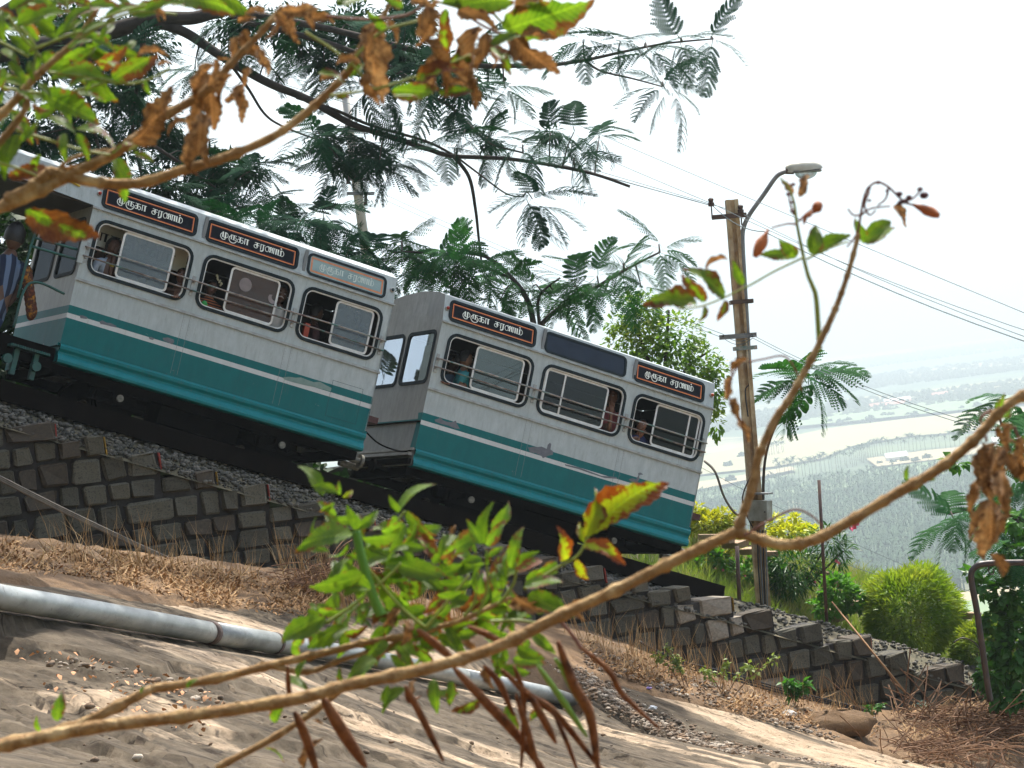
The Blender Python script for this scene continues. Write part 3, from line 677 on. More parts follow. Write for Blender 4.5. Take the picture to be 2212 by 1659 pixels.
def make_coach(s0, L, wins, signs, panes, label, chips, hatch=None, canopy=False):
    r = empty('railway_coach', None, coach_matrix(s0)); tag(r, label, 'railway coach', 'coaches of the hill railway')
    # body: painted side, skirt, far side, floor, downhill end
    mb = MB()
    prof = [(.10, -.012), (.0, -.012), (-.035, .0), (-.042, .03), (-.030, .065), (-.004, .10), (-.006, .13), (-.035, .165), (-.040, .20), (-.004, .235), (0, .26), (0, .555), (0, .615), (0, .715), (0, 1.04), (0, 1.08)]
    mis = [2, 2, 2, 2, 2, 2, 2, 2, 2, 1, 1, 3, 1, 0, 0]
    sheet(mb, prof, 0, L, mis)
    edges = [0] + [(wins[i][1] + wins[i + 1][0]) / 2 for i in range(len(wins) - 1)] + [L]
    for i, (a, b) in enumerate(wins):
        holed_panel(mb, edges[i], edges[i + 1], 1.08, 1.965, rrect(a + .035, b - .035, 1.185, 1.825, .11), side, 0)
        for p, q in zip(rrect(a + .035, b - .035, 1.185, 1.825, .11), rrect(a + .035, b - .035, 1.185, 1.825, .11)[1:] + rrect(a + .035, b - .035, 1.185, 1.825, .11)[:1]):
            mb.add([(p[0], 0, p[1]), (q[0], 0, q[1]), (q[0], .05, q[1]), (p[0], .05, p[1])], [(0, 1, 2, 3)], 0)
    sheet(mb, [(0, 1.965), (CANT(2.33), 2.33)], 0, L, [0])
    mb.bb(.01, L - .01, CW - .03, CW, -.01, 2.33, 0); mb.bb(.02, L - .02, .06, CW - .04, .10, .14, 4)
    mb.bb(L - .02, L, .0, CW, -.01, 1.965, 0); mb.bb(L - .02, L, .08, CW - .08, 1.965, 2.33, 0); mb.bb(L - .04, L - .021, .06, CW - .06, .14, 2.0, 4)
    mb.build('body', [mAlu, mTeal, mTealLit, mWhite, mInt], r, True)
    # interior lining: near wall inside, far wall, ceiling
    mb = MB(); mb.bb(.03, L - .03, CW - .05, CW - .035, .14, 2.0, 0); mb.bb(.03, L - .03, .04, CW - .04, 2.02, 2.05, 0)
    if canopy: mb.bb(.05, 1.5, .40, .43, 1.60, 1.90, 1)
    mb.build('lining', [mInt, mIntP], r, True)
    # roof
    mb = MB(); n = 12; ys = np.linspace(CANT(2.33), CW - CANT(2.33), n)
    hz_ = [2.33 + (.17 if canopy else .10) * max(math.sin(math.pi * i / (n - 1)), 0) ** .6 for i in range(n)]
    x0 = -1.42 if canopy else 0
    for i in range(n - 1): mb.add([(x0, ys[i], hz_[i]), (L, ys[i], hz_[i]), (L, ys[i + 1], hz_[i + 1]), (x0, ys[i + 1], hz_[i + 1])], [(0, 1, 2, 3)])
    for i in range(n - 1): mb.add([(L, ys[i], 2.30), (L, ys[i + 1], 2.30), (L, ys[i + 1], hz_[i + 1]), (L, ys[i], hz_[i])], [(0, 1, 2, 3)])
    mb.build('roof', mAlu, r, True, smooth=False)
    # uphill end wall with its windows
    def endf(y, z, d): return (-d * -1 if False else d, y + (CANT(z) if y < .3 else 0), z)
    mb = MB(); ew = [(.10, .84), (.97, 1.71)] if not canopy else [(.14, .80), (1.0, 1.68)]
    mb.add([(0, -.0, 0.0), (0, CW, 0.0), (0, CW, .22), (0, 0, .22)], [(0, 1, 2, 3)], 1 if canopy else 0)
    sheet_y = [(.22, .555, 1), (.555, .615, 2), (.615, .715, 1), (.715, 1.04, 0)] if canopy else [(.22, .59, 0), (.59, .63, 1), (.63, 1.04, 0)]
    for a, b, mi in sheet_y: mb.add([(0, 0, a), (0, CW, a), (0, CW, b), (0, 0, b)], [(0, 1, 2, 3)], mi)
    ee = [0, (ew[0][1] + ew[1][0]) / 2, CW]
    for i, (a, b) in enumerate(ew): holed_panel(mb, ee[i], ee[i + 1], 1.04, 1.965, rrect(a, b, 1.14, 1.83, .08), lambda y, z, d: (d, y, z), 0)
    for i in range(n - 1): mb.add([(0, ys[i] - .005, 1.965), (0, ys[i + 1], 1.965), (0, ys[i + 1], hz_[i + 1]), (0, ys[i], hz_[i])], [(0, 1, 2, 3)], 0)
    mb.add([(0, 0, 1.965), (0, ys[0], 1.965), (0, ys[0], hz_[0])], [(0, 1, 2)], 0)
    mb.bb(-.03, -.001, .0, CW, .20, .235, 1 if canopy else 0)
    if not canopy:
        mb.add([(-.0015, 0, .24), (-.0015, .14, .24), (-.0015, .11, .585), (-.0015, 0, .585)], [(0, 1, 2, 3)], 1); mb.add([(-.0015, 0, .63), (-.0015, .10, .63), (-.0015, .12, .715), (-.0015, 0, .715)], [(0, 1, 2, 3)], 1)
        mb.bb(-.035, -.001, .0, CW, .585, .60, 3); mb.bb(-.05, -.001, .04, CW - .04, .02, .09, 3); mb.bb(-.06, -.001, .04, CW - .04, .13, .17, 0)
    mb.build('end_wall', [mAluEnd, mTeal, mWhite, mIron], r, True)
    for a, b in ew:
        g = MB(); ring(g, rrect(a - .025, b + .025, 1.115, 1.855, .09), rrect(a + .02, b - .02, 1.16, 1.81, .06), lambda y, z, d: (d, y, z), .012)
        gw = g.build('end_window', mRubber, r, True)
        g2 = MB(); g2.add([(.006, y, z) for y, z in rrect(a, b, 1.14, 1.83, .08)], [tuple(range(24))]); g2.build('pane', GL['end'] if not canopy else GL['dark'], gw, True, M=coach_matrix(s0))
    # trims
    for nm, z, d, hgt, mt in (('gutter', 1.962, .026, .022, mTrim), ('sill_rail', 1.045, .020, .030, mTrim), ('rub_rail', .238, .018, .022, mTeal)):
        mb = MB(); mb.box((L / 2, -d / 2, z), (L / 2 + .012, 0, 0), (0, d / 2, 0), (0, 0, hgt / 2)); mb.build(nm, mt, r, True)
    mb = MB()
    for i, e in enumerate(edges[1:-1]):
        for xo in (e - .02, e + .07):
            mb.bb(xo - .002, xo + .002, -.0012, .001, .26, 1.03)
            for q in range(9): mb.ball((xo + .018, 0, .74 + q * .035 if q < 8 else .68), .004, .003, .004, nu=5, nv=3)
        mb.bb(e - .022, e + .022, CANT(2.1) - .016, CANT(2.1) + .01, 1.99, 2.30)
    for q in range(int(L / .14)):
        mb.ball((.07 + q * .14, -.001, 1.925), .005, .003, .005, nu=5, nv=3); mb.ball((.07 + q * .14, -.001, 1.005), .005, .003, .005, nu=5, nv=3)
    tag(mb.build('rivets', M_seam, r, True), kind='stuff')
    if hatch:
        a, b, c, d = hatch; mb = MB()
        for (x0_, x1_, z0_, z1_) in ((a, b, d - .004, d), (a, b, c, c + .004), (a, a + .004, c, d), (b - .004, b, c, d)): mb.bb(x0_, x1_, -.0015, .001, z0_, z1_)
        mb.build('hatch', M_seamD, r, True)
    for poly_, mt in chips:
        mb = MB(); mb.add([(x, -.0016, z) for x, z in poly_], [tuple(range(len(poly_)))]); mb.build('peeled_paint', mt, r, True)
    # windows
    for i, (a, b) in enumerate(wins):
        g = MB(); ring(g, rrect(a, b, 1.15, 1.86, .145), rrect(a + .042, b - .042, 1.192, 1.818, .105), side, .014)
        wnd = g.build('window', mRubber, r, True, smooth=False)
        g = MB(); ring(g, rrect(a + .042, b - .042, 1.192, 1.818, .105), rrect(a + .056, b - .056, 1.206, 1.804, .095), lambda x, z, d: (x, d, z), .006); g.build('inner_trim', mSash, wnd, True, M=coach_matrix(s0))
        for (pa, pb, kind_, bars) in panes[i]:
            g = MB(); y = .022 if kind_ != 'night' else .03
            ring(g, rrect(pa, pb, 1.212, 1.80, .06), rrect(pa + .026, pb - .026, 1.238, 1.774, .035), lambda x, z, d, y=y: (x, y + d * .6, z), .012)
            for xb in bars: g.bb(xb - .012, xb + .012, y - .012, y + .01, 1.24, 1.775)
            g.build('sash', mSash, wnd, True, M=coach_matrix(s0))
            g = MB(); g.bb(pa + .02, pb - .02, y - .001, y + .003, 1.23, 1.782); g.build('pane', GL[kind_], wnd, True, M=coach_matrix(s0))
    # guard bars across the windows
    for i, z in enumerate((1.455, 1.335)):
        mb = MB(); pts = [(x, -.052 + .004 * math.sin(x * 3 + i), z + .006 * math.sin(x * 2.1 + i * 2)) for x in np.linspace(.0, L - .02, 24)]
        mb.tube(pts, .0115, 6); mb.build('guard_bar', [mRust, mGBar][i], r, True, smooth=True)
    for e in [.045] + edges[1:-1] + [L - .06]:
        mb = MB(); mb.bb(e - .022, e + .022, -.012, .0, 1.27, 1.52); mb.bb(e - .015, e + .015, -.045, -.012, 1.315, 1.345); mb.bb(e - .015, e + .015, -.045, -.012, 1.435, 1.465); mb.build('bar_bracket', mTrim, r, True)
    # sign boards on the canted eaves
    for (a, b, kind_) in signs:
        g = MB(); ring(g, rrect(a, b, 1.995, 2.295, .075), rrect(a + .035, b - .035, 2.027, 2.263, .045), side, .012)
        sg = g.build('sign_board', mRubber, r, True)
        g = MB(); g.add([side(x, z, -.003) for x, z in rrect(a + .03, b - .03, 2.022, 2.268, .045)], [tuple(range(24))])
        g.build('board', {'k': mBlackB, 'g': mGreyB, 'b': mBlankB}[kind_], sg, True, M=coach_matrix(s0))
        if kind_ != 'b':
            for q, (o, wd, mt) in enumerate(((.054, .012, mOrange), (.070, .006, mRedL if kind_ == 'k' else mOrange))):
                g = MB()
                for (x0_, x1_, z0_, z1_) in ((a + o, b - o, 2.307 - o - .01 - wd, 2.307 - o - .01), (a + o, b - o, 1.983 + o + .01, 1.983 + o + .01 + wd), (a + o, a + o + wd, 1.993 + o, 2.297 - o), (b - o - wd, b - o, 1.993 + o, 2.297 - o)):
                    g.add([side(x0_, z0_, -.0045 - q * .0006), side(x1_, z0_, -.0045 - q * .0006), side(x1_, z1_, -.0045 - q * .0006), side(x0_, z1_, -.0045 - q * .0006)], [(0, 1, 2, 3)])
                g.build('border_line', mt, sg, True, M=coach_matrix(s0))
            g = MB(); w_ = b - a
            letters(g, ['mu', 'ru', 'ka', 'aa', ' ', 'ca', 'ra', 'nna', 'm.'], a + w_ * .15, 2.112, .078, w_ * .69, CANT, -.0055)
            g.build('lettering', mLetter if kind_ == 'k' else mLetterP, sg, True, M=coach_matrix(s0))
    # marker lamps
    for x, mt in ((.045, mLampR), (L - .05, mLampB if canopy else mLampO)):
        g = MB(); g.ball((x, CANT(2.15) - .005, 2.15), .034, .022, .034, nu=12, nv=6); lm = g.build('marker_lamp', mTrim, r, True, smooth=True)
        g = MB(); g.ball((x, CANT(2.15) - .028, 2.155), .022, .03, .024, nu=12, nv=6); g.build('lens', mt, lm, True, smooth=True, M=coach_matrix(s0))
    # underframe, bogie frames and wheels
    mb = MB(); mb.bb(.0, L, .12, .20, -.12, .0); mb.bb(0, L, CW - .2, CW - .12, -.12, 0)
    for x in (.05, L * .5, L - .1): mb.bb(x, x + .1, .12, CW - .12, -.12, 0)
    mb.bb(L * .36, L * .62, .25, .7, -.34, -.04); mb.tube([(L * .2, .9, -.1), (L * .8, .9, -.1)], .09, 8); mb.build('underframe', mIron, r, True)
    for x in ((.95, 3.21) if canopy else (1.04, 3.35)):
        mb = MB(); mb.bb(x - .42, x + .42, .16, .20, -.14, -.07); mb.bb(x - .09, x + .09, .13, .20, -.28, -.10)
        for q in range(5): mb.bb(x - .40 + q * .07, x + .40 - q * .07, .13, .165, -.30 + q * .02, -.285 + q * .02)
        mb.build('axle_guard', mIron, r, True)
        for y in (.24, CW - .34):
            g = MB(); g.tube([(x, y, -.2), (x, y + .05, -.2)], .27, 28); g.tube([(x, y + .05, -.2), (x, y + .075, -.2)], .30, 28); wl = g.build('wheel', mIron, r, True)
            g = MB(); g.tube([(x, y - .14, -.2), (x, y + .02, -.2)], .045, 12); g.build('hub', mIronB, wl, True, M=coach_matrix(s0))
    mb = MB(); mb.tube([(-.02, .55, -.06), (-.26, .55, -.06)], .035, 10); mb.tube([(-.26, .55, -.06), (-.30, .55, -.06)], .085, 16); mb.build('buffer', mIron, r, True)
    mb = MB(); mb.tube([(L + .02, .5, -.06), (L + .24, .5, -.06)], .04, 10); mb.tube([(L + .24, .5, -.06), (L + .28, .5, -.06)], .09, 16); mb.tube([(L + .02, .62, -.13), (L + .3, .62, -.13)], .045, 10); mb.build('buffer', mIronB, r, True)
    # benches seen through the openings
    for i, (a, b) in enumerate(wins):
        for xb in (a + .10, b - .05):
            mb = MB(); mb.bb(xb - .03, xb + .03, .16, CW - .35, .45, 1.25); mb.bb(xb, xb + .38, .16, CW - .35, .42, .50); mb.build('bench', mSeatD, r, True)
    return r
def COLLAST(): return list(COL.objects)[-1]
M_seam = M('seam_grey', srgb(120, 124, 126), None, 4, .6); M_seamD = M('seam_dark', srgb(10, 60, 60), None, 4, .6)
def lampm(name, c): return M(name, c, None, 4, .2)
mLampR = lampm('red_lens', lin(.30, .02, .012)); mLampO = lampm('orange_lens', lin(.42, .07, .015)); mLampB = lampm('blue_lens', lin(.01, .04, .06))
mPeel = M('bare_grey_primer', srgb(112, 116, 122), srgb(92, 96, 104), 14, .7); mPeelG = M('faded_green_filler', srgb(112, 138, 132), srgb(128, 150, 144), 14, .7)
def inv_side(px, py, s0):
    d = ray(px, py); k_ = O0.dot(NV) / d.dot(NV); p = d * k_ - O0; return (p.dot(TT) - s0, p.dot(TU))
def zpoly(zx0, zy0, zk, pts, s0): return [inv_side((x / zk + zx0) * .8534, (y / zk + zy0) * .8534, s0) for x, y in pts]
S1, L1 = 0.0, 4.27
S2, L2 = 5.02, 4.46
chips2 = [(zpoly(1350, 900, 4.424, [(-60, 1030), (0, 1020), (40, 1025), (90, 1018), (150, 1045), (160, 1000), (185, 975), (200, 990), (192, 1050), (222, 1075), (218, 1110), (170, 1120), (130, 1140), (105, 1150), (90, 1125), (30, 1095), (-40, 1085)], S2), mPeel),
          (zpoly(1350, 900, 4.424, [(1065, 1385), (1110, 1372), (1150, 1385), (1175, 1345), (1172, 1318), (1195, 1308), (1232, 1332), (1200, 1335), (1185, 1345), (1188, 1385), (1160, 1418), (1090, 1408)], S2), mPeel),
          (zpoly(1050, 820, 5.53, [(275, 1340), (330, 1325), (365, 1305), (390, 1345), (450, 1370), (520, 1375), (575, 1352), (590, 1400), (630, 1470), (560, 1465), (470, 1425), (370, 1400), (290, 1370)], S2), mPeel),
          (zpoly(1350, 900, 4.424, [(350, 1215), (520, 1255), (640, 1300), (760, 1345), (930, 1362), (940, 1380), (800, 1372), (640, 1320), (500, 1270), (360, 1235)], S2), mPeel)]
chips1 = [(zpoly(500, 600, 4.424, [(950, 1575), (1020, 1565), (1100, 1575), (1160, 1572), (1230, 1600), (1300, 1625), (1370, 1620), (1440, 1660), (1500, 1690), (1490, 1730), (1380, 1700), (1300, 1680), (1200, 1660), (1060, 1625), (980, 1600)], S1), mPeelG),
          (zpoly(0, 550, 4.424, [(1110, 1165), (1150, 1155), (1190, 1180), (1240, 1185), (1300, 1215), (1305, 1235), (1240, 1222), (1180, 1205), (1125, 1195)], S1), mPeel),
          (zpoly(0, 550, 4.424, [(1820, 1350), (1880, 1345), (1945, 1370), (1950, 1400), (1925, 1425), (1880, 1400), (1830, 1380)], S1), mPeel),
          (zpoly(0, 550, 4.424, [(890, 1095), (930, 1100), (980, 1120), (970, 1140), (900, 1130)], S1), mPeel),
          (zpoly(0, 550, 4.424, [(1665, 1345), (1690, 1340), (1730, 1358), (1710, 1375), (1675, 1365)], S1), mPeel)]
coach1 = make_coach(S1, L1, [(.09, 1.42), (1.56, 2.86), (2.98, 4.16)], [(.09, 1.39, 'k'), (1.51, 2.83, 'k'), (2.96, 4.13, 'g')],
    [[(.47, 1.17, 'milky', [])], [(1.96, 2.66, 'brown', [])], [(3.48, 4.04, 'milky', [])]],
    'upper silver and teal railway coach with an open platform and three lettered boards', chips1, hatch=(3.655, 4.105, .305, .775), canopy=True)
coach2 = make_coach(S2, L2, [(.135, 1.50), (1.645, 3.02), (3.15, 4.37)], [(.08, 1.46, 'k'), (1.60, 2.95, 'b'), (3.08, 4.29, 'k')],
    [[(.60, 1.36, 'clear', [])], [(1.72, 2.74, 'dark', [2.02])], [(3.55, 4.30, 'night', [4.12])]],
    'lower silver and teal railway coach with a blank middle sign board', chips2)
# open platform of the upper coach: eaves board, posts, railings, deck
mb = MB(); mb.add([(-1.42, CANT(2.04), 2.04), (0, CANT(1.985), 1.985), (0, CANT(2.33), 2.33), (-1.42, CANT(2.33), 2.33)], [(0, 1, 2, 3)]); mb.bb(-1.42, -.01, .04, CW - .04, 1.97, 2.0, 1); mb.bb(-1.42, -.01, CW - .03, CW, 1.985, 2.33)
mb.build('eaves_board', [mAlu, mInt], coach1, True)
mYel = M('yellow_paint', srgb(190, 170, 40), None, 4, .5)
mb = MB(); mb.tube([(-.62, CANT(2.2) - .004, 2.27), (-.42, CANT(2.2) - .004, 2.20), (-.22, CANT(2.1) - .004, 2.16)], .012, 6); mb.build('painted_flash', mYel, coach1, True)
mTealM = M('teal_rail', srgb(22, 92, 84), srgb(38, 70, 66), 6, .5)
for pts in ([(-.06, .02, 1.52), (-.5, .03, 1.50), (-.62, .04, 1.42), (-.64, .04, .62)], [(-.06, .02, 1.40), (-.62, .03, 1.38)], [(-.06, .02, 1.28), (-.62, .03, 1.27)],
            [(-.10, -.01, .82), (-.46, -.02, .86), (-.60, -.02, .72), (-.62, -.02, .25)], [(-1.36, .05, 2.0), (-1.38, .05, .25)]):
    mb = MB(); mb.tube(spline(pts, 5), .016, 8); mb.build('platform_rail', mTealM, coach1, True, smooth=True)
mb = MB(); mb.bb(-1.3, -.02, .05, CW - .05, .10, .16); mb.bb(-1.3, -.02, .05, .12, -.1, .1); mb.build('platform_deck', mIron, coach1, True)
mb = MB(); mb.bb(-.62, -.12, -.10, .10, .02, .05)
for q in range(16): mb.bb(-.61 + q * .031, -.595 + q * .031, -.12, -.10, .02, .05)
for x in (-.5, -.25): mb.bb(x - .03, x + .03, -.02, .06, -.30, .02)
mb.build('step_plate', mTealM, coach1, True)
for x_ in (-.25, -.62): mb = MB(); mb.tube([(x_, -.02, -.14), (x_, -.10, -.14)], .058, 14); mb.build('pipe_coupling', mTealM, coach1, True)
mb = MB(); mb.bb(-.05, .02, -.035, -.01, 1.24, 1.56); mb.build('handrail_plate', mAlu, coach1, True)
# old notice painted inside the upper coach
mb = MB(); letters(mb, ['u', 'aa', 'ka', 'tha', 'ma', 'ka', 'ra', 'aa'], .14, 1.67, .11, 1.2, lambda z: .398, -.004); mb.build('old_notice', mBrown, coach1, True)
# orange seat post in the third window
mb = MB(); mb.box((3.22, .2, 1.20), (.035, 0, 0), (0, .03, 0), (.0, 0, .22)); mb.build('seat_post', mSeat, coach1, True)
# round stickers on the brown pane
mStk = M('sticker_residue', srgb(142, 134, 134), srgb(120, 112, 112), 6, .8)
for cx, cz, rr_, a0, a1 in ((2.19, 1.62, .088, 0, 360), (2.60, 1.56, .07, 150, 350)):
    mb = MB(); o = [(cx + rr_ * math.cos(math.radians(t)), .0175, cz + rr_ * math.sin(math.radians(t))) for t in np.linspace(a0, a1, 20)]
    if a1 < 360: o += [(cx + .045 * math.cos(math.radians(t)) + .02, .0175, cz + .045 * math.sin(math.radians(t)) + .02) for t in np.linspace(a1, a0, 12)]
    mb.add(o, [tuple(range(len(o)))]); mb.build('sticker', mStk, coach1, True)
# cable hose between the coaches
mb = MB(); mb.tube([coach_matrix(S2) @ Vector(p) for p in spline([(-.72, .1, .28), (-.5, .05, .16), (-.2, .05, .14), (.0, .1, .2)], 5)], .012, 6)
tag(mb.build('hose', mIron), 'black hose slung between the two coaches', 'hose')

# ------------------------------------------------------------------ passengers
def cloth(name, c1, c2=None, sc=12): return M(name, c1, c2, sc, .85, .3, 40)
def stripes_mat(name, a, b, sc, axis='Z', c=None):
    k = NT(name); w = k.n('ShaderNodeTexWave', wave_type='BANDS', bands_direction=axis); w.inputs['Scale'].default_value = sc; w.inputs['Distortion'].default_value = 1.2; w.inputs['Detail'].default_value = 1
    k.l(k.coord(), w.inputs['Vector']); k.l(k.ramp(w.outputs['Fac'], [(.42, a), (.5, c or b), (.62, b)]), k.p.inputs['Base Color']); k.p.inputs['Roughness'].default_value = .85; return k.m
mSkin = M('brown_skin', lin(.17, .075, .04), lin(.21, .10, .055), 6, .5, transl=None); mSkinD = M('dark_skin', lin(.09, .042, .026), lin(.12, .06, .035), 6, .5)
mHair = M('black_hair', lin(.006, .005, .005), lin(.012, .01, .009), 30, .5, .5, 60); mEyeW = M('eye_white', lin(.5, .48, .45), None, 3, .3); mEyeD = M('eye_dark', lin(.01, .008, .006), None, 3, .2); mLip = M('lips', lin(.15, .05, .04), None, 3, .5)
def local(z, x, y, w, s0, zt={'A': (500, 600, 4.424), 'B': (0, 550, 4.424), 'C': (1050, 820, 5.53), 'D': (1350, 900, 4.424)}):
    x0, y0, k_ = zt[z]; d = ray((x / k_ + x0) * .8534, (y / k_ + y0) * .8534); q = ((O0 + NV * w).dot(NV)) / d.dot(NV); p = d * q - O0
    return Vector((p.dot(TT) - s0, w, p.dot(TU)))
def skin_body(verts, edges, radii):
    me = bpy.data.meshes.new('tmp'); me.from_pydata([tuple(v) for v in verts], edges, []); o = bpy.data.objects.new('tmp', me); COL.objects.link(o)
    m = o.modifiers.new('s', 'SKIN'); m.use_smooth_shade = True; me.update()
    for i, r in enumerate(radii): me.skin_vertices[0].data[i].radius = r if isinstance(r, tuple) else (r, r); me.skin_vertices[0].data[i].use_root = (i == 0)
    o.modifiers.new('d', 'SUBSURF').levels = 1
    dg = bpy.context.evaluated_depsgraph_get(); ev = o.evaluated_get(dg).to_mesh(); V = [v.co.copy() for v in ev.vertices]; F = [tuple(p.vertices) for p in ev.polygons]
    o.evaluated_get(dg).to_mesh_clear(); bpy.data.objects.remove(o); bpy.data.meshes.remove(me); return V, F
def hand(mb, wrist, d, nrm, sc, mi):
    """palm, four unequal bent fingers and a thumb that leaves the side of the palm"""
    d = d.normalized(); nrm = (nrm - d * nrm.dot(d)).normalized(); s = d.cross(nrm); R_ = Matrix((s, d, nrm)).transposed()
    mb.ball(wrist + d * .045 * sc, .040 * sc, .052 * sc, .016 * sc, mi=mi, nu=10, nv=7, M=R_)
    for i, (o, L) in enumerate(((-.030, .062), (-.010, .074), (.010, .070), (.029, .054))):
        b = wrist + d * .085 * sc + s * o * sc; k_ = wrist + d * (.085 + L * .5) * sc + s * o * 1.2 * sc + nrm * .004 * sc; e = wrist + d * (.085 + L * .92) * sc + s * o * 1.25 * sc + nrm * .020 * sc
        mb.tube([b - d * .02 * sc, b, k_, e], [.009 * sc, .0095 * sc, .0085 * sc, .006 * sc], 6, mi)
    b = wrist + d * .03 * sc - s * .035 * sc; mb.tube([b, b + (d * .6 - s * .8) * .035 * sc, b + (d * .9 - s * .7) * .062 * sc], [.013 * sc, .011 * sc, .007 * sc], 6, mi)
def person(root_m, coach_s0, head, yaw, label, shirt, skin, sc=1.0, tilt=0.0, arms=None, legs=None, hair=1, moustache=False, lean=(0, 0), pants=None, group='passengers in the coaches'):
    CM = coach_matrix(coach_s0); r = empty('person', None, CM @ Matrix.Translation(head - Vector((lean[0], lean[1], .78 * sc)))); tag(r, label, 'person', group)
    H = head; cy, sy = math.cos(yaw), math.sin(yaw); fw = Vector((sy, -cy, 0)); rt_ = Vector((cy, sy, 0)); up = Vector((0, 0, 1))
    pel = H - up * .74 * sc - Vector((lean[0], lean[1], 0)); neck = H - up * .145 * sc; chest = neck - up * .16 * sc - Vector((lean[0], lean[1], 0)) * .25; waist = pel.lerp(chest, .45)
    V = [pel, waist, chest, neck, neck + up * .05 * sc]; E_ = [(0, 1), (1, 2), (2, 3), (3, 4)]; Rr = [.135 * sc, .12 * sc, .135 * sc, .058 * sc, .05 * sc]
    hands_ = []
    for i, sg in enumerate((-1, 1)):
        sh = chest + rt_ * sg * .185 * sc + up * .07 * sc; V.append(sh); n = len(V) - 1; E_.append((2, n)); Rr.append(.062 * sc)
        a = arms[i] if arms and arms[i] else (sh + rt_ * sg * .04 * sc - up * .27 * sc, sh + rt_ * sg * .0 - up * .44 * sc + Vector((1, 0, 0)) * .14 * sc)
        if not (arms and arms[i]): a = tuple(Vector((q.x, max(q.y, .20) if legs is None else q.y, q.z)) for q in a)
        V += [a[0], a[1]]; E_ += [(n, n + 1), (n + 1, n + 2)]; Rr += [.042 * sc, .026 * sc]; hands_.append((a[0], a[1], sg))
    lx_ = Vector((1, 0, 0)); lg = legs or [(pel + Vector((.38 * sc, .10 + (sg + 1) * .09 * sc, 0)), pel + Vector((.40 * sc, .10 + (sg + 1) * .09 * sc, -.36 * sc))) for sg in (-1, 1)]
    fl = lx_ if legs is None else fw
    for i, sg in enumerate((-1, 1)):
        hp = pel + (rt_ * sg * .09 * sc if legs else Vector((0, .06 + (sg + 1) * .07, 0)) * sc); V += [hp, lg[i][0], lg[i][1], lg[i][1] + fl * .16 * sc]; n = len(V) - 4; E_ += [(0, n), (n, n + 1), (n + 1, n + 2), (n + 2, n + 3)]; Rr += [.095 * sc, .062 * sc, .042 * sc, .035 * sc]
    if legs is None: V = [Vector((q.x, max(q.y, .17) if j < 5 or j > 10 else q.y, q.z)) for j, q in enumerate(V)]
    vs, fs = skin_body(V, E_, Rr)
    if legs is None: vs = [Vector((q.x, max(q.y, .062) if (q.z < 1.20) else q.y, q.z)) for q in vs]
    mb = MB(); mis = []
    elb = [h[0] for h in hands_]
    for f in fs:
        c = sum((vs[i] for i in f), Vector()) / len(f); mi = 0
        if (c - neck).dot(up) > -.01 * sc and (c - neck).length < .12 * sc: mi = 1
        for (e, h_, sg) in hands_:
            ax_ = (h_ - e); t = (c - e).dot(ax_) / max(ax_.length_squared, 1e-6)
            if t > -.55 and (c - (e + ax_ * max(t, 0))).length < .09 * sc and (c - pel).length > .2 * sc: mi = 1
        if (c - pel).dot(up) < .03 * sc and mi == 0: mi = 2
        mis.append(mi)
    mb.add(vs, fs, mis)
    for (e, h_, sg) in hands_: hand(mb, h_, h_ - e, fw if abs((h_ - e).normalized().dot(fw)) < .8 else up, sc, 1)
    # head
    Rm = Matrix((rt_, -fw, up)).transposed() @ Matrix.Rotation(tilt, 3, 'Y'); nu, nv = 18, 13; b = len(mb.v); hv = []
    for i in range(nv + 1):
        t = math.pi * i / nv
        for j in range(nu):
            a = 2 * math.pi * j / nu; x, y, z = math.sin(t) * math.cos(a), math.sin(t) * math.sin(a), math.cos(t)
            k_ = 1 - .26 * max(0, -z) ** 1.4; X_, Y_, Z_ = x * .076 * k_, y * (.094 - .012 * max(0, -z)) * (1 if y > 0 else .95), z * .118
            if y < -.75: Y_ -= .016 * math.exp(-((x / .20) ** 2)) * math.exp(-(((z + .12) / .22) ** 2)); Y_ += .006 * math.exp(-(((abs(x) - .38) / .18) ** 2)) * math.exp(-(((z - .1) / .14) ** 2))
            hv.append(H + Rm @ Vector((X_, Y_, Z_)) * sc)
    mb.add(hv, [(i * nu + j, i * nu + (j + 1) % nu, (i + 1) * nu + (j + 1) % nu, (i + 1) * nu + j) for i in range(nv) for j in range(nu)], 1)
    for sg in (-1, 1):
        mb.ball(H + Rm @ Vector((sg * .030, -.083, .012)) * sc, .0135 * sc, .008 * sc, .008 * sc, mi=3, nu=8, nv=5, M=Rm); mb.ball(H + Rm @ Vector((sg * .030, -.090, .012)) * sc, .006 * sc, .004 * sc, .006 * sc, mi=4, nu=6, nv=4, M=Rm)
        mb.tube([H + Rm @ Vector((sg * .014, -.089, .032)) * sc, H + Rm @ Vector((sg * .032, -.090, .037)) * sc, H + Rm @ Vector((sg * .050, -.078, .031)) * sc], .0035 * sc, 5, 4)
        mb.ball(H + Rm @ Vector((sg * .075, .005, .0)) * sc, .010 * sc, .018 * sc, .028 * sc, mi=1, nu=7, nv=5, M=Rm)
    mb.tube([H + Rm @ Vector((-.024, -.080, -.052)) * sc, H + Rm @ Vector((0, -.088, -.050)) * sc, H + Rm @ Vector((.024, -.080, -.052)) * sc], .006 * sc, 5, 5)
    if moustache: mb.tube([H + Rm @ Vector((-.034, -.080, -.046)) * sc, H + Rm @ Vector((0, -.094, -.034)) * sc, H + Rm @ Vector((.034, -.080, -.046)) * sc], .008 * sc, 5, 3)
    mb.v = [tuple(CM @ Vector(v)) for v in mb.v]; mb.build('body', [shirt, skin, pants or mPants, mEyeW, mEyeD, mLip], r, smooth=True)
    hb = MB(); nu = 16; hv = []
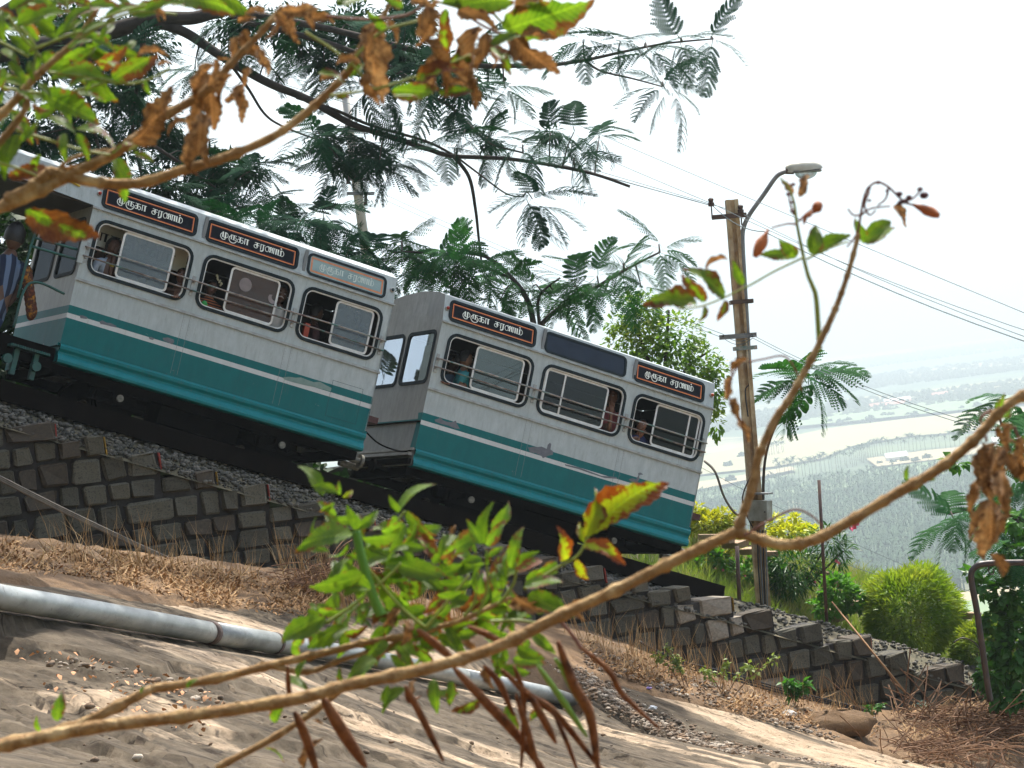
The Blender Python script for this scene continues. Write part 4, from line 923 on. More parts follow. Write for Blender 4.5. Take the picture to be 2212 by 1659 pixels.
    for i in range(8):
        t = math.pi * (.0 + .62 * i / 7)
        for j in range(nu):
            a = 2 * math.pi * j / nu; x, y, z = math.sin(t) * math.cos(a), math.sin(t) * math.sin(a), math.cos(t)
            if y < -.1: z = max(z, .42 + .25 * (-y)); 
            q = 1.10 + .03 * math.sin(j * 2.7 + i); hv.append(H + Rm @ Vector((x * .078 * q, y * .098 * q + .004, z * .120 * q * hair)) * sc)
    hb.add(hv, [(i * nu + j, i * nu + (j + 1) % nu, (i + 1) * nu + (j + 1) % nu, (i + 1) * nu + j) for i in range(7) for j in range(nu)])
    if hair > 1.01: hb.ball(H + Rm @ Vector((0, .10, -.02)) * sc, .05 * sc, .045 * sc, .06 * sc)
    hb.v = [tuple(CM @ Vector(v)) for v in hb.v]; hb.build('hair', mHair, r, smooth=True)
    return r
mPants = cloth('dark_trousers', lin(.02, .02, .03))
V3 = Vector
h = local('B', 1265, 330, .24, S1); e1 = local('B', 1225, 660, .12, S1); h1 = local('B', 1290, 420, .13, S1)
p1 = person(None, S1, h, .35, 'passenger with black hair in pale blue shirt, head leaning on a hand with yellow bracelet', cloth('pale_blue_cloth', lin(.30, .36, .44), lin(.38, .44, .50)), mSkinD, 1.0, .1, arms=[None, (e1, h1)])
mb = MB(); c = e1.lerp(h1, .45); mb.tube([c - (h1 - e1).normalized() * .008, c + (h1 - e1).normalized() * .008], .032, 12); mb.v = [tuple(coach_matrix(S1) @ Vector(v)) for v in mb.v]; mb.build('bracelet', mYel, p1)
h = local('B', 1110, 380, .55, S1); person(None, S1, h, .9, 'dark haired passenger half hidden behind the first one at the left of the first window', cloth('grey_blue_cloth', lin(.14, .17, .22)), mSkinD, 1.0)
h = local('B', 2035, 660, .22, S1); e1 = local('B', 2030, 860, .14, S1); h1 = local('B', 1975, 885, -.02, S1)
person(None, S1, h, -.5, 'child with black hair holding a hand out of the first window', cloth('brown_cloth', lin(.10, .05, .03)), mSkin, .85, .1, arms=[(e1, h1), None])
h = local('A', 155, 575, .25, S1); g = person(None, S1, h, -.1, 'girl with white flowers in her hair and an orange striped top', stripes_mat('orange_black_stripes', lin(.35, .10, .03), lin(.02, .012, .01), 9), mSkinD, .88, .15)
mb = MB()
for i in range(14): mb.ball(local('A', 215 + i * 4 + RNG.uniform(-14, 14), 425 + i * 9, .20, S1), .014, nu=6, nv=4)
mb.v = [tuple(coach_matrix(S1) @ Vector(v)) for v in mb.v]; mb.build('hair_flowers', M('jasmine_white', lin(.62, .6, .42), None, 3, .8), g)
mb = MB(); mb.ball(local('A', 75, 755, .12, S1), .045, .02, .05, nu=8, nv=6); mb.v = [tuple(coach_matrix(S1) @ Vector(v)) for v in mb.v]; tag(mb.build('toy', M('green_plastic', lin(.02, .35, .05), None, 3, .4)), 'small bright green object held beside the girl in the second window', 'toy')
h = local('A', 935, 650, .20, S1); person(None, S1, h, -.25, 'older man with grey moustache and white shirt at the right of the second window', cloth('white_cloth', lin(.62, .62, .58), lin(.52, .52, .48)), mSkinD, 1.02, .12, moustache=True)
h = local('A', 1330, 860, .45, S1); person(None, S1, h, 1.4, 'dark haired passenger in shadow at the left of the third window', cloth('dark_red_cloth', lin(.05, .015, .015)), mSkinD, 1.0)
h = local('A', 1755, 945, .22, S1); person(None, S1, h, -.1, 'passenger in teal shirt behind the dusty pane of the third window', cloth('teal_cloth', lin(.10, .28, .28)), mSkin, .95)
h = local('C', 715, 500, .28, S2); e1 = local('C', 700, 890, .06, S2); h1 = local('C', 480, 845, .02, S2)
person(None, S2, h, 1.15, 'woman in teal blouse resting her bare arm on the sill of the first window', cloth('teal_blouse', lin(.03, .22, .24), lin(.05, .30, .30)), mSkin, 1.0, .1, arms=[None, (e1, h1)] , hair=1.06)
h = local('C', 540, 560, .62, S2); person(None, S2, h, .3, 'man in blue grey shirt seated behind the woman in teal', cloth('blue_grey_cloth', lin(.10, .15, .22), lin(.14, .2, .27)), mSkinD, 1.0)
h = local('D', 175, 400, .30, S2); s = person(None, S2, h, 1.9, 'person in maroon sari with gold pattern at the left of the second window', mSari := M('maroon_gold_cloth', lin(.10, .008, .008), lin(.12, .01, .01), 30, .6, c3=lin(.5, .28, .05)), mSkinD, 1.05, hair=1.06)
h = local('D', 880, 470, .35, S2); e1 = local('D', 850, 840, .10, S2); h1 = local('D', 870, 640, .08, S2)
person(None, S2, h, -.8, 'passenger in red with bare arm raised at the right of the second window', cloth('pink_red_cloth', lin(.32, .05, .06), lin(.40, .09, .09)), mSkin, 1.0, arms=[(e1, h1), None])
h = local('D', 1210, 790, .14, S2); e1 = local('D', 1140, 990, .08, S2); h1 = local('D', 1190, 915, .03, S2)
person(None, S2, h, .15, 'boy in navy shirt looking out of the third window with a hand at his chin', cloth('navy_cloth', lin(.008, .012, .06), lin(.012, .018, .08)), mSkin, .84, .25, arms=[(e1, h1), None])
h = local('B', 165, 225, .35, S1)
pm = stripes_mat('blue_check_cloth', srgb(24, 36, 60), srgb(98, 116, 142), 2.6, 'X', srgb(48, 72, 108))
sc_ = 1.5; pel = h - V3((.04, 0, .74 * sc_))
person(None, S1, h, 2.6, 'man in blue striped shirt standing on the open platform with his back turned', pm, mSkinD, sc_, 0, arms=[(h + V3((-.35, .0, -.55)), h + V3((-.1, -.05, -.75))), (h + V3((.24, .1, -.6)), h + V3((.10, .0, -.85)))], legs=[(pel + V3((-.12, -.02, -.30)), pel + V3((-.12, .0, -.56))), (pel + V3((.10, -.04, -.30)), pel + V3((.1, .0, -.56)))], lean=(.10, 0), pants=cloth('blue_jeans', srgb(28, 48, 84), srgb(40, 62, 100)), group=None)
mb = MB()
for i in range(8):
    a = local('B', 300 + i * 8, 640 + i * 60, .20, S1); mb.ball(a, .07, .05, .11, nu=8, nv=6)
mb.v = [tuple(coach_matrix(S1) @ (Vector(v))) for v in mb.v]; tag(mb.build('cloth_bundle', M('yellow_printed_cloth', srgb(196, 132, 30), srgb(60, 30, 20), 16, .8, c3=srgb(120, 60, 30)), smooth=True), 'yellow patterned cloth bundle beside the man on the platform', 'cloth bundle')

# ------------------------------------------------------------------ track
mRail = M('rail_steel', lin(.055, .035, .025), lin(.03, .022, .018), 9, .6, metal=.3); mSleep = M('sleeper_concrete', lin(.10, .09, .08), lin(.06, .055, .05), 6, .9)
RT = empty('railway_track', None, coach_matrix(0)); tag(RT, 'steep railway track with two rails', kind='structure')
for y in (.42, 1.40):
    mb = MB()
    for (y0, y1, z0, z1) in ((-.035, .035, -.505, -.475), (-.010, .010, -.575, -.505), (-.06, .06, -.592, -.575)): mb.bb(-8, 34, y + y0, y + y1, z0, z1)
    mb.build('rail', mRail, RT, True)
mb = MB(); mb.bb(0, .20, .05, 1.77, -.67, -.59); slp = mb.mesh('sleeper', mSleep)
for i in range(58): inst('sleeper', slp, RT, coach_matrix(-7 + i * .68))
mb = MB(); mb.bb(-8, 9.9, -.50, -.22, -.70, -.47); mb.build('shadow_beam', M('shadow_beam_black', lin(.006, .005, .0045), lin(.010, .008, .007), 5, 1.0, spec=.0), RT, True)  # black beam added in place of the shadow beside the coaches
mb = MB(); mb.tube([(-8, .91, -.50), (34, .91, -.50)], .014, 6); mb.build('haulage_cable', mRail, RT, True)
# stones, shared shapes
def stone_mesh(name, seed, mat, flat=.7, n=1):
    r = random.Random(seed); mb = MB(); mb.ball((0, 0, 0), 1, 1, flat, nu=6, nv=4)
    mb.v = [tuple(c * r.uniform(.72, 1.15) for c in v) for v in mb.v]; return mb.mesh(name, mat)
def scatter(name, spots, mat, label, smin, smax, seed=1, flat=.7, kind='stuff'):
    """loose stones or flakes as one mesh"""
    r = random.Random(seed); protos = []
    for i in range(6):
        rr = random.Random(i + 90); b = MB(); b.ball((0, 0, 0), 1, 1, flat, nu=6, nv=4)
        v = np.array([[c * rr.uniform(.7, 1.2) for c in vv] for vv in b.v]); f = [list(t) for t in b.f]; protos.append((v, np.array(f)))
    V = []; F = []; nv = 0
    for p in spots:
        v, f = protos[r.randrange(6)]; s = smin + (smax - smin) * r.random() ** 2
        R_ = np.array(Matrix.Rotation(r.uniform(0, 6.3), 3, 'Z') @ Matrix.Rotation(r.uniform(-.6, .6), 3, 'X'))
        V.append((v * [s * r.uniform(.7, 1.4), s, s]) @ R_.T + np.array([p[0], p[1], p[2] + s * .3])); F.append(f + nv); nv += len(v)
    me = np_mesh(name, np.concatenate(V), np.concatenate(F), mat)
    return tag(place(bpy.data.objects.new(name, me), None, Matrix.Identity(4)), label, kind=kind)
mBall = M('ballast_stone', srgb(46, 46, 41), srgb(82, 80, 73), 5.5, .9, c3=srgb(110, 106, 97), det=2)
sp = []
for i in range(24000):
    xe = U(-3, 20); w = U(-.95, .36) if RNG.random() < .85 else U(.36, 2.3)
    if xe > 9.0 and RNG.random() < .75: continue
    sp.append(WP(xe, w, bank_z(xe, w) + U(-.01, .03)))
scatter('ballast', sp, mBall, 'grey crushed stone ballast beside the rails', .014, .046, 5)

# ------------------------------------------------------------------ stepped stone retaining wall
WW0 = -.93                                                     # plane of its face
steps = [(-1.85, .52), (-1.17, .26), (-.46, -.01), (.13, -.26), (.79, -.52), (1.50, -.825), (2.16, -1.085), (2.89, -1.395)]
for i in range(1, 9): steps.append((2.89 + i * (8.82 - 2.89) / 9, -1.395 - i * (3.48 - 1.395) / 9))
steps += [(8.82, -3.48), (9.47, -3.77), (10.27, -4.08), (11.08, -4.39), (11.72, -4.70), (12.70, -5.05), (13.5, -5.36), (14.4, -5.66), (15.3, -6.0), (16.2, -6.3)]
mStone = M('wall_stone', srgb(56, 55, 47), srgb(90, 86, 73), 5.5, .9, 1.0, 26, rnd=.3, c3=srgb(54, 55, 48), det=6)
mStoneL = M('pale_wall_stone', srgb(150, 142, 128), srgb(118, 110, 98), 4, .9, .8, 26, rnd=.12)
mStoneB = M('brown_wall_stone', srgb(84, 74, 60), srgb(62, 56, 48), 4, .9, 1.0, 26, rnd=.2, det=6)
mMort = M('wall_mortar', srgb(30, 25, 22), srgb(58, 56, 54), 3.4, .95, .8, 30)
def block(seed, mat):
    r = random.Random(seed); bm = bmesh.new(); bmesh.ops.create_cube(bm, size=2)
    bmesh.ops.bevel(bm, geom=bm.edges[:], offset=.16, segments=1, affect='EDGES')
    sx, sz_ = r.uniform(-.09, .09), r.uniform(-.09, .09); cs = {}
    for v in bm.verts:
        key = (v.co.x > 0, v.co.y > 0, v.co.z > 0)
        if key not in cs: cs[key] = Vector((r.uniform(-.22, .07), r.uniform(-.05, .05), r.uniform(-.20, .07)))
        d = cs[key]; v.co.x += d.x * (1 if v.co.x > 0 else -1); v.co.z += d.z * (1 if v.co.z > 0 else -1); v.co += Vector((r.uniform(-.05, .05), r.uniform(-.16, .16), r.uniform(-.05, .05)))
    me = bpy.data.meshes.new('stone'); bm.to_mesh(me); bm.free(); me.materials.append(mat); return me
blocks = [block(i, mStone) for i in range(9)] + [block(20 + i, mStoneB) for i in range(4)]; pale = [block(40 + i, mStoneL) for i in range(3)]
base = WP(6, WW0, -4.5)
MR = Matrix(((TE.x, NV.x, 0, 0), (TE.y, NV.y, 0, 0), (0, 0, 1, 0), (0, 0, 0, 1)))
WL = empty('stone_retaining_wall', base); tag(WL, 'stepped dark stone retaining wall running downhill beside the track', 'wall')
mb = MB(); prev = -6.0
ns = 0
for j, (xe, zt) in enumerate(steps):
    x0 = steps[j - 1][0] if j else -3.5
    mb.box(WP((x0 + xe) / 2, WW0 + .24, (zt - .04 + zt - 2.6) / 2), TE * (xe - x0) / 2 * .995, NV * .21, Vector((0, 0, 1.28)))
    # the course whose top is this step's tread: runs uphill until it is buried
    zb = (steps[j + 1][1] if j + 1 < len(steps) else zt - .3); H = zt - zb; x = xe; first = True
    while x > -3.2:
        L = (U(.22, .46) if not first else U(.28, .46)) * (1.0 if RNG.random() < .8 else 1.35); xa = x - L
        p = WP((x + xa) / 2, WW0, 0); g = gz(p.x, p.y) if True else 0
        if zt < g - .03 and x < xe - .5: break
        if ns < 300 and xa > -2.6:
            pool = pale if (abs(xe - 8.82) < .1 and xe - x < .9) or (abs(xe - 9.47) < .1 and .2 < xe - x < 1.0) or RNG.random() < .02 else blocks
            top = xe - x < .75; dp = .20 if top else .15; gap = .014 + .010 * RNG.random()
            me = pool[RNG.randrange(len(pool))]
            hz_ = H / 2 - gap * .8 + U(-.008, .005)
            Mx = Matrix.Translation(WP((x + xa) / 2, WW0 + dp - .03 + U(-.022, .018), (zt + zb) / 2 + U(-.006, .006))) @ MR @ Matrix.Rotation(U(-.05, .05), 4, 'Y') @ Matrix.Rotation(U(-.05, .05), 4, 'Z') @ Matrix.Diagonal((L / 2 - gap, dp, hz_, 1))
            inst('stone', me, WL, Mx); ns += 1
        x = xa; first = False
mb.build('mortar_core', mMort, WL)
mPY = M('yellow_mark_paint', srgb(176, 136, 30), srgb(110, 92, 40), 24, .8); mPR = M('red_mark_paint', srgb(158, 46, 32), srgb(110, 40, 30), 24, .8)
for j, (xe, zt) in enumerate(steps[:-3]):
    if j > 9 and j % 3 != 1: continue
    mb = MB(); mb.box(WP(xe - .003, WW0 + .12, zt - .145), TE * .006, NV * .13, Vector((0, 0, .095)))
    mb.v = [(v[0] + U(-.006, .006), v[1] + U(-.006, .006), v[2] + U(-.02, .02)) for v in mb.v]
    mb.build('painted_edge', [mPR, mPY][j % 2 if j < 9 else (j + 1) % 2], WL)

# ------------------------------------------------------------------ poles, lamp, wires
mConc = M('pole_concrete', srgb(206, 186, 150), srgb(150, 122, 88), 2.2, .9, .5, 30, c3=srgb(186, 172, 150)); mConcG = M('far_pole_concrete', srgb(196, 194, 186), srgb(170, 166, 158), 3, .9)
mGalv = M('grey_conduit', srgb(128, 130, 130), srgb(98, 100, 102), 5, .5, metal=.2); mDkI = M('dark_iron', srgb(58, 52, 50), srgb(84, 62, 48), 8, .7); mPorc = M('brown_porcelain', srgb(62, 46, 46), None, 3, .25)
mBoxG = M('grey_metal_box', srgb(150, 152, 144), srgb(116, 112, 100), 6, .6); mBlk = M('black_plastic', lin(.015, .015, .018), None, 3, .5)
PD = 38.3
def poly3(pts, d): return [P(x, y, d) for x, y in pts]
pole = empty('utility_pole', P(1650, 1330, PD)); tag(pole, 'tall weathered concrete pole carrying the street lamp and cable box', 'utility pole')
A = P(1580, 432, PD); B = P(1652, 1345, PD)
ax = (A - B).normalized(); rt = ax.cross(CF).normalized(); bk = rt.cross(ax)
mb = MB()
wA, wB = 18 / FPX * PD * .5 * 1.0 + .0, 24 / FPX * PD * .5
for sx, dd in ((-.62, .0), (.62, .0)):
    pass
# rectangular section with a recessed web on the face
def frust(mb, A, B, hw0, hw1, hd0, hd1, ox=0., oy=0.):
    q = []
    for c, hw, hd in ((B, hw1, hd1), (A, hw0, hd0)):
        for i, j in ((-1, -1), (1, -1), (1, 1), (-1, 1)): q.append(c + rt * (i * hw + ox) + bk * (j * hd + oy))
    mb.add(q, [(0, 3, 2, 1), (4, 5, 6, 7), (0, 1, 5, 4), (1, 2, 6, 5), (2, 3, 7, 6), (3, 0, 4, 7)])
frust(mb, A, B, .045, .055, .10, .12, 0, .03)
frust(mb, A - ax * .0, B, .030, .036, .12, .15, -.062); frust(mb, A, B, .030, .036, .12, .15, .062)
mb.build('shaft', mConc, pole)
mb = MB(); c = P(1575, 467, PD - .18); mb.box(c, rt * .26, bk * .03, ax * .035); mb.build('cross_arm', mDkI, pole)
for (x, y) in ((1536, 440), (1600, 455)):
    mb = MB(); c = P(x, y, PD - .18); mb.tube([c - ax * .22, c], .012, 6); mb.tube([c - ax * .04, c + ax * .01, c + ax * .02, c + ax * .07, c + ax * .09], [.045, .05, .035, .045, .02], 10); mb.build('insulator', mPorc, pole)
for y, off in ((652, .08), (752, .08)):
    mb = MB(); cx = 1580 + (y - 432) * 72 / 913; c = P(cx + 4, y, PD); mb.box(c, rt * .17, bk * .16, ax * .03); mb.build('clamp', mDkI if y == 652 else mRust, pole)
mb = MB(); c = P(1594, 726, PD - .17); mb.box(c, rt * .28, bk * .02, ax * .035); mb.build('bracket_bar', mGalv, pole)
for x in (1562, 1626):
    mb = MB(); c = P(x, 726, PD - .20); mb.tube([c - bk * .01, c + bk * .02], .014, 8); mb.build('bolt', mRail, pole)
# lamp arm and head
arm = poly3([(1620, 808), (1614, 700), (1608, 600), (1604, 520), (1607, 490), (1620, 462), (1650, 420), (1675, 384), (1690, 373), (1706, 369)], PD - .1)
mb = MB(); mb.tube(spline(arm, 5), [.034] * 46, 8); mb.build('lamp_arm', mGalv, pole, smooth=True)
LM = MB()
la = P(1700, 366, PD - .1); lb = P(1772, 362, PD - .1); ldx = (lb - la).normalized(); ldy = bk; ldz = ldx.cross(ldy) * 1
if ldz.z < 0: ldz = -ldz
LMx = Matrix(((ldx.x, ldy.x, ldz.x, la.x), (ldx.y, ldy.y, ldz.y, la.y), (ldx.z, ldy.z, ldz.z, la.z), (0, 0, 0, 1)))
lampH = MB()
prof = [(-.02, .035, .05, -.04), (.05, .075, .085, -.06), (.10, .11, .10, -.05), (.25, .14, .125, -.04), (.40, .14, .12, -.03), (.49, .12, .07, -.02), (.53, .06, .02, -.01)]
vs = []; N_ = 14
for (x, hw, hh, zb) in prof:
    for j in range(N_):
        a = math.pi * j / (N_ - 1); vs.append(LMx @ Vector((x, hw * math.cos(a), zb + (hh - zb) * max(math.sin(a), 0) ** .7)))
fs = [(i * N_ + j, i * N_ + j + 1, (i + 1) * N_ + j + 1, (i + 1) * N_ + j) for i in range(len(prof) - 1) for j in range(N_ - 1)]
lampH.add(vs, fs); mLampS = M('lamp_housing', srgb(196, 196, 184), srgb(166, 164, 150), 5, .45)
lh = lampH.build('lamp_head', mLampS, pole, smooth=True)
mb = MB(); q = [LMx @ Vector((x, y, -.055)) for x, y in ((.08, -.12), (.50, -.13), (.52, 0), (.50, .13), (.08, .12))]; q2 = [LMx @ Vector((x, y, -.035)) for x, y in ((.08, -.12), (.50, -.13), (.52, 0), (.50, .13), (.08, .12))]
mb.add(q + q2, [(0, 1, 2, 3, 4), (0, 1, 6, 5), (1, 2, 7, 6), (2, 3, 8, 7), (3, 4, 9, 8), (4, 0, 5, 9)]); mb.build('lamp_rim', mGalv, lh)
mb = MB(); mb.ball(LMx @ Vector((.28, 0, -.055)), .17, .11, .11, nu=16, nv=8, M=LMx.to_3x3()); k_ = [v for v in mb.v]
gl2 = glass('lamp_bowl_glass', (.7, .75, .75, 1), .3, srgb(150, 160, 156), .2); mb.build('lamp_bowl', gl2, lh, smooth=True)
mb = MB(); c = P(1700, 369, PD - .1); mb.tube([c - ldx * .02, c + ldx * .10], [.05, .06], 10); mb.build('lamp_neck', mDkI, lh)
# cable box and cables down the pole
bx = MB(); c = P(1642, 1103, PD - .28); bx.box(c, CR * .135 - CF * .05, (CF * .09 + CR * .05), CU * .15); cb = bx.build('junction_box', mBoxG, pole)
mb = MB(); c2 = P(1652, 1106, PD - .42); mb.tube([c2 - CF * .01, c2 + CF * .03], .012, 8); mb.build('lock', mRail, cb)
mb = MB(); c = P(1643, 1066, PD - .3); mb.box(c, CR * .15, CF * .12 + CR * .05, CU * .012); mb.build('box_lid', mGalv, cb)
for i in range(4):
    mb = MB(); mb.tube(spline([P(1636 + i * 6, 1145, PD - .2), P(1638 + i * 6, 1220, PD - .2), P(1646 + i * 4, 1330, PD - .2)], 4), .012, 5); mb.build('down_cable', mGalv if i % 2 else mBlk, pole)
mb = MB(); mb.tube(spline([P(1522, 996, PD + .3), P(1545, 1020, PD), P(1565, 1075, PD - .1), P(1590, 1110, PD - .2), P(1612, 1112, PD - .2), P(1628, 1130, PD - .2)], 6), .02, 6); mb.build('drooping_conduit', M('conduit_brown', srgb(96, 86, 74), None, 3, .6), pole, smooth=True)
mb = MB(); mb.tube(spline([P(1634, 1010, PD - .16), P(1618, 1035, PD - .2), P(1604, 1075, PD - .25), P(1612, 1110, PD - .25), P(1626, 1140, PD - .25)], 6), .012, 6); mb.build('drooping_conduit', mBlk, pole, smooth=True)
mb = MB(); mb.tube(spline([P(1620, 808, PD - .1), P(1618, 830, PD - .12), P(1610, 845, PD - .14), P(1616, 900, PD - .15)], 5), .010, 5); mb.build('lamp_wire', mBlk, pole)
# far pole behind the tree
FD = 56.0
fp = empty('utility_pole', P(800, 640, FD)); tag(fp, 'slender pale concrete pole rising behind the upper coach', 'utility pole')
mb = MB(); mb.tube([P(806, 660, FD), P(768, 380, FD), P(745, 200, FD)], [.12, .105, .09], 10); mb.build('shaft', mConcG, fp, smooth=True)
for y, x, l in ((418, 775, .30), (387, 771, .22), (282, 762, .4)):
    mb = MB(); c = P(x + 4, y, FD - .1); mb.box(c, CR * l, CF * .04, CU * .035); mb.build('cross_arm', mGalv, fp)
for x, y in ((754, 372), (766, 372), (752, 384), (790, 430)):
    mb = MB(); c = P(x, y, FD - .15); mb.tube([c - CU * .14, c + CU * .12], [.05, .035], 6); mb.build('insulator', mPorc, fp)
# overhead wires
wiresL = []
def wire(pts, r, label, grp, m=None):
    mb = MB(); mb.tube(spline([P(*p) for p in pts], 8), r, 4, cap=False); o = mb.build('overhead_wire', m or mWire); tag(o, label, 'wire', grp)
mWire = M('wire_grey', srgb(92, 108, 112), None, 3, .6)
def span(pts):
    out = []
    for a, b in zip(pts[:-1], pts[1:]):
        A_, B_ = P(*a), P(*b)
        for i in range(8): t = i / 8; out.append(A_.lerp(B_, t) - Vector((0, 0, .10 * 4 * t * (1 - t))))
    return out + [P(*pts[-1])]
def wire(pts, r, label, grp, m=None):
    mb = MB(); mb.tube(span(pts), r, 4, cap=False); o = mb.build('overhead_wire', m or mWire); tag(o, label, 'wire', grp)
wire([(560, -40, 56), (2300, 712, 30)], .005, 'topmost overhead wire of the upper set', 'upper overhead wires')
wire([(560, -5, 56), (1545, 443, 38.2), (2300, 742, 29)], .005, 'second overhead wire of the upper set, touching the cross arm', 'upper overhead wires')
wire([(120, 28, 70), (1540, 445, 38.2), (1650, 500, 37), (2300, 766, 29)], .0075, 'thickest overhead wire of the upper set, lowest of all', 'upper overhead wires')
wire([(150, 8, 70), (1600, 460, 38.2), (2300, 758, 29)], .005, 'third overhead wire of the upper set', 'upper overhead wires')
wire([(300, 265, 70), (760, 386, 56), (1562, 722, 38.2), (1626, 724, 38.0), (2120, 918, 30)], .005, 'upper wire of the lower pair fixed to the pole bracket', 'lower overhead wires')
wire([(300, 277, 70), (760, 398, 56), (1562, 730, 38.2), (1626, 730, 38.0), (2120, 927, 30)], .005, 'lower wire of the lower pair fixed to the pole bracket', 'lower overhead wires')
wire([(1515, 1090, 42), (2080, 1300, 42)], .005, 'thin wire crossing low over the grove behind the round bush', 'low wires')
wire([(1515, 1010, 44), (2100, 1280, 44)], .004, 'thin wire crossing the grove above the other low wire', 'low wires')

# ------------------------------------------------------------------ posts, pipe frame, stick, cables
mPost = M('rusty_post', srgb(64, 50, 50), srgb(92, 66, 54), 9, .7); mBlkP = M('black_painted_pipe', srgb(34, 32, 34), srgb(64, 46, 40), 7, .45)
def post(pts, r, label, name='steel_post'):
    mb = MB(); mb.tube(pts, r, 8); tag(mb.build(name, mPost, smooth=True), label, 'post')
post([P(1786, 1345, 36.3), P(1769, 1037, 36.3)], .024, 'thin rusty steel post with a flat top standing on the wall')
post([P(1598, 1315, 37.2), P(1592, 1180, 37.2)], .03, 'short dark post just left of the concrete pole')
post([P(1492, 1260, 41), P(1476, 1192, 41)], .055, 'pale leaning concrete stub under the end of the lower coach')
mb = MB(); mb.tube(spline([P(2140, 1515, 33.5), P(2132, 1470, 33.5), P(2112, 1330, 33.5), P(2098, 1250, 33.5), P(2106, 1226, 33.5), P(2135, 1217, 33.5), P(2230, 1215, 33.5)], 6), .042, 10)
fr_ = mb.build('pipe_frame', mBlkP, smooth=True); tag(fr_, 'bent dark steel pipe frame at the right edge', 'pipe frame')
mb = MB(); mb.tube(spline([P(2060, 1388, 33.6), P(2080, 1378, 33.6), P(2105, 1388, 33.6), P(2122, 1412, 33.6)], 5), .010, 6); mb.build('handle', mBlkP, fr_, smooth=True)
mb = MB(); mb.tube(spline([P(2135, 1222, 33.5), P(2137, 1238, 33.5), P(2145, 1240, 33.5), P(2147, 1228, 33.5)], 5), .010, 6); mb.build('hook', mBlkP, fr_, smooth=True)
mb = MB(); mb.tube([P(1797, 1300, 35.2), P(1955, 1495, 33.9)], [.012, .016], 6); tag(mb.build('stick', M('dry_stick', srgb(146, 112, 80), None, 3, .9), smooth=True), 'thin straight stick leaning against the stone wall', 'stick')
mCab = M('grey_cable', srgb(112, 106, 96), srgb(78, 74, 68), 6, .6)
for i in range(3):
    pts = [(-30, 1014 + i * 4, 27.6), (120, 1090 + i * 4, 28.3), (300, 1176 + i * 3, 29.3), (420, 1228 + i * 2, 30), (490, 1252, 30.3), (560, 1270 + i * 3, 30.6)]
    mb = MB(); mb.tube(spline([P(*p) for p in pts], 6), .0135, 6)
    tag(mb.build('cable', mCab, smooth=True), ['uppermost of the three grey cables slanting across the stone wall', 'middle of the three grey cables slanting across the stone wall', 'lowest of the three grey cables slanting across the stone wall'][i], 'cable', 'cables slanting across the wall')
for i in range(3):
    pts = [(1380, 1385, 32.9), (1460, 1424 + i * 5, 33.0), (1560, 1450 + i * 6, 33.2), (1700, 1490 + i * 5, 33.8), (1840, 1525 + i * 3, 34.4), (1900, 1545, 34.8)]
    mb = MB(); mb.tube(spline([P(*p) for p in pts], 6), .013, 6)
    tag(mb.build('cable', mBlk, smooth=True), ['uppermost of the three black cables along the foot of the right wall', 'middle of the three black cables along the foot of the right wall', 'lowest of the three black cables along the foot of the right wall'][i], 'cable', 'cables along the wall foot')
# the large pipe on the rock
k = NT('pipe_zinc'); co = k.coord(); c = k.ramp(k.noise(k.stretch(co, (.35, 1, 2.2)), 3, 6, .65), [(.3, srgb(116, 120, 118)), (.62, srgb(164, 168, 166))])
c = k.mix(k.ramp(k.noise(co, 16, 6, .7), [(.60, lin(0, 0, 0)), (.70, lin(.8, .8, .8))]), c, srgb(96, 92, 82)); k.l(c, k.p.inputs['Base Color']); k.p.inputs['Roughness'].default_value = .38; k.p.inputs['Metallic'].default_value = .15; mPipe = k.m
PR = .089
def onrock(px, py, d):
    p = P(px, py, d); return p
pc_ = [(-120, 1259, 16.6), (0, 1290, 17.4), (215, 1325, 18.9), (455, 1367, 20.8), (610, 1392, 22.2), (760, 1415, 23.6), (1000, 1462, 26.0), (1190, 1500, 28.6), (1250, 1520, 29.6)]
pr = empty('water_pipe', PIP[3]); tag(pr, 'long weathered grey water pipe lying on the granite', 'pipe')
mb = MB(); mb.tube(PIP[:4], PR, 24); mb.build('pipe_length', mPipe, pr, smooth=True)
mb = MB(); mb.tube(PIP[3:7], PR * .96, 24); mb.build('pipe_length', mPipe, pr, smooth=True)
mb = MB(); mb.tube(PIP[6:], PR * .96, 24); mb.build('pipe_length', mPipe, pr, smooth=True)
def at(i, f): return PIP[i].lerp(PIP[i + 1], f)
mSeal = M('joint_sealant', srgb(96, 80, 74), srgb(60, 50, 48), 20, .8)
for c0, c1, rr_, mt in ((at(2, .97), at(3, .02), PR * 1.10, mSeal), (at(3, .02), at(3, .86), PR * 1.05, mPipe), (at(3, .86), at(3, .90), PR * 1.09, mSeal), (at(7, .85), at(7, 1.02), PR * 1.12, mGalv)):
    mb = MB(); mb.tube([c0, c1], rr_, 24); mb.build('collar' if mt is not mPipe else 'sleeve', mt, pr, smooth=True)
# supports where it ends
mb = MB(); e = at(7, .9); mb.box(e - Vector((0, 0, .13)), Vector((.03, 0, 0)), Vector((0, .03, 0)), Vector((0, 0, .08))); mb.build('pipe_foot', mDkI, pr)

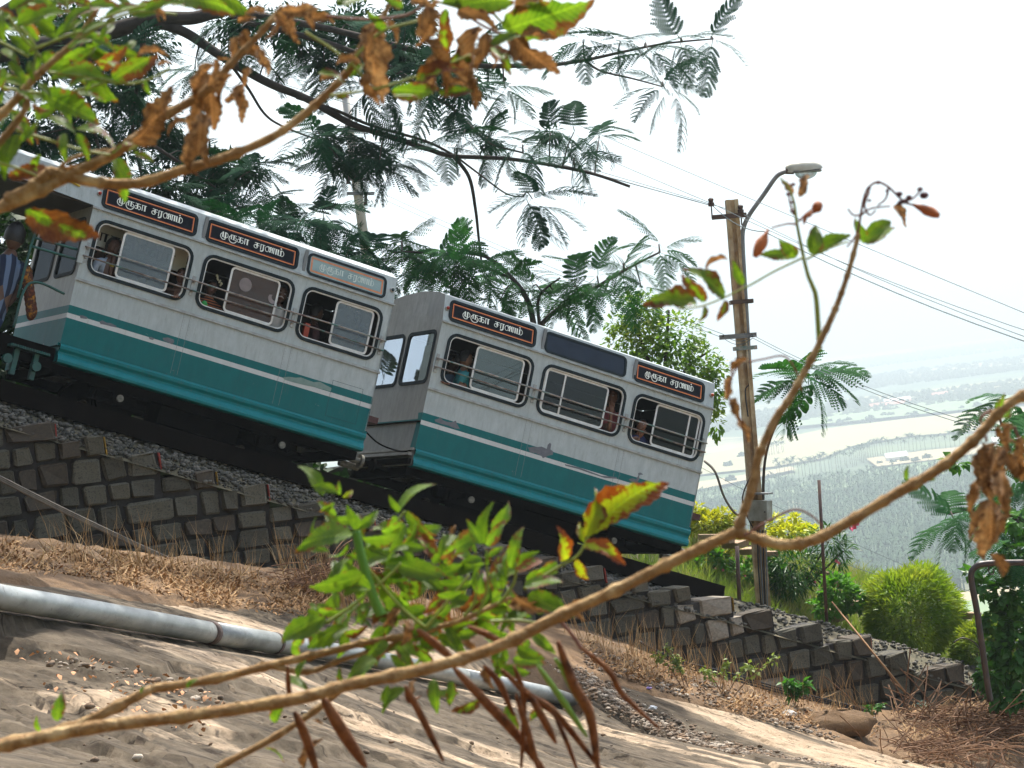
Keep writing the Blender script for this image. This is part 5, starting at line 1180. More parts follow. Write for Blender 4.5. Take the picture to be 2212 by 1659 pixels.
# ------------------------------------------------------------------ vegetation around the line
def leaf_cloud(name, spots, L, wd, mat, parent=None, seed=1, droop=.3, label=None, kind=None, n_=None):
    """many small folded leaves as one mesh; spots = (point, outward direction)"""
    r = random.Random(seed); V = []; F = []
    for p, d in spots:
        d = (Vector(d).normalized() + Vector((r.gauss(0, .5), r.gauss(0, .5), r.gauss(0, .45) - droop))).normalized()
        s = d.cross(Vector((r.gauss(0, .5), r.gauss(0, .5), 1))).normalized(); l = L * r.uniform(.6, 1.25); w = wd * r.uniform(.7, 1.2) * l / L; p = Vector(p)
        up = s.cross(d); b = len(V)
        V += [p, p + d * l * .45 + s * w + up * w * .3, p + d * l - up * l * .12, p + d * l * .45 - s * w + up * w * .3, p + d * l * .5 - up * w * .15]
        F += [(b, b + 1, b + 4), (b + 1, b + 2, b + 4), (b + 2, b + 3, b + 4), (b + 3, b, b + 4)]
    me = np_mesh(name, [tuple(v) for v in V], F, mat)
    if parent is not None: me.transform(WM[parent].inverted())
    o = place(bpy.data.objects.new(name, me), parent, WM[parent] if parent is not None else Matrix.Identity(4))
    return tag(o, label, kind=kind)
mFern = M_leafy('feathery_leaf', lin(.008, .036, .022), lin(.014, .058, .028), None, (1.3, 1.8, .7, 1), .14, .8, spec=.05)
mFernL = M_leafy('feathery_leaf_lighter', lin(.014, .07, .028), lin(.035, .12, .03), None, (1.4, 1.7, .6, 1), .25, .8, spec=.08)
mBark = M('tree_bark', lin(.035, .030, .026), lin(.065, .055, .048), 5, .95, .8, 20)
def frond_mesh(name, seed, mat, npair=10, nleaf=9, droop=.35, spread=.34):
    r = random.Random(seed); V = []; F = []
    def C(t): return Vector((t * (1 - .10 * t), .04 * math.sin(t * 5 + seed), -droop * t * t))
    for i in range(8):
        a, b_ = C(i / 8), C((i + 1) / 8); w = .008 * (1 - i / 10); k = len(V); V += [a + Vector((0, w, 0)), a - Vector((0, w, 0)), b_ - Vector((0, w, 0)), b_ + Vector((0, w, 0))]; F.append((k, k + 1, k + 2, k + 3))
    for i in range(npair):
        t = .16 + .82 * i / (npair - 1); base = C(t); L = spread * (math.sin(math.pi * (t * .80 + .16)) ** .7) * r.uniform(.85, 1.1)
        for sgn in (-1, 1):
            ang = math.radians(58 - 22 * t + r.uniform(-8, 8)); dr = Vector((math.cos(ang), sgn * math.sin(ang), -.10 + r.uniform(-.15, .05)))
            for j in range(nleaf):
                u_ = (j + .6) / nleaf; c = base + dr * L * u_ + Vector((0, 0, -.35 * L * u_ * u_))
                ll = .036 * math.sin(math.pi * (.15 + .8 * u_)) + .012
                perp = Vector((-dr.y, dr.x, 0)).normalized()
                for s2 in (-1, 1):
                    tip = c + perp * s2 * ll + dr * ll * .5 + Vector((0, 0, -.2 * ll)); w = dr.normalized() * (L / nleaf * .52)
                    k = len(V); V += [c - w, tip - w * .55, tip + w * .55, c + w]; F.append((k, k + 1, k + 2, k + 3))
    return np_mesh(name, [tuple(v) for v in V], F, mat)
FR_D = [frond_mesh('frond', i, mFern, droop=.25 + .12 * i) for i in range(4)]
FR_L = [frond_mesh('frond', 10 + i, mFernL, droop=.25 + .12 * i, npair=10) for i in range(4)]
def feather_tree(name, label, branches, clusters, D, frs, flen, seed, group=None, base=None, cat='tree'):
    r = random.Random(seed); root = empty(name, base); tag(root, label, cat, group); bp = []
    for i, (pts, r0, r1) in enumerate(branches):
        w = [P(x, y, D + (q[0] if q else 0)) for x, y, *q in pts]; s_ = spline(w, 6); n = len(s_)
        mb = MB(); mb.tube(s_, [r0 + (r1 - r0) * k / (n - 1) for k in range(n)], 7); mb.build('trunk' if r0 > .2 else 'branch', mBark, root, smooth=True); bp += s_
    for (cx, cy, rad, n) in clusters:
        n = min(n + (5 if cx < 1000 and n > 4 else 1), 14)
        dc = D + r.uniform(-1.2, 1.2); c = P(cx, cy, dc); nb = min(bp, key=lambda q: (q - c).length)
        if (nb - c).length > .15:
            mb = MB(); mid = nb.lerp(c, .5) + Vector((0, 0, r.uniform(.0, .12))); mb.tube(spline([nb, mid, c], 4), [.016 - .001 * k for k in range(9)], 5); mb.build('twig', mBark, root, smooth=True)
        a0 = r.uniform(0, 6.28)
        for i in range(n):
            ang = a0 + i * 2.4; off = r.uniform(0, .45) * rad if n > 7 else r.uniform(0, .18) * rad
            b = P(cx + off * math.cos(ang * 1.7), cy + off * .7 * math.sin(ang * 1.7), dc + r.uniform(-.5, .5))
            d = (CR * math.cos(ang) + CU * (math.sin(ang) * .6 - .05) + CF * r.uniform(-.6, .6)).normalized()
            L = flen * r.uniform(.75, 1.15) * (1.0 if n > 3 else .9)
            inst('frond', frs[r.randrange(4)], root, frame(b, d * L, Vector((r.uniform(-.35, .35), r.uniform(-.75, .1), 1))))
    return root
def blob_spots(cx, cy, rx, ry, D, rd, n, r, shell=.55, gaps=None):
    out = []
    for i in range(n):
        d = Vector((r.gauss(0, 1), r.gauss(0, 1), r.gauss(0, 1))).normalized(); k_ = (shell + (1 - shell) * r.random())
        p = P(cx + d.x * rx * k_, cy - d.z * ry * k_, D + d.y * rd * k_)
        out.append((p, CR * d.x - CF * (-d.y) + CU * d.z))
    return out
TD = 40.0
big = feather_tree('feather_leaved_tree', 'large dark feathery tree spreading its branches over the railway from the left',
    [([(-420, 1000), (-360, 500), (-260, 250), (-120, 150)], .42, .26), ([(-120, 150), (0, 112), (120, 95), (220, 72), (330, 42), (420, 38), (480, 20)], .19, .09), ([(-120, 150), (0, 40), (200, -60), (500, -150)], .2, .1),
     ([(335, 48), (400, 70), (469, 115), (530, 152), (590, 184), (660, 212), (725, 249), (768, 271), (864, 302), (925, 322), (979, 337), (1107, 344), (1264, 371), (1361, 403)], .085, .022),
     ([(979, 337), (1013, 382), (1027, 451), (1034, 514), (1041, 575)], .034, .016), ([(985, 338), (1038, 378), (1093, 418), (1130, 425)], .018, .010),
     ([(640, 210), (725, 238), (802, 271), (920, 305), (985, 338)], .03, .02), ([(500, 40), (700, 90), (850, 150), (927, 205), (968, 226), (1010, 267), (1059, 309), (1130, 330)], .05, .014),
     ([(480, 20), (700, 60), (900, 110), (1020, 140), (1114, 142), (1177, 142), (1263, 130), (1350, 111), (1437, 94), (1540, 84)], .06, .012), ([(1263, 130), (1298, 153), (1368, 170), (1430, 187)], .022, .010),
     ([(380, 55), (470, 110), (531, 184), (569, 243), (607, 271), (680, 300)], .03, .014), ([(310, 50), (305, 150), (285, 260), (310, 400)], .05, .02), ([(200, 70), (190, 200), (215, 330)], .045, .02), ([(310, 300), (430, 380), (520, 450), (600, 500), (650, 520)], .03, .012)],
    [(300, 110, 90, 9), (190, 110, 90, 8), (60, 150, 80, 8), (130, 60, 70, 5), (420, 150, 60, 5), (520, 60, 80, 7), (640, 60, 90, 7), (760, 60, 90, 7), (850, 110, 80, 8), (930, 150, 90, 9), (1000, 190, 80, 8), (1090, 190, 60, 5), (880, 40, 70, 5), (700, 130, 70, 6), (580, 130, 60, 4), (1040, 90, 50, 3), (790, 180, 60, 5),
     (270, 200, 80, 8), (330, 270, 80, 8), (230, 320, 80, 8), (400, 330, 70, 7), (470, 370, 80, 8), (540, 370, 60, 5), (350, 410, 80, 7), (440, 430, 70, 5), (150, 280, 90, 8), (60, 300, 80, 6), (130, 400, 60, 4), (30, 450, 60, 5), (90, 510, 60, 5), (150, 470, 50, 3), (20, 570, 50, 4),
     (690, 290, 60, 7), (730, 340, 60, 7), (790, 300, 50, 5), (820, 350, 60, 6), (870, 340, 50, 4), (560, 440, 60, 4),
     (1000, 290, 60, 5), (1060, 300, 60, 5), (1130, 315, 60, 5), (1190, 285, 50, 4), (1240, 285, 50, 5), (1295, 295, 40, 4), (1240, 340, 40, 3), (950, 315, 40, 3),
     (1150, 430, 60, 8), (1260, 85, 50, 5), (1340, 90, 50, 4), (1400, 110, 50, 5), (1470, 90, 60, 5), (1535, 85, 40, 4), (1435, 190, 60, 7), (610, 500, 50, 4), (665, 465, 50, 4)], TD, FR_D, .78, 11, base=P(-420, 1000, TD))
dense = [(300, 90, 90), (190, 100, 90), (60, 130, 90), (130, 50, 80), (520, 50, 80), (640, 60, 80), (760, 60, 80), (850, 110, 70), (930, 150, 80), (1000, 190, 60), (880, 40, 70), (700, 130, 50), (270, 200, 70), (330, 270, 70), (230, 320, 70), (400, 330, 60), (470, 370, 70), (350, 410, 70), (440, 430, 60), (150, 280, 80), (60, 300, 80), (130, 400, 60), (700, 300, 45), (740, 350, 40), (820, 345, 40), (30, 450, 50), (90, 520, 50), (20, 560, 50), (540, 370, 45), (1190, 290, 30), (1060, 310, 30)]
sp = []
for (cx, cy, rad) in dense: sp += blob_spots(cx, cy, rad, rad * .7, TD + 1.5, rad / 137, int(rad * rad * .17), random.Random(int(cx)), .1)
leaf_cloud('foliage', sp, .13, .024, mFern, big, 44, .5, kind='stuff')
sp = []
for i in range(9000):                                  # unseen crown above the view, added to shade the train and rock
    c = RNG.choice([(-6.5, 36, 9.5, 2.8), (-3, 34, 10, 2.6), (-8.5, 31, 8.8, 2.6), (-5, 29, 10.5, 2.4), (-1.5, 31, 11, 2.2), (-9, 26.5, 10, 2.4), (-5.5, 25, 11.5, 2.2), (-2.5, 26, 11.5, 1.8), (-10.5, 34, 7, 2.4), (1.5, 37, 9.5, 1.8)])
    d = Vector((RNG.gauss(0, 1), RNG.gauss(0, 1), RNG.gauss(0, .5))).normalized() * c[3] * U(.3, 1) ** .6
    d.z *= .55; sp.append((Vector(c[:3]) + d, d))
leaf_cloud('foliage', sp, .30, .09, mFern, big, 4, kind='stuff')
mid = feather_tree('feather_leaved_tree', 'young green feathery tree between the two coaches, behind the roof',
    [([(1080, 980), (1100, 850), (1160, 710)], .13, .09), ([(1155, 712), (1140, 650), (1105, 600), (1050, 555), (980, 545)], .05, .02), ([(1160, 712), (1200, 672), (1280, 625), (1360, 578), (1425, 545)], .045, .014), ([(1100, 600), (1000, 560), (900, 545), (850, 545)], .028, .012), ([(1165, 700), (1165, 640), (1210, 600)], .03, .014)],
    [(870, 530, 60, 6), (930, 560, 60, 6), (985, 560, 60, 6), (1045, 575, 60, 6), (1100, 600, 60, 6), (1150, 620, 60, 6), (1200, 640, 60, 5), (1240, 620, 60, 6), (1290, 600, 60, 6), (1350, 580, 60, 5), (1425, 540, 50, 6), (1385, 620, 40, 4), (1080, 650, 50, 4), (1010, 610, 50, 4)], 39.0, FR_L, .80, 23, base=P(1080, 980, 39.0))
feather_tree('feather_leaved_tree', 'dark feathery branches low behind the roof of the upper coach',
    [([(560, 900), (560, 700), (600, 560)], .12, .06), ([(600, 560), (660, 545), (720, 560), (790, 590)], .035, .014), ([(600, 560), (540, 500), (500, 470)], .04, .014), ([(700, 556), (690, 500), (700, 470)], .02, .01)],
    [(500, 480, 60, 6), (560, 500, 60, 7), (600, 530, 60, 7), (660, 550, 60, 7), (720, 570, 60, 7), (780, 590, 50, 6), (820, 600, 40, 4), (640, 480, 50, 5), (700, 460, 50, 5), (800, 545, 40, 4), (450, 470, 60, 5), (760, 540, 40, 3)], 38.0, FR_D, .70, 31, base=P(560, 900, 38.0))
feather_tree('feather_leaved_tree', 'single umbrella of long feathery leaves just right of the concrete pole',
    [([(1650, 1290), (1648, 1100), (1655, 980), (1690, 890), (1728, 830)], .03, .012)], [(1738, 812, 60, 15)], 38.9, FR_L, .95, 41, base=P(1650, 1290, 38.9))
feather_tree('feather_leaved_tree', 'feathery green branch reaching in from the right edge above the round bush',
    [([(2330, 1500), (2300, 1250), (2200, 1120), (2100, 1100), (2050, 1110)], .08, .02), ([(2290, 1230), (2200, 1010), (2150, 880)], .04, .014)],
    [(2060, 1120, 60, 9), (2150, 1100, 60, 8), (2210, 1060, 60, 7), (2190, 1180, 60, 7), (2215, 960, 60, 5), (2190, 860, 40, 4)], 35.5, FR_L, .80, 51, base=P(2330, 1500, 35.5))
# leafy fig tree
mFig = M_leafy('fig_leaf', lin(.045, .12, .025), lin(.10, .19, .03), lin(.20, .25, .045), (1.5, 1.5, .4, 1), .42, .35, scale=1.3)
mVine = M_leafy('vine_leaf', lin(.035, .12, .026), lin(.08, .20, .04), None, (1.3, 1.6, .4, 1), .35, .35)
r_ = random.Random(5)
ft = empty('fig_tree', P(1440, 1150, 46)); tag(ft, 'light green small leaved tree behind the lower end of the lower coach', 'tree')
mb = MB(); mb.tube(spline([P(1440, 1150, 46), P(1435, 950, 46), P(1430, 800, 46)], 4), [.14] * 9, 8); mb.build('trunk', mBark, ft, smooth=True)
for pts in ([(1430, 900), (1480, 800), (1530, 760)], [(1430, 850), (1390, 750), (1370, 690)], [(1432, 860), (1440, 740), (1445, 670)], [(1432, 940), (1520, 880), (1550, 850)]):
    mb = MB(); mb.tube(spline([P(x, y, 46) for x, y in pts], 4), [.05 - .004 * i for i in range(9)], 6); mb.build('branch', mBark, ft, smooth=True)
sp = []
for c in [(1400, 720, 70, 60, 500), (1380, 680, 50, 50, 300), (1460, 730, 70, 60, 500), (1430, 780, 110, 70, 900), (1510, 790, 55, 50, 350), (1350, 740, 50, 45, 300), (1530, 850, 35, 55, 280), (1545, 900, 18, 50, 120), (1550, 800, 25, 30, 90), (1395, 655, 30, 28, 100), (1470, 830, 80, 70, 500), (1330, 700, 25, 25, 60)]:
    sp += blob_spots(c[0], c[1], c[2], c[3], 46, c[2] / 120, c[4], r_)
leaf_cloud('crown', sp, .115, .034, mFig, ft, 6, .35)
for pts in ([(1545, 880), (1552, 920), (1545, 960)], [(1560, 800), (1568, 840)], [(1395, 640), (1400, 622)], [(1500, 735), (1520, 720)]):
    pass
# dark hedge behind the coaches
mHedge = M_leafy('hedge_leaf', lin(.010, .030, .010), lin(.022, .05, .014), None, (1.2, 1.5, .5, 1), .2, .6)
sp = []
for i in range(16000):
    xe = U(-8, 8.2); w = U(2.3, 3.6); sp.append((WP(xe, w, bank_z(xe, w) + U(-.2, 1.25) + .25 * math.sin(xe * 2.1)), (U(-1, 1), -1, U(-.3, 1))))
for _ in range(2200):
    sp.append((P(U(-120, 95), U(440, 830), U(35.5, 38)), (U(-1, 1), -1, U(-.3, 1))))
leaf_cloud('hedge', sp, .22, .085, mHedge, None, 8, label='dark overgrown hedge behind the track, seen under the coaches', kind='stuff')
mb = MB()  # dark boxes added within the hedge to stop light coming under the coaches
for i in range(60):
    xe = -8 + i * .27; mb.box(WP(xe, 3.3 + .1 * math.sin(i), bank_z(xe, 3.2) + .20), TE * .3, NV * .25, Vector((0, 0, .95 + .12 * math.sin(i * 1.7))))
tag(mb.build('light_block_bank', mLightBlock := M('light_block_dark', lin(.02, .022, .012), lin(.035, .03, .02), 5, 1, .6, 12)), 'dark bank added inside the hedge to block light under the coaches', kind='structure')
# round bamboo-like bush and its neighbour
def blade_bush(cx, cy, rx, ry, D, n, L, wd, mat, label, seed, cat='bush', name='round_bush', stem=True):
    r = random.Random(seed); sc = D / FPX; root = empty(name, P(cx, cy + ry, D)); tag(root, label, cat)
    V = []; F = []
    for i in range(n):
        d = Vector((r.gauss(0, 1), r.gauss(0, 1), r.gauss(0, 1))).normalized(); k_ = r.uniform(.5, 1) ** .5 * (1 + .10 * math.sin(d.x * 5 + seed) * math.cos(d.z * 4)) * (1.12 if r.random() < .04 else 1)
        p = P(cx + d.x * rx * k_, cy - d.z * ry * k_, D + d.y * rx * sc * k_)
        dr = (CR * d.x + CF * d.y + CU * (d.z * .8 + .35) + Vector((r.gauss(0, .42), r.gauss(0, .42), r.gauss(0, .38)))).normalized()
        s = dr.cross(Vector((r.gauss(0, 1), r.gauss(0, 1), r.gauss(0, 1)))).normalized(); l = L * r.uniform(.6, 1.3)
        b = len(V); V += [p - s * wd * .4, p + s * wd * .4, p + dr * l * .5 + s * wd - Vector((0, 0, l * .04)), p + dr * l - Vector((0, 0, l * .22)), p + dr * l * .5 - s * wd - Vector((0, 0, l * .04))]
        F += [(b, b + 1, b + 2), (b, b + 2, b + 4), (b + 4, b + 2, b + 3)]
    me = np_mesh('foliage', [tuple(v) for v in V], F, mat); me.transform(WM[root].inverted()); place(bpy.data.objects.new('foliage', me), root, WM[root])
    if stem:
        mb = MB()
        for q in range(5): mb.tube([P(cx + q * 6 - 12, cy + ry * 1.05, D), P(cx + (q - 2) * rx * .22, cy + ry * .1, D)], .014, 5)
        mb.build('stem', mBark, root)
    return root
mBamb = M_leafy('blade_leaf', lin(.10, .21, .025), lin(.19, .30, .04), lin(.28, .35, .07), (1.4, 1.3, .4, 1), .45, .4, 2.5)
blade_bush(1968, 1322, 104, 98, 38.6, 13000, .15, .010, mBamb, 'ball shaped bright green bush with fine blade leaves behind the lower wall', 3)
blade_bush(2125, 1405, 66, 66, 38.0, 6000, .15, .010, mBamb, 'second fine leaved green bush beyond the bent pipe frame', 4)
mDur = M_leafy('golden_leaf', lin(.32, .40, .04), lin(.50, .52, .06), lin(.20, .32, .04), (1.2, 1.1, .3, 1), .35, .4, 3)
def bush(label, blobs, D, L, wd, mat, seed, cat='bush', name='bush', extra=None, droop=.0):
    r = random.Random(seed); root = empty(name, P(blobs[0][0], blobs[0][1] + blobs[0][3], D)); tag(root, label, cat); sp = []
    for (cx, cy, rx, ry, n) in blobs: sp += blob_spots(cx, cy, rx, ry, D, rx * D / FPX, n, r, .5)
    leaf_cloud('foliage', sp, L, wd, mat, root, seed, droop)
    mb = MB()
    for q in range(4):
        b = blobs[q % len(blobs)]; mb.tube([P(blobs[0][0] + q * 5, blobs[0][1] + blobs[0][3] * 1.1, D), P(b[0] + q * 4 - 8, b[1], D)], .014, 5)
    mb.build('stem', mBark, root)
    return root
bush('bright golden yellow bush just below the end of the lower coach', [(1530, 1132, 50, 26, 900), (1505, 1110, 16, 20, 160), (1562, 1118, 24, 18, 220), (1578, 1150, 14, 20, 120)], 40.5, .10, .026, mDur, 11, name='golden_bush')
bush('golden yellow bush between the concrete pole and the thin post', [(1710, 1152, 64, 22, 900), (1676, 1130, 14, 22, 140), (1715, 1128, 10, 20, 110), (1590, 1180, 22, 12, 150), (1745, 1150, 30, 14, 200)], 40.5, .10, .026, mDur, 12, name='golden_bush')
mOle = M_leafy('oleander_leaf', lin(.02, .075, .02), lin(.045, .13, .03), None, (1.3, 1.5, .4, 1), .3, .35)
ol = bush('dark green oleander with narrow leaves and pink flowers behind the thin post', [(1715, 1225, 60, 50, 900), (1700, 1262, 50, 30, 350), (1790, 1170, 40, 34, 260), (1818, 1190, 20, 40, 130)], 39.6, .19, .014, mOle, 13, name='oleander', droop=.25)
mPink = M('pink_petal', srgb(226, 92, 136), srgb(240, 130, 160), 6, .6)
def flower(px, py, D, R, parent, n=9):
    mb = MB()
    for i in range(n):
        d = Vector((RNG.gauss(0, 1), RNG.gauss(0, 1), RNG.gauss(0, 1))).normalized(); c = P(px, py, D) + d * R * .5; s = d.orthogonal().normalized(); t = d.cross(s); q = R * .6
        mb.add([c + s * q, c + t * q, c - s * q, c - t * q + d * q * .3], [(0, 1, 2, 3)])
    mb.build('flower', mPink, parent)
for x, y, R in ((1842, 1138, .085), (1850, 1130, .06), (1836, 1128, .05), (1807, 1212, .035), (1812, 1216, .03), (1760, 1258, .03), (1652, 1276, .025), (1562, 1232, .03), (1545, 1228, .02), (1610, 1245, .02)): flower(x, y, 39.4, R, ol)
mGrass = M_leafy('tall_grass', lin(.10, .19, .035), lin(.18, .25, .06), lin(.32, .29, .15), (1.3, 1.3, .5, 1), .35, .6, 2)
bush('mixed low green shrubs under the end of the lower coach', [(1400, 1225, 70, 35, 700), (1520, 1215, 60, 30, 500), (1460, 1245, 90, 25, 500), (1640, 1240, 70, 35, 500)], 39.8, .12, .035, mVine, 14)
bush('bright leafy shrub between the thin post and the round bush', [(1810, 1275, 40, 34, 400), (1790, 1310, 40, 24, 250), (1845, 1300, 24, 24, 160)], 38.5, .12, .036, M_leafy('fresh_leaf', lin(.06, .17, .03), lin(.10, .22, .04), None, (1.3, 1.5, .4, 1), .4, .4), 15)
bush('climbing heart leaved vine covering the right edge', [(2180, 1290, 34, 40, 240), (2150, 1340, 30, 26, 120), (2205, 1390, 50, 90, 600), (2160, 1400, 22, 40, 120), (2195, 1210, 34, 44, 200), (2145, 1460, 30, 40, 200), (2205, 1130, 22, 30, 80), (2100, 1240, 14, 12, 30), (2060, 1000, 26, 12, 40), (2205, 990, 14, 40, 60), (2175, 1505, 40, 26, 180), (2125, 1270, 16, 14, 40)], 34.2, .14, .062, mVine, 16, name='climbing_vine', droop=.5)
# grass on the terrace
def blades(name, pts, L, wd, mat, label, seed, lean=.35, curve=.3):
    r = random.Random(seed); V = []; F = []
    for p in pts:
        p = Vector(p); d = Vector((r.gauss(0, lean), r.gauss(0, lean), 1)).normalized(); l = L * r.uniform(.4, 1.3); s = d.cross(Vector((r.gauss(0, 1), r.gauss(0, 1), 0))).normalized() * wd
        h = Vector((d.x, d.y, 0)) * l * curve; b = len(V)
        V += [p - s, p + s, p + d * l * .55 + s * .8, p + d * l * .55 - s * .8, p + d * l + h - Vector((0, 0, l * .1))]
        F += [(b, b + 1, b + 2), (b, b + 2, b + 3), (b + 3, b + 2, b + 4)]
    me = np_mesh(name, [tuple(v) for v in V], F, mat)
    return tag(place(bpy.data.objects.new(name, me), None, Matrix.Identity(4)), label, kind='stuff')
pts = []
for i in range(30000):
    xe = U(6.5, 17); w = U(2.05, 7) if RNG.random() < .8 else U(1.75, 2.6); pts.append(WP(xe, w, bank_z(xe, w) - .02))
blades('grass', pts, .38, .006, mGrass, 'rough green and straw grass on the terrace behind the track', 3)
# rough stone garden wall pieces behind
GW = [(1540, 1160, 30, 10), (1560, 1168, 24, 9), (1588, 1176, 26, 10), (1625, 1190, 30, 10), (1655, 1196, 24, 9), (1835, 1310, 26, 20), (1852, 1300, 20, 26), (1800, 1330, 30, 18), (1790, 1240, 24, 8), (1800, 1260, 26, 9), (2090, 1330, 16, 12)]
mSand = M('pale_rough_stone', srgb(176, 150, 124), srgb(140, 120, 98), 5, .9, .8, 20)
for i, (x, y, a, b) in enumerate(GW):
    D_ = 39.6 if i != 10 else 38.5; me = block(70 + i, mSand); sc = D_ / FPX
    r = inst('boulder', me, None, Matrix.Translation(P(x, y, D_)) @ MR @ Matrix.Rotation(U(-.2, .2), 4, 'Y') @ Matrix.Diagonal((a * sc * .55, .25, b * sc * .7, 1)))
    tag(r, ['pale rough stone touching the foot of the golden bush', 'second pale rough stone under the first golden bush', 'pale rough stone left of the pole foot', 'pale stone just left of the concrete pole', 'pale stone just right of the concrete pole', 'brown stone end beside the round bush, lower one', 'brown stone end beside the round bush, upper one', 'pale slab at the foot of the thin post', 'pale stone hidden in the oleander', 'pale stone below the oleander', 'small stone showing between the round bush and the pipe frame'][i], 'rock')
# ------------------------------------------------------------------ dry litter, weeds, rubbish
mDryL = M('dry_leaf_litter', srgb(98, 68, 42), srgb(164, 128, 86), 14, .9, rnd=0, c3=srgb(62, 42, 28), det=3)
mStraw2 = M('straw_stalk', srgb(196, 166, 116), srgb(160, 124, 78), 3, .8, c3=srgb(206, 180, 136))
mTwig = M('dead_twig', srgb(128, 96, 68), srgb(92, 66, 48), 6, .9)
def on_soil(px, py, lift=0):
    p = ground_at(px, py); return p + Vector((0, 0, lift))
def region_pts(poly, n, seed):
    r = random.Random(seed); xs = [p[0] for p in poly]; ys = [p[1] for p in poly]; out = []
    while len(out) < n:
        x, y = r.uniform(min(xs), max(xs)), r.uniform(min(ys), max(ys))
        if bool(inpoly(np.array([x]), np.array([y]), poly)[0]): out.append((x, y))
    return out
LIT1 = [(-10, 1165), (120, 1195), (300, 1215), (520, 1245), (700, 1275), (720, 1350), (560, 1325), (400, 1305), (200, 1260), (-10, 1240)]
LIT2 = [(1240, 1370), (1420, 1430), (1600, 1475), (1900, 1540), (2212, 1520), (2212, 1660), (2020, 1640), (1850, 1590), (1600, 1545), (1280, 1445)]
def litter(name, poly, n, L, wd, mat, label, seed, curl=.6, lift=.03):
    r = random.Random(seed); V = []; F = []
    for (x, y) in region_pts(poly, n, seed):
        if fbm(np.array([x * .013]), np.array([y * .03]), 3)[0] + r.uniform(-.12, .12) < .46 and n > 1000: continue
        p = on_soil(x, y, r.uniform(0, lift)); a = r.uniform(0, 6.28); d = Vector((math.cos(a), math.sin(a), r.uniform(-.1, .8))).normalized(); s = d.cross(Vector((r.gauss(0, .5), r.gauss(0, .5), 1))).normalized(); l = L * r.uniform(.4, 1.4); u_ = s.cross(d); w = wd * l / L
        b = len(V); V += [p - s * w * .3, p + s * w * .3, p + d * l * .5 + s * w + u_ * w * curl, p + d * l + u_ * l * .15, p + d * l * .5 - s * w + u_ * w * curl]
        F += [(b, b + 1, b + 2), (b, b + 2, b + 4), (b + 4, b + 2, b + 3)]
    me = np_mesh(name, [tuple(v) for v in V], F, mat)
    return tag(place(bpy.data.objects.new(name, me), None, Matrix.Identity(4)), label, kind='stuff')
litter('leaf_litter', LIT1, 9000, .05, .011, mDryL, 'dry brown leaf litter along the foot of the left wall', 61, lift=.09)
litter('leaf_litter', LIT2, 10000, .05, .011, mDryL, 'dry reddish litter along the foot of the right wall', 62, lift=.07)
litter('leaf_litter', [(1240, 1380), (1420, 1435), (1620, 1490), (1900, 1560), (1850, 1590), (1600, 1545), (1280, 1445)], 999, .06, .014, mDryL, 'brown leaves between the gravel gully and the right wall', 75, lift=.03)
litter('dead_stalks', LIT1, 1800, .24, .0035, mStraw2, 'tangle of dead stalks below the left wall', 63, lift=.08); litter('dead_stalks', LIT2, 2600, .24, .0035, mStraw2, 'tangle of dead stalks below the right wall', 64, lift=.08)
bl = [on_soil(x, y) for x, y in region_pts([(600, 1230), (700, 1262), (800, 1285), (1000, 1330), (1000, 1360), (760, 1335), (620, 1270)], 500, 65)] + [on_soil(x, y) for x, y in region_pts([(1200, 1360), (1420, 1430), (1900, 1545), (1900, 1570), (1400, 1470)], 420, 66)] + [on_soil(x, y) for x, y in region_pts([(120, 1195), (560, 1250), (560, 1275), (100, 1225)], 150, 67)]
blades('dry_grass', bl, .62, .0035, mStraw2, 'pale dry grass stalks standing against the stone wall', 68, .18, .25)
mPeb = M('gravel_stone', srgb(140, 116, 92), srgb(94, 80, 66), 7, .9, c3=srgb(176, 164, 148), det=1)
gr = []
for (x, y), nn, sp_ in (((0, 0), 2600, .17),):
    for i in range(nn):
        t = RNG.random(); j = min(int(t * 4), 3); f = t * 4 - j; a = gpl[j]; b = gpl[j + 1]; x = a[0] + (b[0] - a[0]) * f + RNG.gauss(0, sp_); y = a[1] + (b[1] - a[1]) * f + RNG.gauss(0, sp_ * 1.6); gr.append((x, y, gz(x, y)))
for (x, y) in region_pts([(100, 1420), (300, 1450), (520, 1520), (500, 1540), (260, 1470), (90, 1440)], 60, 70) + region_pts([(1250, 1400), (1450, 1450), (1620, 1500), (1900, 1570), (1800, 1600), (1600, 1545), (1270, 1445)], 1300, 71) + region_pts([(-5, 1440), (2212, 1600), (2212, 1659), (0, 1659)], 60, 73):
    gr.append(tuple(on_soil(x, y)))
scatter('gravel', gr, mPeb, 'loose gravel and flakes lying in the gully of the rock', .008, .038, 9, .6)
litter('rock_litter', [(0, 1400), (300, 1440), (560, 1540), (420, 1600), (100, 1500)], 120, .04, .014, M('orange_dry_leaf', srgb(176, 118, 76), srgb(206, 160, 118), 4, .8), 'small orange dry leaves caught on the rock', 74)
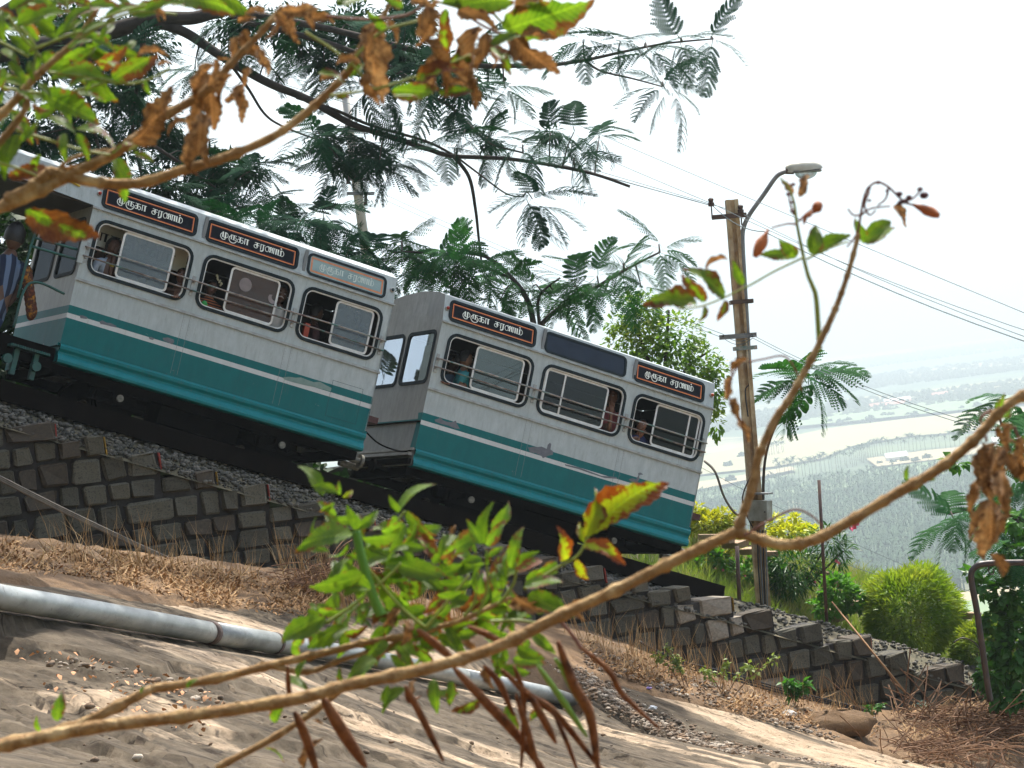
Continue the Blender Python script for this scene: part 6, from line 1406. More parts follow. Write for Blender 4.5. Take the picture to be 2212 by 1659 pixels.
# rubbish
def rubbish(px, py, s, col, label, name='plastic_bag'):
    r = random.Random(int(px)); mb = MB(); mb.ball((0, 0, 0), 1, .8, .55, nu=9, nv=6); mb.v = [tuple(c * r.uniform(.65, 1.25) for c in v) for v in mb.v]
    tag(inst(name, mb.mesh(name, M(name + '_film', col, None, 5, .35), False), None, Matrix.Translation(on_soil(px, py, s * .3)) @ Matrix.Scale(s, 4)), label, 'litter')
rubbish(1992, 1530, .12, srgb(150, 190, 170), 'crumpled pale green and yellow plastic bag in the litter')
rubbish(1705, 1548, .10, srgb(190, 188, 184), 'crumpled grey white plastic bag below the right wall')
rubbish(1885, 1560, .07, srgb(220, 224, 230), 'small white crumpled wrapper by the brown mound')
rubbish(2040, 1495, .10, srgb(170, 172, 170), 'grey stone like bag near the foot of the pipe frame')
rubbish(1332, 1484, .04, srgb(220, 224, 226), 'tiny white wrapper on the gravel', 'wrapper'); rubbish(1410, 1533, .05, srgb(216, 220, 222), 'flat white wrapper lower in the gravel', 'wrapper'); rubbish(1402, 1490, .035, srgb(130, 110, 170), 'tiny purple wrapper on the gravel', 'wrapper')
# rotten log, brown mound, twig heap
def log_mesh(A, B, R, seed):
    r = random.Random(seed); mb = MB(); n = 16; pts = [A.lerp(B, i / n) for i in range(n + 1)]; mb.tube(pts, [R * (.55 + .5 * math.sin(math.pi * min(1, .15 + i / n))) for i in range(n + 1)], 12)
    mb.v = [tuple(c + r.uniform(-.012, .012) for c in v) for v in mb.v]; return mb
k = NT('rotten_wood'); co = k.coord(); c = k.ramp(k.noise(k.stretch(co, (1, 6, 6)), 5, 8, .7), [(.35, srgb(92, 66, 42)), (.55, srgb(176, 140, 98)), (.75, srgb(206, 176, 132))]); k.l(c, k.p.inputs['Base Color']); k.bump(k.noise(k.stretch(co, (1, 7, 7)), 6, 6, .7), 1, .03)
tag(log_mesh(on_soil(165, 1200, .06), on_soil(250, 1245, .02), .085, 3).build('rotten_log', k.m), 'short flaky rotten log lying in the litter above the pipe', 'log')
def tangle(cx, cy, R, n, mat, label, name, seed, thick=.006, flat=.5):
    r = random.Random(seed); c = on_soil(cx, cy, .02); mb = MB()
    for i in range(n):
        a = r.uniform(0, 6.28); q = r.random() ** .5; p = c + Vector((math.cos(a) * R * q, math.sin(a) * R * q * .7, r.uniform(0, R * flat * (1 - q * .7)))); d = Vector((r.gauss(0, 1), r.gauss(0, .7), r.gauss(0, .35))).normalized(); l = R * r.uniform(.3, .9)
        mb.tube(spline([p, p + d * l * .5 + Vector((0, 0, r.uniform(0, .05))), p + d * l + Vector((r.gauss(0, .05), r.gauss(0, .05), -r.uniform(0, .05)))], 3), [thick * r.uniform(.5, 1.3)] * 7, 4)
    return tag(mb.build(name, mat), label, kind='stuff')
tangle(700, 1290, .55, 420, mTwig, 'dark uprooted tangle of roots at the right end of the left litter', 'root_tangle', 3, .006, .7)
tangle(2080, 1580, 1.3, 420, mTwig, 'heap of cut brown twigs in the lower right corner', 'brushwood', 4, .009, .22)
tangle(2010, 1640, 1.0, 260, mTwig, 'heap of cut brown twigs along the bottom edge', 'brushwood', 5, .008, .2)
mb = MB()
c = on_soil(1790, 1572, .0); mb.ball(c, .62, .35, .20, nu=20, nv=10); rr = random.Random(4); mb.v = [(v[0] + rr.uniform(-.03, .03), v[1] + rr.uniform(-.03, .03), v[2] + rr.uniform(-.03, .03)) for v in mb.v]
tag(mb.build('earth_mound', mEarth, smooth=True), 'low brown earth mound at the foot of the right wall', kind='structure')
mWeed = M_leafy('weed_leaf', lin(.14, .20, .06), lin(.22, .26, .08), None, (1.2, 1.3, .5, 1), .35, .5)
def weed(spots, label, mat=mWeed, L=.07):
    r0 = on_soil(spots[0][0], spots[0][1]); root = empty('weed', r0); tag(root, label, 'weed'); sp = []
    for i, (x, y, tx, ty) in enumerate(spots):
        a = on_soil(x, y); dep = a.dot(CF); b = P(tx, ty, dep); mb = MB(); mid = a.lerp(b, .5) + Vector((0, 0, .06)); s_ = spline([a, mid, b], 5); mb.tube(s_, .006, 5); mb.build('stem', mTwig, root)
        for p in s_[4:]:
            for q in range(7): sp.append((p + Vector((U(-.04, .04), U(-.04, .04), U(-.03, .05))), (U(-1, 1), U(-1, .3), U(-.2, 1))))
    leaf_cloud('leaves', sp, L, L * .33, mat, root, 7)
weed([(1475, 1490, 1420, 1415), (1480, 1490, 1460, 1430), (1490, 1492, 1440, 1400)], 'straggling pale weed at the left of the black cables')
weed([(1560, 1500, 1570, 1430), (1570, 1505, 1620, 1440), (1580, 1510, 1680, 1420), (1560, 1500, 1520, 1450)], 'bushy pale weed leaning across the black cables')
weed([(1720, 1530, 1715, 1490), (1722, 1530, 1740, 1480), (1718, 1530, 1700, 1478)], 'small dark green broad leaved weed against the right wall', mVine, .12)
weed([(1885, 1560, 1875, 1530), (1888, 1560, 1905, 1528)], 'little fresh green weed near the mound', mVine, .06)

# ------------------------------------------------------------------ near plants, two to four metres from the camera
def leaf_material(name, green1, green2, edge, tip, tf=.5, tint=(1.2, 1.25, .55, 1), dead=False, amount=.5):
    """leaf colour with dying brown rims; x runs 0..1 from stalk to tip, y across"""
    k = NT(name); co = k.coord(); inf = k.n('ShaderNodeObjectInfo').outputs['Random']
    sp_ = k.n('ShaderNodeSeparateXYZ'); k.l(co, sp_.inputs[0]); x, y = sp_.outputs[0], sp_.outputs[1]
    off = k.n('ShaderNodeCombineXYZ'); k.l(k.math('MULTIPLY', inf, 37.0), off.inputs[0]); k.l(k.math('MULTIPLY', inf, 11.0), off.inputs[2])
    va = k.n('ShaderNodeVectorMath', operation='ADD'); k.l(co, va.inputs[0]); k.l(off.outputs[0], va.inputs[1]); v = va.outputs[0]
    body = k.ramp(k.noise(v, 4.5, 4, .6), [(.35, green1), (.65, green2)])
    vein = k.n('ShaderNodeTexWave', wave_type='BANDS'); vein.inputs['Scale'].default_value = 4.5; vein.inputs['Distortion'].default_value = 1.5
    yy = k.math('ABSOLUTE', y); cv = k.n('ShaderNodeCombineXYZ'); k.l(k.math('SUBTRACT', x, k.math('MULTIPLY', yy, .9)), cv.inputs[0]); k.l(cv.outputs[0], vein.inputs['Vector'])
    body = k.mix(k.math('MULTIPLY', k.ramp(vein.outputs['Fac'], [(.0, lin(0, 0, 0)), (.12, lin(1, 1, 1))]), 1.0), k.mix(.5, body, tuple(min(1, c * 1.6) for c in green2[:3]) + (1,)), body)
    mid = k.ramp(yy, [(.006, lin(1, 1, 1)), (.012, lin(0, 0, 0))]); body = k.mix(k.math('MULTIPLY', mid, .55), body, tuple(min(1, c * 2.0) for c in green2[:3]) + (1,))
    m = k.math('ADD', k.math('MULTIPLY', k.noise(v, 5.5, 5, .7), 1.0), k.math('MULTIPLY', yy, 1.5)); m = k.math('ADD', m, k.math('MULTIPLY', k.math('POWER', x, 5.0), .35)); m = k.math('ADD', m, k.math('MULTIPLY', inf, .22))
    th = 1.02 - amount * .45
    c = k.mix(k.ramp(m, [(max(th - .05, 0), lin(0, 0, 0)), (min(th, .999), lin(1, 1, 1))]), body, k.ramp(k.noise(v, 9, 4), [(.35, edge), (.7, tip)]))
    hs = k.n('ShaderNodeHueSaturation'); k.l(k.math('MULTIPLY_ADD', inf, .5, .75), hs.inputs['Value']); k.l(c, hs.inputs['Color']); c = hs.outputs[0]
    k.l(c, k.p.inputs['Base Color']); k.p.inputs['Roughness'].default_value = .42 if not dead else .7; k.p.inputs['Specular IOR Level'].default_value = .4 if not dead else .2
    k.bump(k.math('ADD', k.noise(v, 14, 5), vein.outputs['Fac']), .35, .02)
    tb = k.n('ShaderNodeBsdfTranslucent'); k.l(k.mix(1.0, c, tint, 'MULTIPLY'), tb.inputs[0]); ms = k.n('ShaderNodeMixShader'); ms.inputs[0].default_value = tf
    k.l(k.p.outputs[0], ms.inputs[1]); k.l(tb.outputs[0], ms.inputs[2]); k.l(ms.outputs[0], k.out.inputs['Surface']); return k.m
brE, brT = srgb(84, 48, 30), srgb(122, 84, 52)
LM_ = {'g': leaf_material('fresh_green_leaf', lin(.055, .125, .012), lin(.12, .20, .018), brE, brT, .5, amount=.18),
       'y': leaf_material('yellowing_leaf', lin(.30, .34, .02), lin(.20, .30, .02), srgb(104, 46, 24), srgb(130, 74, 40), .45, (1.2, 1.15, .4, 1), amount=.5),
       'h': leaf_material('half_dead_leaf', lin(.07, .17, .012), lin(.16, .24, .02), srgb(84, 44, 26), srgb(120, 76, 44), .4, amount=.62),
       'b': leaf_material('dead_brown_leaf', srgb(112, 80, 50), srgb(156, 120, 80), srgb(70, 44, 30), srgb(172, 140, 100), .25, (1.1, .98, .75, 1), True, .5)}
def leaf_mesh(name, seed, width=.17, fold=.25, arch=.15, twist=0.0, curl=0.0, crumple=.0, mat=None, serr=.012):
    width *= 1.12
    r = random.Random(seed); n = 16; V = []; F = []
    ph = r.uniform(0, 6)
    for i in range(n + 1):
        t = i / n; w = width * (math.sin(math.pi * min(t * 1.0, 1) ** .72) ** .85) * (1 - .15 * t) + .004
        w *= 1 + crumple * math.sin(t * 17 + ph)
        th = twist * t + crumple * math.sin(t * 9 + ph) * 1.2
        ca = curl * t * t; cx = t - .28 * curl * t ** 3 * .5; cz = arch * math.sin(math.pi * t * .9) - abs(curl) * .28 * t * t + crumple * .10 * math.sin(t * 13 + ph)
        cyy = .05 * math.sin(t * 4 + seed) + crumple * .12 * math.sin(t * 7 + ph * 2)
        for j in range(5):
            u_ = (j - 2) / 2; yl = u_ * w + (serr * (1 if i % 2 else -1) * (abs(u_) > .9) * np.sign(u_)); zl = abs(u_) ** 1.3 * w * (fold + crumple * 1.6 * (1 + .6 * math.sin(t * 8 + u_ * 2 + ph)))
            V.append((cx + ca * .02, cyy + yl * math.cos(th) - zl * math.sin(th), cz + yl * math.sin(th) + zl * math.cos(th)))
    for i in range(n):
        for j in range(4): F.append((i * 5 + j, i * 5 + j + 1, i * 5 + j + 6, i * 5 + j + 5))
    return np_mesh(name, V, F, mat, True)
LV = {}
for kk in 'gyh': LV[kk] = [leaf_mesh('leaf', i, .155 + .02 * (i % 3), .22 + .12 * (i % 2), .10 + .05 * (i % 3), (-.4, .3, .6, 0)[i % 4], (.2, .6, 0, .9)[i % 4], .04 if kk == 'g' else .10, LM_[kk]) for i in range(5)]
LV['b'] = [leaf_mesh('dry_leaf', 20 + i, .16, .8, .16, (1.0, -1.4, 1.9, -.7, .5)[i], (1.0, .6, 1.3, .3, 1.1)[i], .15, LM_['b'], .02) for i in range(5)]
def wide(kk): return [leaf_mesh('leaf', 60 + i, .26, .3, .12, .2, .3, .04, LM_[kk]) for i in range(2)]
LVW = {'g': wide('g'), 'h': wide('h')}
mStemB = M('brown_stem', srgb(176, 148, 104), srgb(136, 106, 70), 22, .85, .9, 90, c3=srgb(198, 172, 128), spec=.2); mStemG = M('green_stem', lin(.22, .30, .05), lin(.30, .34, .07), 10, .5, transl=(.2, (1, 1, .4, 1)))
mStemG2 = M('bright_green_stem', lin(.12, .30, .04), lin(.16, .36, .05), 10, .45, transl=(.25, (1, 1, .4, 1))); mStemR = M('reddish_stalk', srgb(124, 78, 64), srgb(98, 60, 48), 10, .7)
mPod = M('brown_seed_pod', srgb(98, 56, 36), srgb(132, 88, 58), 30, .7, .8, 90, c3=srgb(62, 34, 24), spec=.2); mPodG = M('green_seed_pod', lin(.12, .26, .03), lin(.18, .34, .05), 10, .5)
mDryF = M('dry_orange_flower', srgb(196, 132, 88), srgb(160, 98, 62), 20, .7, transl=(.3, (1.1, 1, .8, 1))); mBud = M('dark_flower_bud', srgb(104, 62, 62), srgb(70, 44, 50), 16, .7)
def nplant(name, label, cat, D, base, group=None):
    r = empty(name, P(base[0], base[1], D)); tag(r, label, cat, group); return r
def nstem(root, pts, D, r0, r1, mat, conv=None, name='stem', knobs=0, dz=(0, 0)):
    q = [conv(*p) if conv else p for p in pts]; n_ = len(q); w = [P(x, y, D + dz[0] + (dz[1] - dz[0]) * i / (n_ - 1)) for i, (x, y) in enumerate(q)]
    s_ = spline(w, 8); n = len(s_); rr = [.86 * (r0 + (r1 - r0) * i / (n - 1)) * D / FPX for i in range(n)]
    if knobs:
        rng = random.Random(len(pts) + int(r0)); 
        for i in range(2, n - 2, knobs): rr[i] *= rng.uniform(1.15, 1.4)
        rr = [a * rng.uniform(.94, 1.06) for a in rr]
    mb = MB(); mb.tube(s_, rr, 10); return mb.build(name, mat, root, smooth=True)
def nleaf(root, kk, a, b, D, conv=None, rng=random.Random(9), wide_=False, dz=None, roll=None, name=None):
    if conv: a, b = conv(*a), conv(*b)
    z0 = rng.uniform(-.06, .06); L2 = math.hypot(b[0] - a[0], b[1] - a[1]) / FPX * D
    A_ = P(a[0], a[1], D + z0); B_ = P(b[0], b[1], D + z0 + (rng.uniform(-.45, .45) * L2 if dz is None else dz))
    nr = (-CF + Vector((rng.gauss(0, .45), rng.gauss(0, .3), rng.gauss(.35, .45)))).normalized() if roll is None else roll
    ms = LVW[kk] if wide_ else LV[kk]
    return inst(ms[rng.randrange(len(ms))].name.split('.')[0] if name is None else name, ms[rng.randrange(len(ms))], root, frame(A_, B_ - A_, nr))
def c4(x, y): return (597.4 + .4342 * x, 938.7 + .4342 * y)
def c1(x, y): return (.3472 * x, .3472 * y)
def c2(x, y): return (725.4 + .3472 * x, .3472 * y)
def c3_(x, y): return (1444 + .3472 * x, 256 + .3472 * y)
def c5(x, y): return (1444 + .3472 * x, 768 + .3472 * y)
def pod(root, pts, D, w, conv=None, mat=None, flat=.5):
    q = [conv(*p) if conv else p for p in pts]; s_ = spline([P(x, y, D + .02 * i) for i, (x, y) in enumerate(q)], 6); n = len(s_)
    mb = MB(); mb.tube(s_, [max(.12, math.sin(math.pi * (.06 + .90 * i / (n - 1))) ** .6) * w * .55 * D / FPX for i in range(n)], 8)
    mb.build('seed_pod', mat or mPod, root, smooth=True)
# --- the long forked branch crossing the whole view
N1 = nplant('long_branch', 'long bare forked branch crossing the whole view from lower left to the right edge', 'branch', 3.0, (0, 1610))
nstem(N1, [(-60, 1622), (0, 1612), (200, 1572), (420, 1545), (640, 1510), (760, 1478), (940, 1440), (1080, 1395), (1200, 1335), (1330, 1275), (1450, 1215), (1540, 1172), (1600, 1145)], 3.0, 17, 14, mStemB, knobs=7, name='main_stem')
nstem(N1, [(1590, 1148), (1650, 1168), (1700, 1177), (1760, 1166), (1850, 1118), (1930, 1070), (2020, 1018), (2100, 955), (2170, 880), (2240, 840)], 3.0, 14, 13, mStemB, knobs=6, name='side_stem')
nstem(N1, [(1592, 1150), (1625, 1050), (1640, 985), (1675, 905), (1700, 870), (1740, 800), (1790, 700), (1815, 640), (1835, 580), (1855, 505)], 3.0, 12, 6, mStemB, knobs=5, name='side_stem')
for p in [[(1607, 1157), (1666, 1122), (1715, 1101), (1750, 1112), (1777, 1136)]]: nstem(N1, p, 2.98, 3.5, 2.5, mStemR, name='twiglet')
for kk, a, b in [('g', (2060, 320), (2090, 230)), ('g', (2080, 390), (2150, 320)), ('g', (1480, 775), (1490, 675)), ('g', (1575, 772), (1670, 765)), ('g', (2040, 330), (2050, 270))]: nleaf(N1, kk, a, b, 2.98, c5)
# dry bunch hanging from it at the right
for p in [[(2010, 340), (1960, 370), (1940, 405), (1955, 420)], [(1975, 500), (1978, 540)], [(2150, 440), (2200, 560), (2260, 640)]]: nstem(N1, p, 2.98, 4, 3, mStemR, c5, name='stalk')
for a, b in [((1960, 540), (1880, 820)), ((1920, 780), (1900, 1020)), ((2030, 540), (1975, 960)), ((2050, 560), (1990, 800)), ((2000, 900), (1890, 1170)), ((2010, 900), (2000, 1350)), ((2030, 950), (1990, 1200)), ((2100, 560), (2080, 900)), ((2120, 700), (2100, 1030)), ((2040, 440), (2200, 560)), ((2060, 430), (2160, 470)), ((2100, 600), (2230, 830)), ((2150, 600), (2240, 780)), ((2000, 1240), (2130, 1390)), ((2180, 500), (2230, 700)), ((2130, 420), (2130, 640))]:
    nleaf(N1, 'b', a, b, 2.97, c5)
# --- upright twig with flowers, right of centre
N2 = nplant('flowering_twig', 'thin upright twigs with withered orange flowers in front of the street lamp', 'twig', 3.1, (1855, 510))
nstem(N2, [(940, 1440), (920, 1130), (895, 1040), (870, 980), (840, 860), (800, 660), (780, 520), (740, 420), (695, 370)], 3.08, 7, 2.5, mStemG, c3_, name='green_stem')
nstem(N2, [(1170, 790), (1190, 640), (1215, 500), (1245, 430), (1300, 395), (1360, 420), (1400, 455), (1470, 520), (1540, 540)], 3.05, 3.5, 3, mStemR, c3_, name='flower_stalk')
for p, m_ in [([(840, 865), (660, 950), (480, 1050), (230, 1160), (60, 1185)], mStemG), ([(860, 875), (980, 815), (1120, 765)], mStemG), ([(800, 660), (740, 655), (640, 680)], mStemR), ([(780, 600), (760, 540), (745, 470)], mStemR), ([(1200, 600), (1260, 560), (1380, 545)], mStemR), ([(1370, 430), (1350, 500), (1300, 540)], mStemR), ([(1200, 600), (1150, 600), (1115, 560)], mStemR), ([(1470, 520), (1530, 490), (1570, 440)], mStemR), ([(1190, 640), (1170, 720), (1110, 800)], mStemR), ([(810, 640), (860, 590), (900, 560)], mStemR), ([(1250, 450), (1220, 540), (1250, 600), (1290, 570)], mStemR)]:
    nstem(N2, p, 3.06, 3.2, 2.2, m_, c3_, name='stalk')
for kk, a, b, wd_ in [('g', (790, 865), (690, 745), 1), ('g', (800, 862), (555, 852), 0), ('g', (880, 845), (930, 655), 1), ('g', (890, 830), (1140, 710), 0), ('g', (1215, 780), (1165, 610), 0), ('g', (1220, 740), (1400, 640), 1), ('g', (1210, 765), (1425, 688), 0), ('h', (352, 1112), (75, 918), 0), ('h', (225, 1147), (85, 955), 0), ('h', (180, 1163), (-180, 1148), 0), ('h', (232, 1168), (190, 1275), 0), ('h', (352, 1128), (310, 1275), 0), ('g', (465, 1035), (392, 880), 0), ('b', (372, 880), (180, 945), 0), ('b', (1390, 548), (1515, 662), 0), ('b', (800, 485), (885, 345), 0), ('b', (780, 470), (695, 365), 0)]:
    nleaf(N2, kk, a, b, 3.06, c3_, wide_=bool(wd_))
def trumpet(a, b, D, w, root, mat, conv):
    A_ = P(*conv(*a), D); B_ = P(*conv(*b), D); mb = MB(); n = 7; prof = [.25, .35, .75, 1, .95, .8, .45]
    mb.tube([A_.lerp(B_, i / (n - 1)) for i in range(n)], [p_ * w * D / FPX for p_ in prof], 9); rr = random.Random(int(a[0])); mb.v = [tuple(c + rr.uniform(-.0008, .0008) for c in v) for v in mb.v]
    mb.build('withered_flower', mat, root, smooth=True)
trumpet((622, 690), (535, 860), 3.05, 13, N2, mDryF, c3_); trumpet((1520, 535), (1685, 605), 3.05, 12, N2, mDryF, c3_); trumpet((900, 590), (945, 520), 3.05, 12, N2, mDryF, c3_)
trumpet((840, 660), (860, 590), 3.05, 5, N2, mDryF, c3_); trumpet((850, 620), (900, 580), 3.05, 5, N2, mDryF, c3_)
for x, y, s in ((1590, 478, 9), (1565, 440, 6), (1495, 490, 6), (1435, 470, 7), (1470, 515, 7), (1440, 525, 6), (1305, 398, 5), (1245, 435, 5), (775, 410, 5), (745, 470, 5), (772, 520, 4), (770, 575, 5), (1360, 450, 4), (1250, 510, 4)):
    mb = MB(); mb.ball(P(*c3_(x, y), 3.05), s * 3.05 / FPX * 1.2, s * 3.05 / FPX, s * 3.05 / FPX * .9, nu=7, nv=5); mb.build('bud', mBud, N2, smooth=True)
for p in [[(500, 40), (600, 20), (720, 5), (790, 90), (830, 220)], [(470, 20), (400, 120), (370, 240), (420, 340), (470, 450), (490, 540)]]: nstem(N2, p, 3.04, 2.5, 2.5, mStemR, c5, name='stalk')
for a, b in [((490, 15), (365, 140)), ((480, 30), (380, 60)), ((400, 130), (345, 280)), ((385, 270), (480, 420)), ((450, 400), (495, 550))]: nleaf(N2, 'b', a, b, 3.04, c5)
# --- leafy shrub tips at bottom centre
N3 = nplant('leafy_shrub', 'green leafy shrub tips with brown pods in the lower centre of the view', 'shrub', 3.25, (400, 1600))
for p, r0, r1 in [([(-620, 1265), (-300, 1215), (0, 1140), (300, 1072), (420, 1040), (640, 1000), (900, 930), (1060, 860), (1170, 810)], 12, 5), ([(-80, 1140), (150, 1180), (330, 1120), (560, 1050), (760, 970), (920, 920)], 8, 4), ([(-300, 1659), (0, 1500), (250, 1330), (460, 1140), (560, 1060)], 9, 7)]:
    nstem(N3, p, 3.25, r0, r1, mStemB, c4, name='stem', knobs=6)
nstem(N3, [(-1376, 1540), (-1000, 1448), (-620, 1265)], 3.25, 14, 12, mStemB, c4, name='stem', knobs=5)
for p in [[(395, 480), (420, 600), (450, 710), (490, 830), (520, 900)]]: nstem(N3, p, 3.2, 11, 14, mStemG2, c4, name='green_stem')
for p in [[(740, 965), (860, 820), (960, 700)], [(930, 905), (985, 830), (990, 715)], [(1230, 770), (1400, 660), (1500, 600), (1560, 490)], [(250, 935), (380, 850), (540, 720), (620, 640)], [(1060, 930), (1200, 925), (1310, 940)], [(740, 960), (640, 880), (540, 770), (440, 640)], [(1000, 900), (1050, 760), (1040, 600)], [(1100, 850), (1180, 740), (1190, 640)], [(560, 560), (600, 440), (640, 380)]]:
    nstem(N3, p, 3.2, 4.5, 3, mStemG, c4, name='petiole')
G4 = '''g 240 300 95 138|g 300 295 178 250|g 312 300 308 225|y 330 315 392 268|g 290 345 205 380|g 300 400 190 330|g 390 475 355 340|g 400 465 525 368|g 385 500 75 577|g 425 515 670 480|g 605 385 563 295|g 600 395 785 190|h 640 390 810 515|g 600 405 540 525|g 690 445 635 560|h 700 440 815 522|g 890 500 785 615|g 1005 500 800 612|b 872 515 878 435|g 1030 545 1072 322|g 1040 550 1148 425|g 1020 545 940 420|g 1060 610 1135 548|g 1160 665 1243 455|g 1180 665 1310 572|h 1190 685 1345 600|g 1145 705 1165 560|g 1240 725 1408 678|g 1230 745 1435 745|g 1050 650 1030 560|g 1000 680 1012 825|g 1080 680 1092 810|g 470 770 328 640|g 430 620 338 592|g 430 700 148 745|g 430 790 225 720|g 250 745 335 885|g 330 800 470 765|g 540 645 785 638|g 600 640 845 722|g 560 700 705 680|g 590 740 650 795|g 800 800 935 778|g 780 645 862 560|g 240 905 -5 1060|g 340 955 145 1075|g 360 960 255 1070|g 400 860 385 965|g 600 1045 672 1190|g 700 1080 810 1170|g 780 1215 800 1405|g 860 1225 870 1365|g 560 1250 518 1335|g 640 1262 495 1385|g 1100 1185 1265 1190|h 1005 1318 862 1395|g 1150 1345 1200 1475|y 1440 625 1385 450|y 1530 535 1500 430|y 1545 515 1592 235|y 1560 495 1955 190|y 1520 562 1762 632|y 1480 622 1565 735|g 1400 645 1285 690|b 1380 900 1565 878|b 1440 880 1555 818|g 1250 800 1490 905|b 1180 800 1335 890|b 1160 830 1365 905|g 560 1040 420 1120|g 500 1120 330 1230|g 640 1160 560 1060|g 1300 900 1430 800|g 900 1000 1040 960|g 700 900 560 860|g 660 560 560 640|g 480 620 600 560|g 500 860 420 940|g 60 1200 160 1290|g -20 1430 60 1300|g -60 1560 40 1640|g 150 1120 90 1260|b 230 1440 170 1420|b 130 1660 240 1510|b 620 870 520 960|b 640 920 620 1080|b 560 880 600 980|g 980 640 960 760|g 1100 640 1140 780|g 820 700 950 640|h 850 650 890 560|g 1270 980 1400 1100|g 1200 1050 1340 1130|g 520 480 640 430|g 450 560 560 610|g 380 620 300 700|g 350 540 250 620|b 700 1220 670 1330|b 1010 1180 1100 1260|b 930 1000 1000 1100'''
for ln in G4.split('|'):
    kk, a, b, c, d = ln.split(); nleaf(N3, kk, (float(a), float(b)), (float(c), float(d)), 3.2, c4)
rg4 = random.Random(44)
for i in range(150):
    x, y = rg4.gauss(640, 330), rg4.gauss(800, 200); a = rg4.uniform(0, 6.28); L = rg4.uniform(110, 220)
    if 60 < x < 1350: nleaf(N3, rg4.choice('ggggggh'), (x, y), (x + L * math.cos(a), y + L * .8 * math.sin(a)), 3.3, c4)
for pts, w in [([(640, 1250), (730, 1420), (830, 1625)], 15), ([(230, 1310), (330, 1480), (445, 1655)], 26), ([(90, 1380), (150, 1520), (205, 1690)], 20), ([(880, 1160), (1040, 1330), (1200, 1500), (1350, 1700)], 22), ([(1120, 1170), (1260, 1300), (1400, 1400), (1640, 1700)], 17), ([(1180, 1150), (1230, 1320), (1215, 1690)], 12), ([(1250, 1280), (1330, 1420), (1390, 1535)], 16), ([(1190, 1290), (1250, 1480), (1310, 1690)], 14), ([(1400, 1030), (1480, 1250), (1560, 1400), (1600, 1680)], 22), ([(700, 970), (800, 1050), (880, 1120)], 18), ([(950, 955), (1060, 1000), (1140, 1045)], 14), ([(1370, 1370), (1440, 1520), (1500, 1680)], 10), ([(1030, 1150), (1110, 1240), (1180, 1400)], 14), ([(640, 1270), (660, 1330), (720, 1300)], 7)]:
    pod(N3, pts, 3.12, w, c4)
pod(N3, [(1300, 1150), (1420, 1320), (1545, 1505)], 3.12, 14, c4, mPodG); pod(N3, [(1385, 1115), (1440, 1200), (1500, 1330)], 3.12, 12, c4, mPodG)
pod(N3, [(1250, 1395), (1316, 1450), (1345, 1500), (1425, 1575)], 3.12, 13); nstem(N3, [(1200, 1330), (1235, 1370), (1255, 1400)], 3.12, 4, 5, mStemR, name='stalk')
pod(N3, [(55, 1150), (60, 1260), (75, 1350)], 3.12, 11, c4)
for x0, y0, x1, y1 in ((390, 1130, 345, 1160), (880, 1160, 890, 1115), (1480, 740, 1478, 690)): pass
for kk, a, b in (('g', (1500 * .3472, 1130 * .3472 + 440.6), (1000, 1)),): pass
for (x, y, x2, y2) in ((405, 1488, 428, 1462), (305, 1498, 312, 1480), (125, 1558, 135, 1490), (85, 1580, 78, 1545)): nleaf(N3, 'g', (x, y), (x2, y2), 3.1)
# --- shrub in the upper left corner
N4 = nplant('leafy_shrub', 'green and withered shrub filling the upper left corner of the view', 'shrub', 3.0, (-60, 470))
for pts, r0, r1 in [([(-200, 1370), (0, 1290), (180, 1220), (500, 1060), (750, 930), (1000, 740), (1250, 590), (1400, 440), (1500, 330), (1600, 230), (1760, 40)], 17, 7), ([(40, 1250), (180, 1180), (300, 1085), (350, 1078), (560, 1130), (850, 1142), (1130, 1062), (1400, 980), (1700, 850), (1900, 705), (2100, 520), (2230, 360)], 17, 9), ([(-40, 740), (0, 720), (100, 620), (200, 500), (330, 380), (480, 250), (560, 130), (640, 0)], 12, 6), ([(-30, 930), (0, 890), (150, 690), (185, 560)], 11, 7), ([(350, 1078), (420, 1000), (560, 950), (680, 930)], 6, 3)]:
    nstem(N4, pts, 3.0, r0, r1, mStemB, c1, name='stem', knobs=8)
nstem(N4, [(100, 400), (180, 250), (300, 90), (345, 0)], 3.0, 9, 5, mStemB, c2, name='stem', knobs=6)
for pts in [[(100, 810), (300, 870), (500, 930), (690, 965)], [(-20, 250), (100, 310), (180, 355)], [(300, 450), (560, 480), (800, 520), (960, 480), (1060, 420)], [(-20, 535), (250, 578), (480, 560), (700, 500)], [(180, 320), (400, 230), (560, 180), (720, 130)], [(130, 170), (220, 300), (200, 480)], [(-20, 1010), (120, 1050), (230, 1095)], [(800, 940), (900, 880), (1020, 790)], [(480, 250), (700, 120), (900, 70), (1100, 90)], [(50, 100), (150, 240), (260, 360)], [(400, -10), (440, 100), (470, 220)], [(1900, 200), (2060, 300), (2180, 390)], [(620, 120), (800, 60), (1000, 10)]]:
    nstem(N4, pts, 2.98, 4, 3, mStemG, c1, name='petiole')
for pts, m_ in [([(-40, 595), (150, 570), (300, 540), (600, 440), (840, 340)], mStemG), ([(-10, 315), (100, 400), (210, 530), (260, 560)], mStemG), ([(-60, 100), (200, 120), (450, 90), (560, 10)], mStemR), ([(60, 440), (160, 310), (300, 190), (510, 130)], mStemG), ([(760, 60), (900, 150), (1000, 200), (1120, 235)], mStemR), ([(920, 20), (1080, 190), (1140, 250)], mStemG), ([(360, 600), (480, 600), (520, 620)], mStemG), ([(600, 0), (800, 60)], mStemG)]:
    nstem(N4, pts, 2.97, 4, 3, m_, c2, name='petiole')
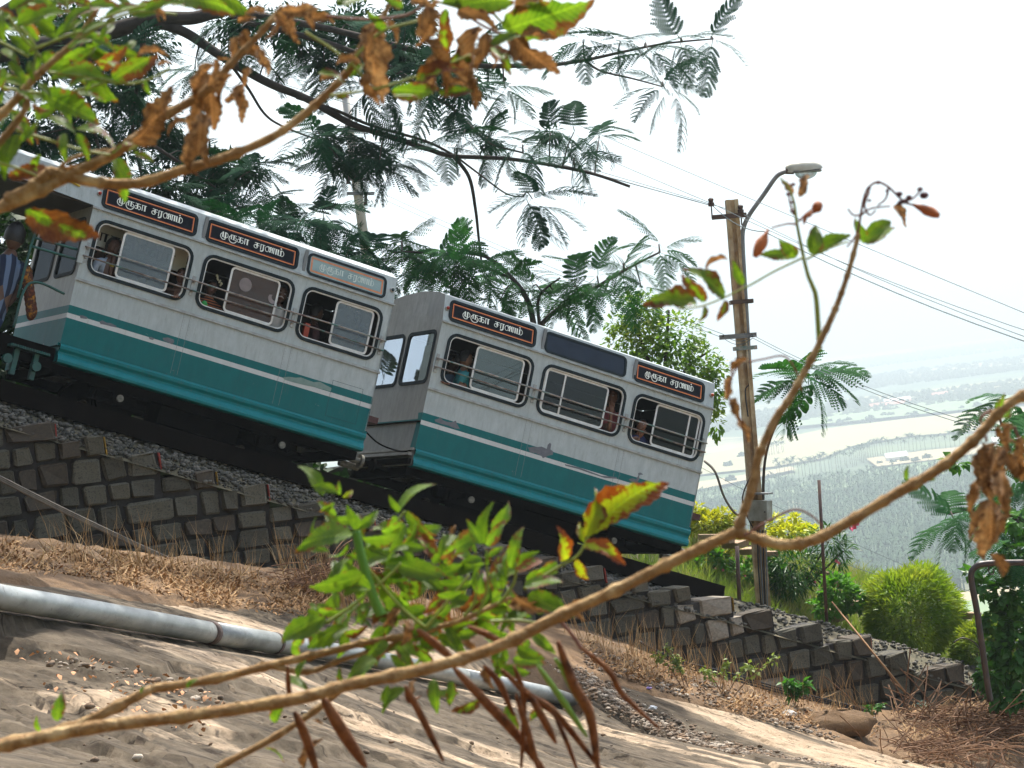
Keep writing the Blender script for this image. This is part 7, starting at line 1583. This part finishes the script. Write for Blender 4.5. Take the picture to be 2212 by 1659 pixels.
G1 = '''g 640 480 335 418|g 805 505 580 408|h 700 500 985 335|g 900 500 935 600|g 560 510 528 592|g 250 570 645 768|g 330 645 485 785|b 200 650 330 690|h 470 800 735 915|h 700 960 850 860|g 700 985 810 1275|h 830 950 985 1005|g 105 830 25 1145|g 200 800 110 910|g 400 830 400 1010|h 165 1290 625 1505|b 810 880 1105 535|g 0 60 20 270|g 60 60 245 -20|g 100 150 445 55|g 240 250 95 105|g 350 225 525 95|g 400 200 610 55|g 500 110 730 -10|g 505 200 705 150|g 650 105 885 45|g 900 60 1160 10|g 1000 5 1565 112|g 1100 0 1490 60|g 200 350 55 200|g 180 380 215 505|g 0 500 70 565|g 0 650 25 555|h 50 1105 350 1020|b 380 1030 505 1035|b 1155 755 1005 835|b 1350 400 1180 705|b 1300 450 1330 860|b 1250 700 1215 1110|b 1180 820 1285 1060|b 1450 460 1340 690|b 1520 520 1490 780|b 1400 640 1545 560|b 1520 180 1655 425|b 1600 250 1490 335|b 1655 80 1495 68|b 1700 100 1910 255|b 1750 60 2010 60|b 1850 40 1965 205|b 1600 300 1685 485|b 1900 120 2110 130|b 1330 400 1440 360|b 1230 560 1300 720|b 1260 620 1200 900|b 1500 230 1440 420|b 1480 140 1600 80|b 1720 130 1640 260|b 1800 90 1860 250|b 1350 380 1280 560|b 1210 880 1180 1120|g 100 560 250 640|g 60 700 180 760|g 300 720 480 860|g 480 830 560 1010|g 250 960 180 1080|g 20 300 120 420|g 0 120 90 180|g 60 380 160 540|g 0 880 60 1000|g 560 20 760 60|g 280 130 360 -10|g 160 160 120 20|h 560 100 470 20|g 700 150 620 260|g 420 300 560 250|b 950 30 1040 130|b 1560 420 1500 560|h 1980 450 2160 520|g 0 800 90 700|g 240 520 330 620|h 170 860 240 740|g 30 420 -10 560|b 980 400 1080 400|b 860 330 1060 360'''
for ln in G1.split('|'):
    kk, a, b, c, d = ln.split(); nleaf(N4, kk, (float(a), float(b)), (float(c), float(d)), 2.97, c1, dz=.0 if kk == 'b' else None)
G2 = '''b 235 130 275 695|b 330 120 372 280|b 255 150 200 420|b 560 15 535 330|b 545 250 720 620|b 560 60 600 330|h 690 50 705 372|b 900 160 868 705|b 930 200 900 480|h 960 300 1115 465|b 940 280 1010 430|g 345 555 650 572|h 500 500 810 408|h 640 590 880 545|b 660 520 850 560|g 0 20 310 15|g 740 45 1110 15|g 1040 190 1610 -15|b 1100 95 1420 -40|b 1155 225 1385 235|b 1180 180 1340 265|b 1085 205 1425 512|g 950 262 1160 235|b 760 60 1010 205|b 0 400 190 380|b -100 500 60 470|h 0 620 90 605|h 450 600 525 650|g 300 200 200 60|g 420 40 260 -20|b 470 -10 620 70|g 60 480 190 380|h 700 420 780 300|b 640 0 560 120|g 660 20 900 -20|h 880 420 760 350|b 200 440 260 690|b 620 330 640 610|b 880 480 860 700|g -60 -20 120 60'''
for ln in G2.split('|'):
    kk, a, b, c, d = ln.split(); nleaf(N4, kk, (float(a), float(b)), (float(c), float(d)), 2.97, c2, dz=.0 if kk == 'b' else None)
rg5 = random.Random(45)
for i in range(80):
    x, y = rg5.uniform(-40, 900), rg5.uniform(-20, 900); a = rg5.uniform(-.9, .9) + (math.pi if rg5.random() < .3 else 0); L = rg5.uniform(160, 280)
    if y < 950 - x * .75: nleaf(N4, rg5.choice('gggggh'), (x, y), (x + L * math.cos(a), y + L * math.sin(a)), 3.15, c1)
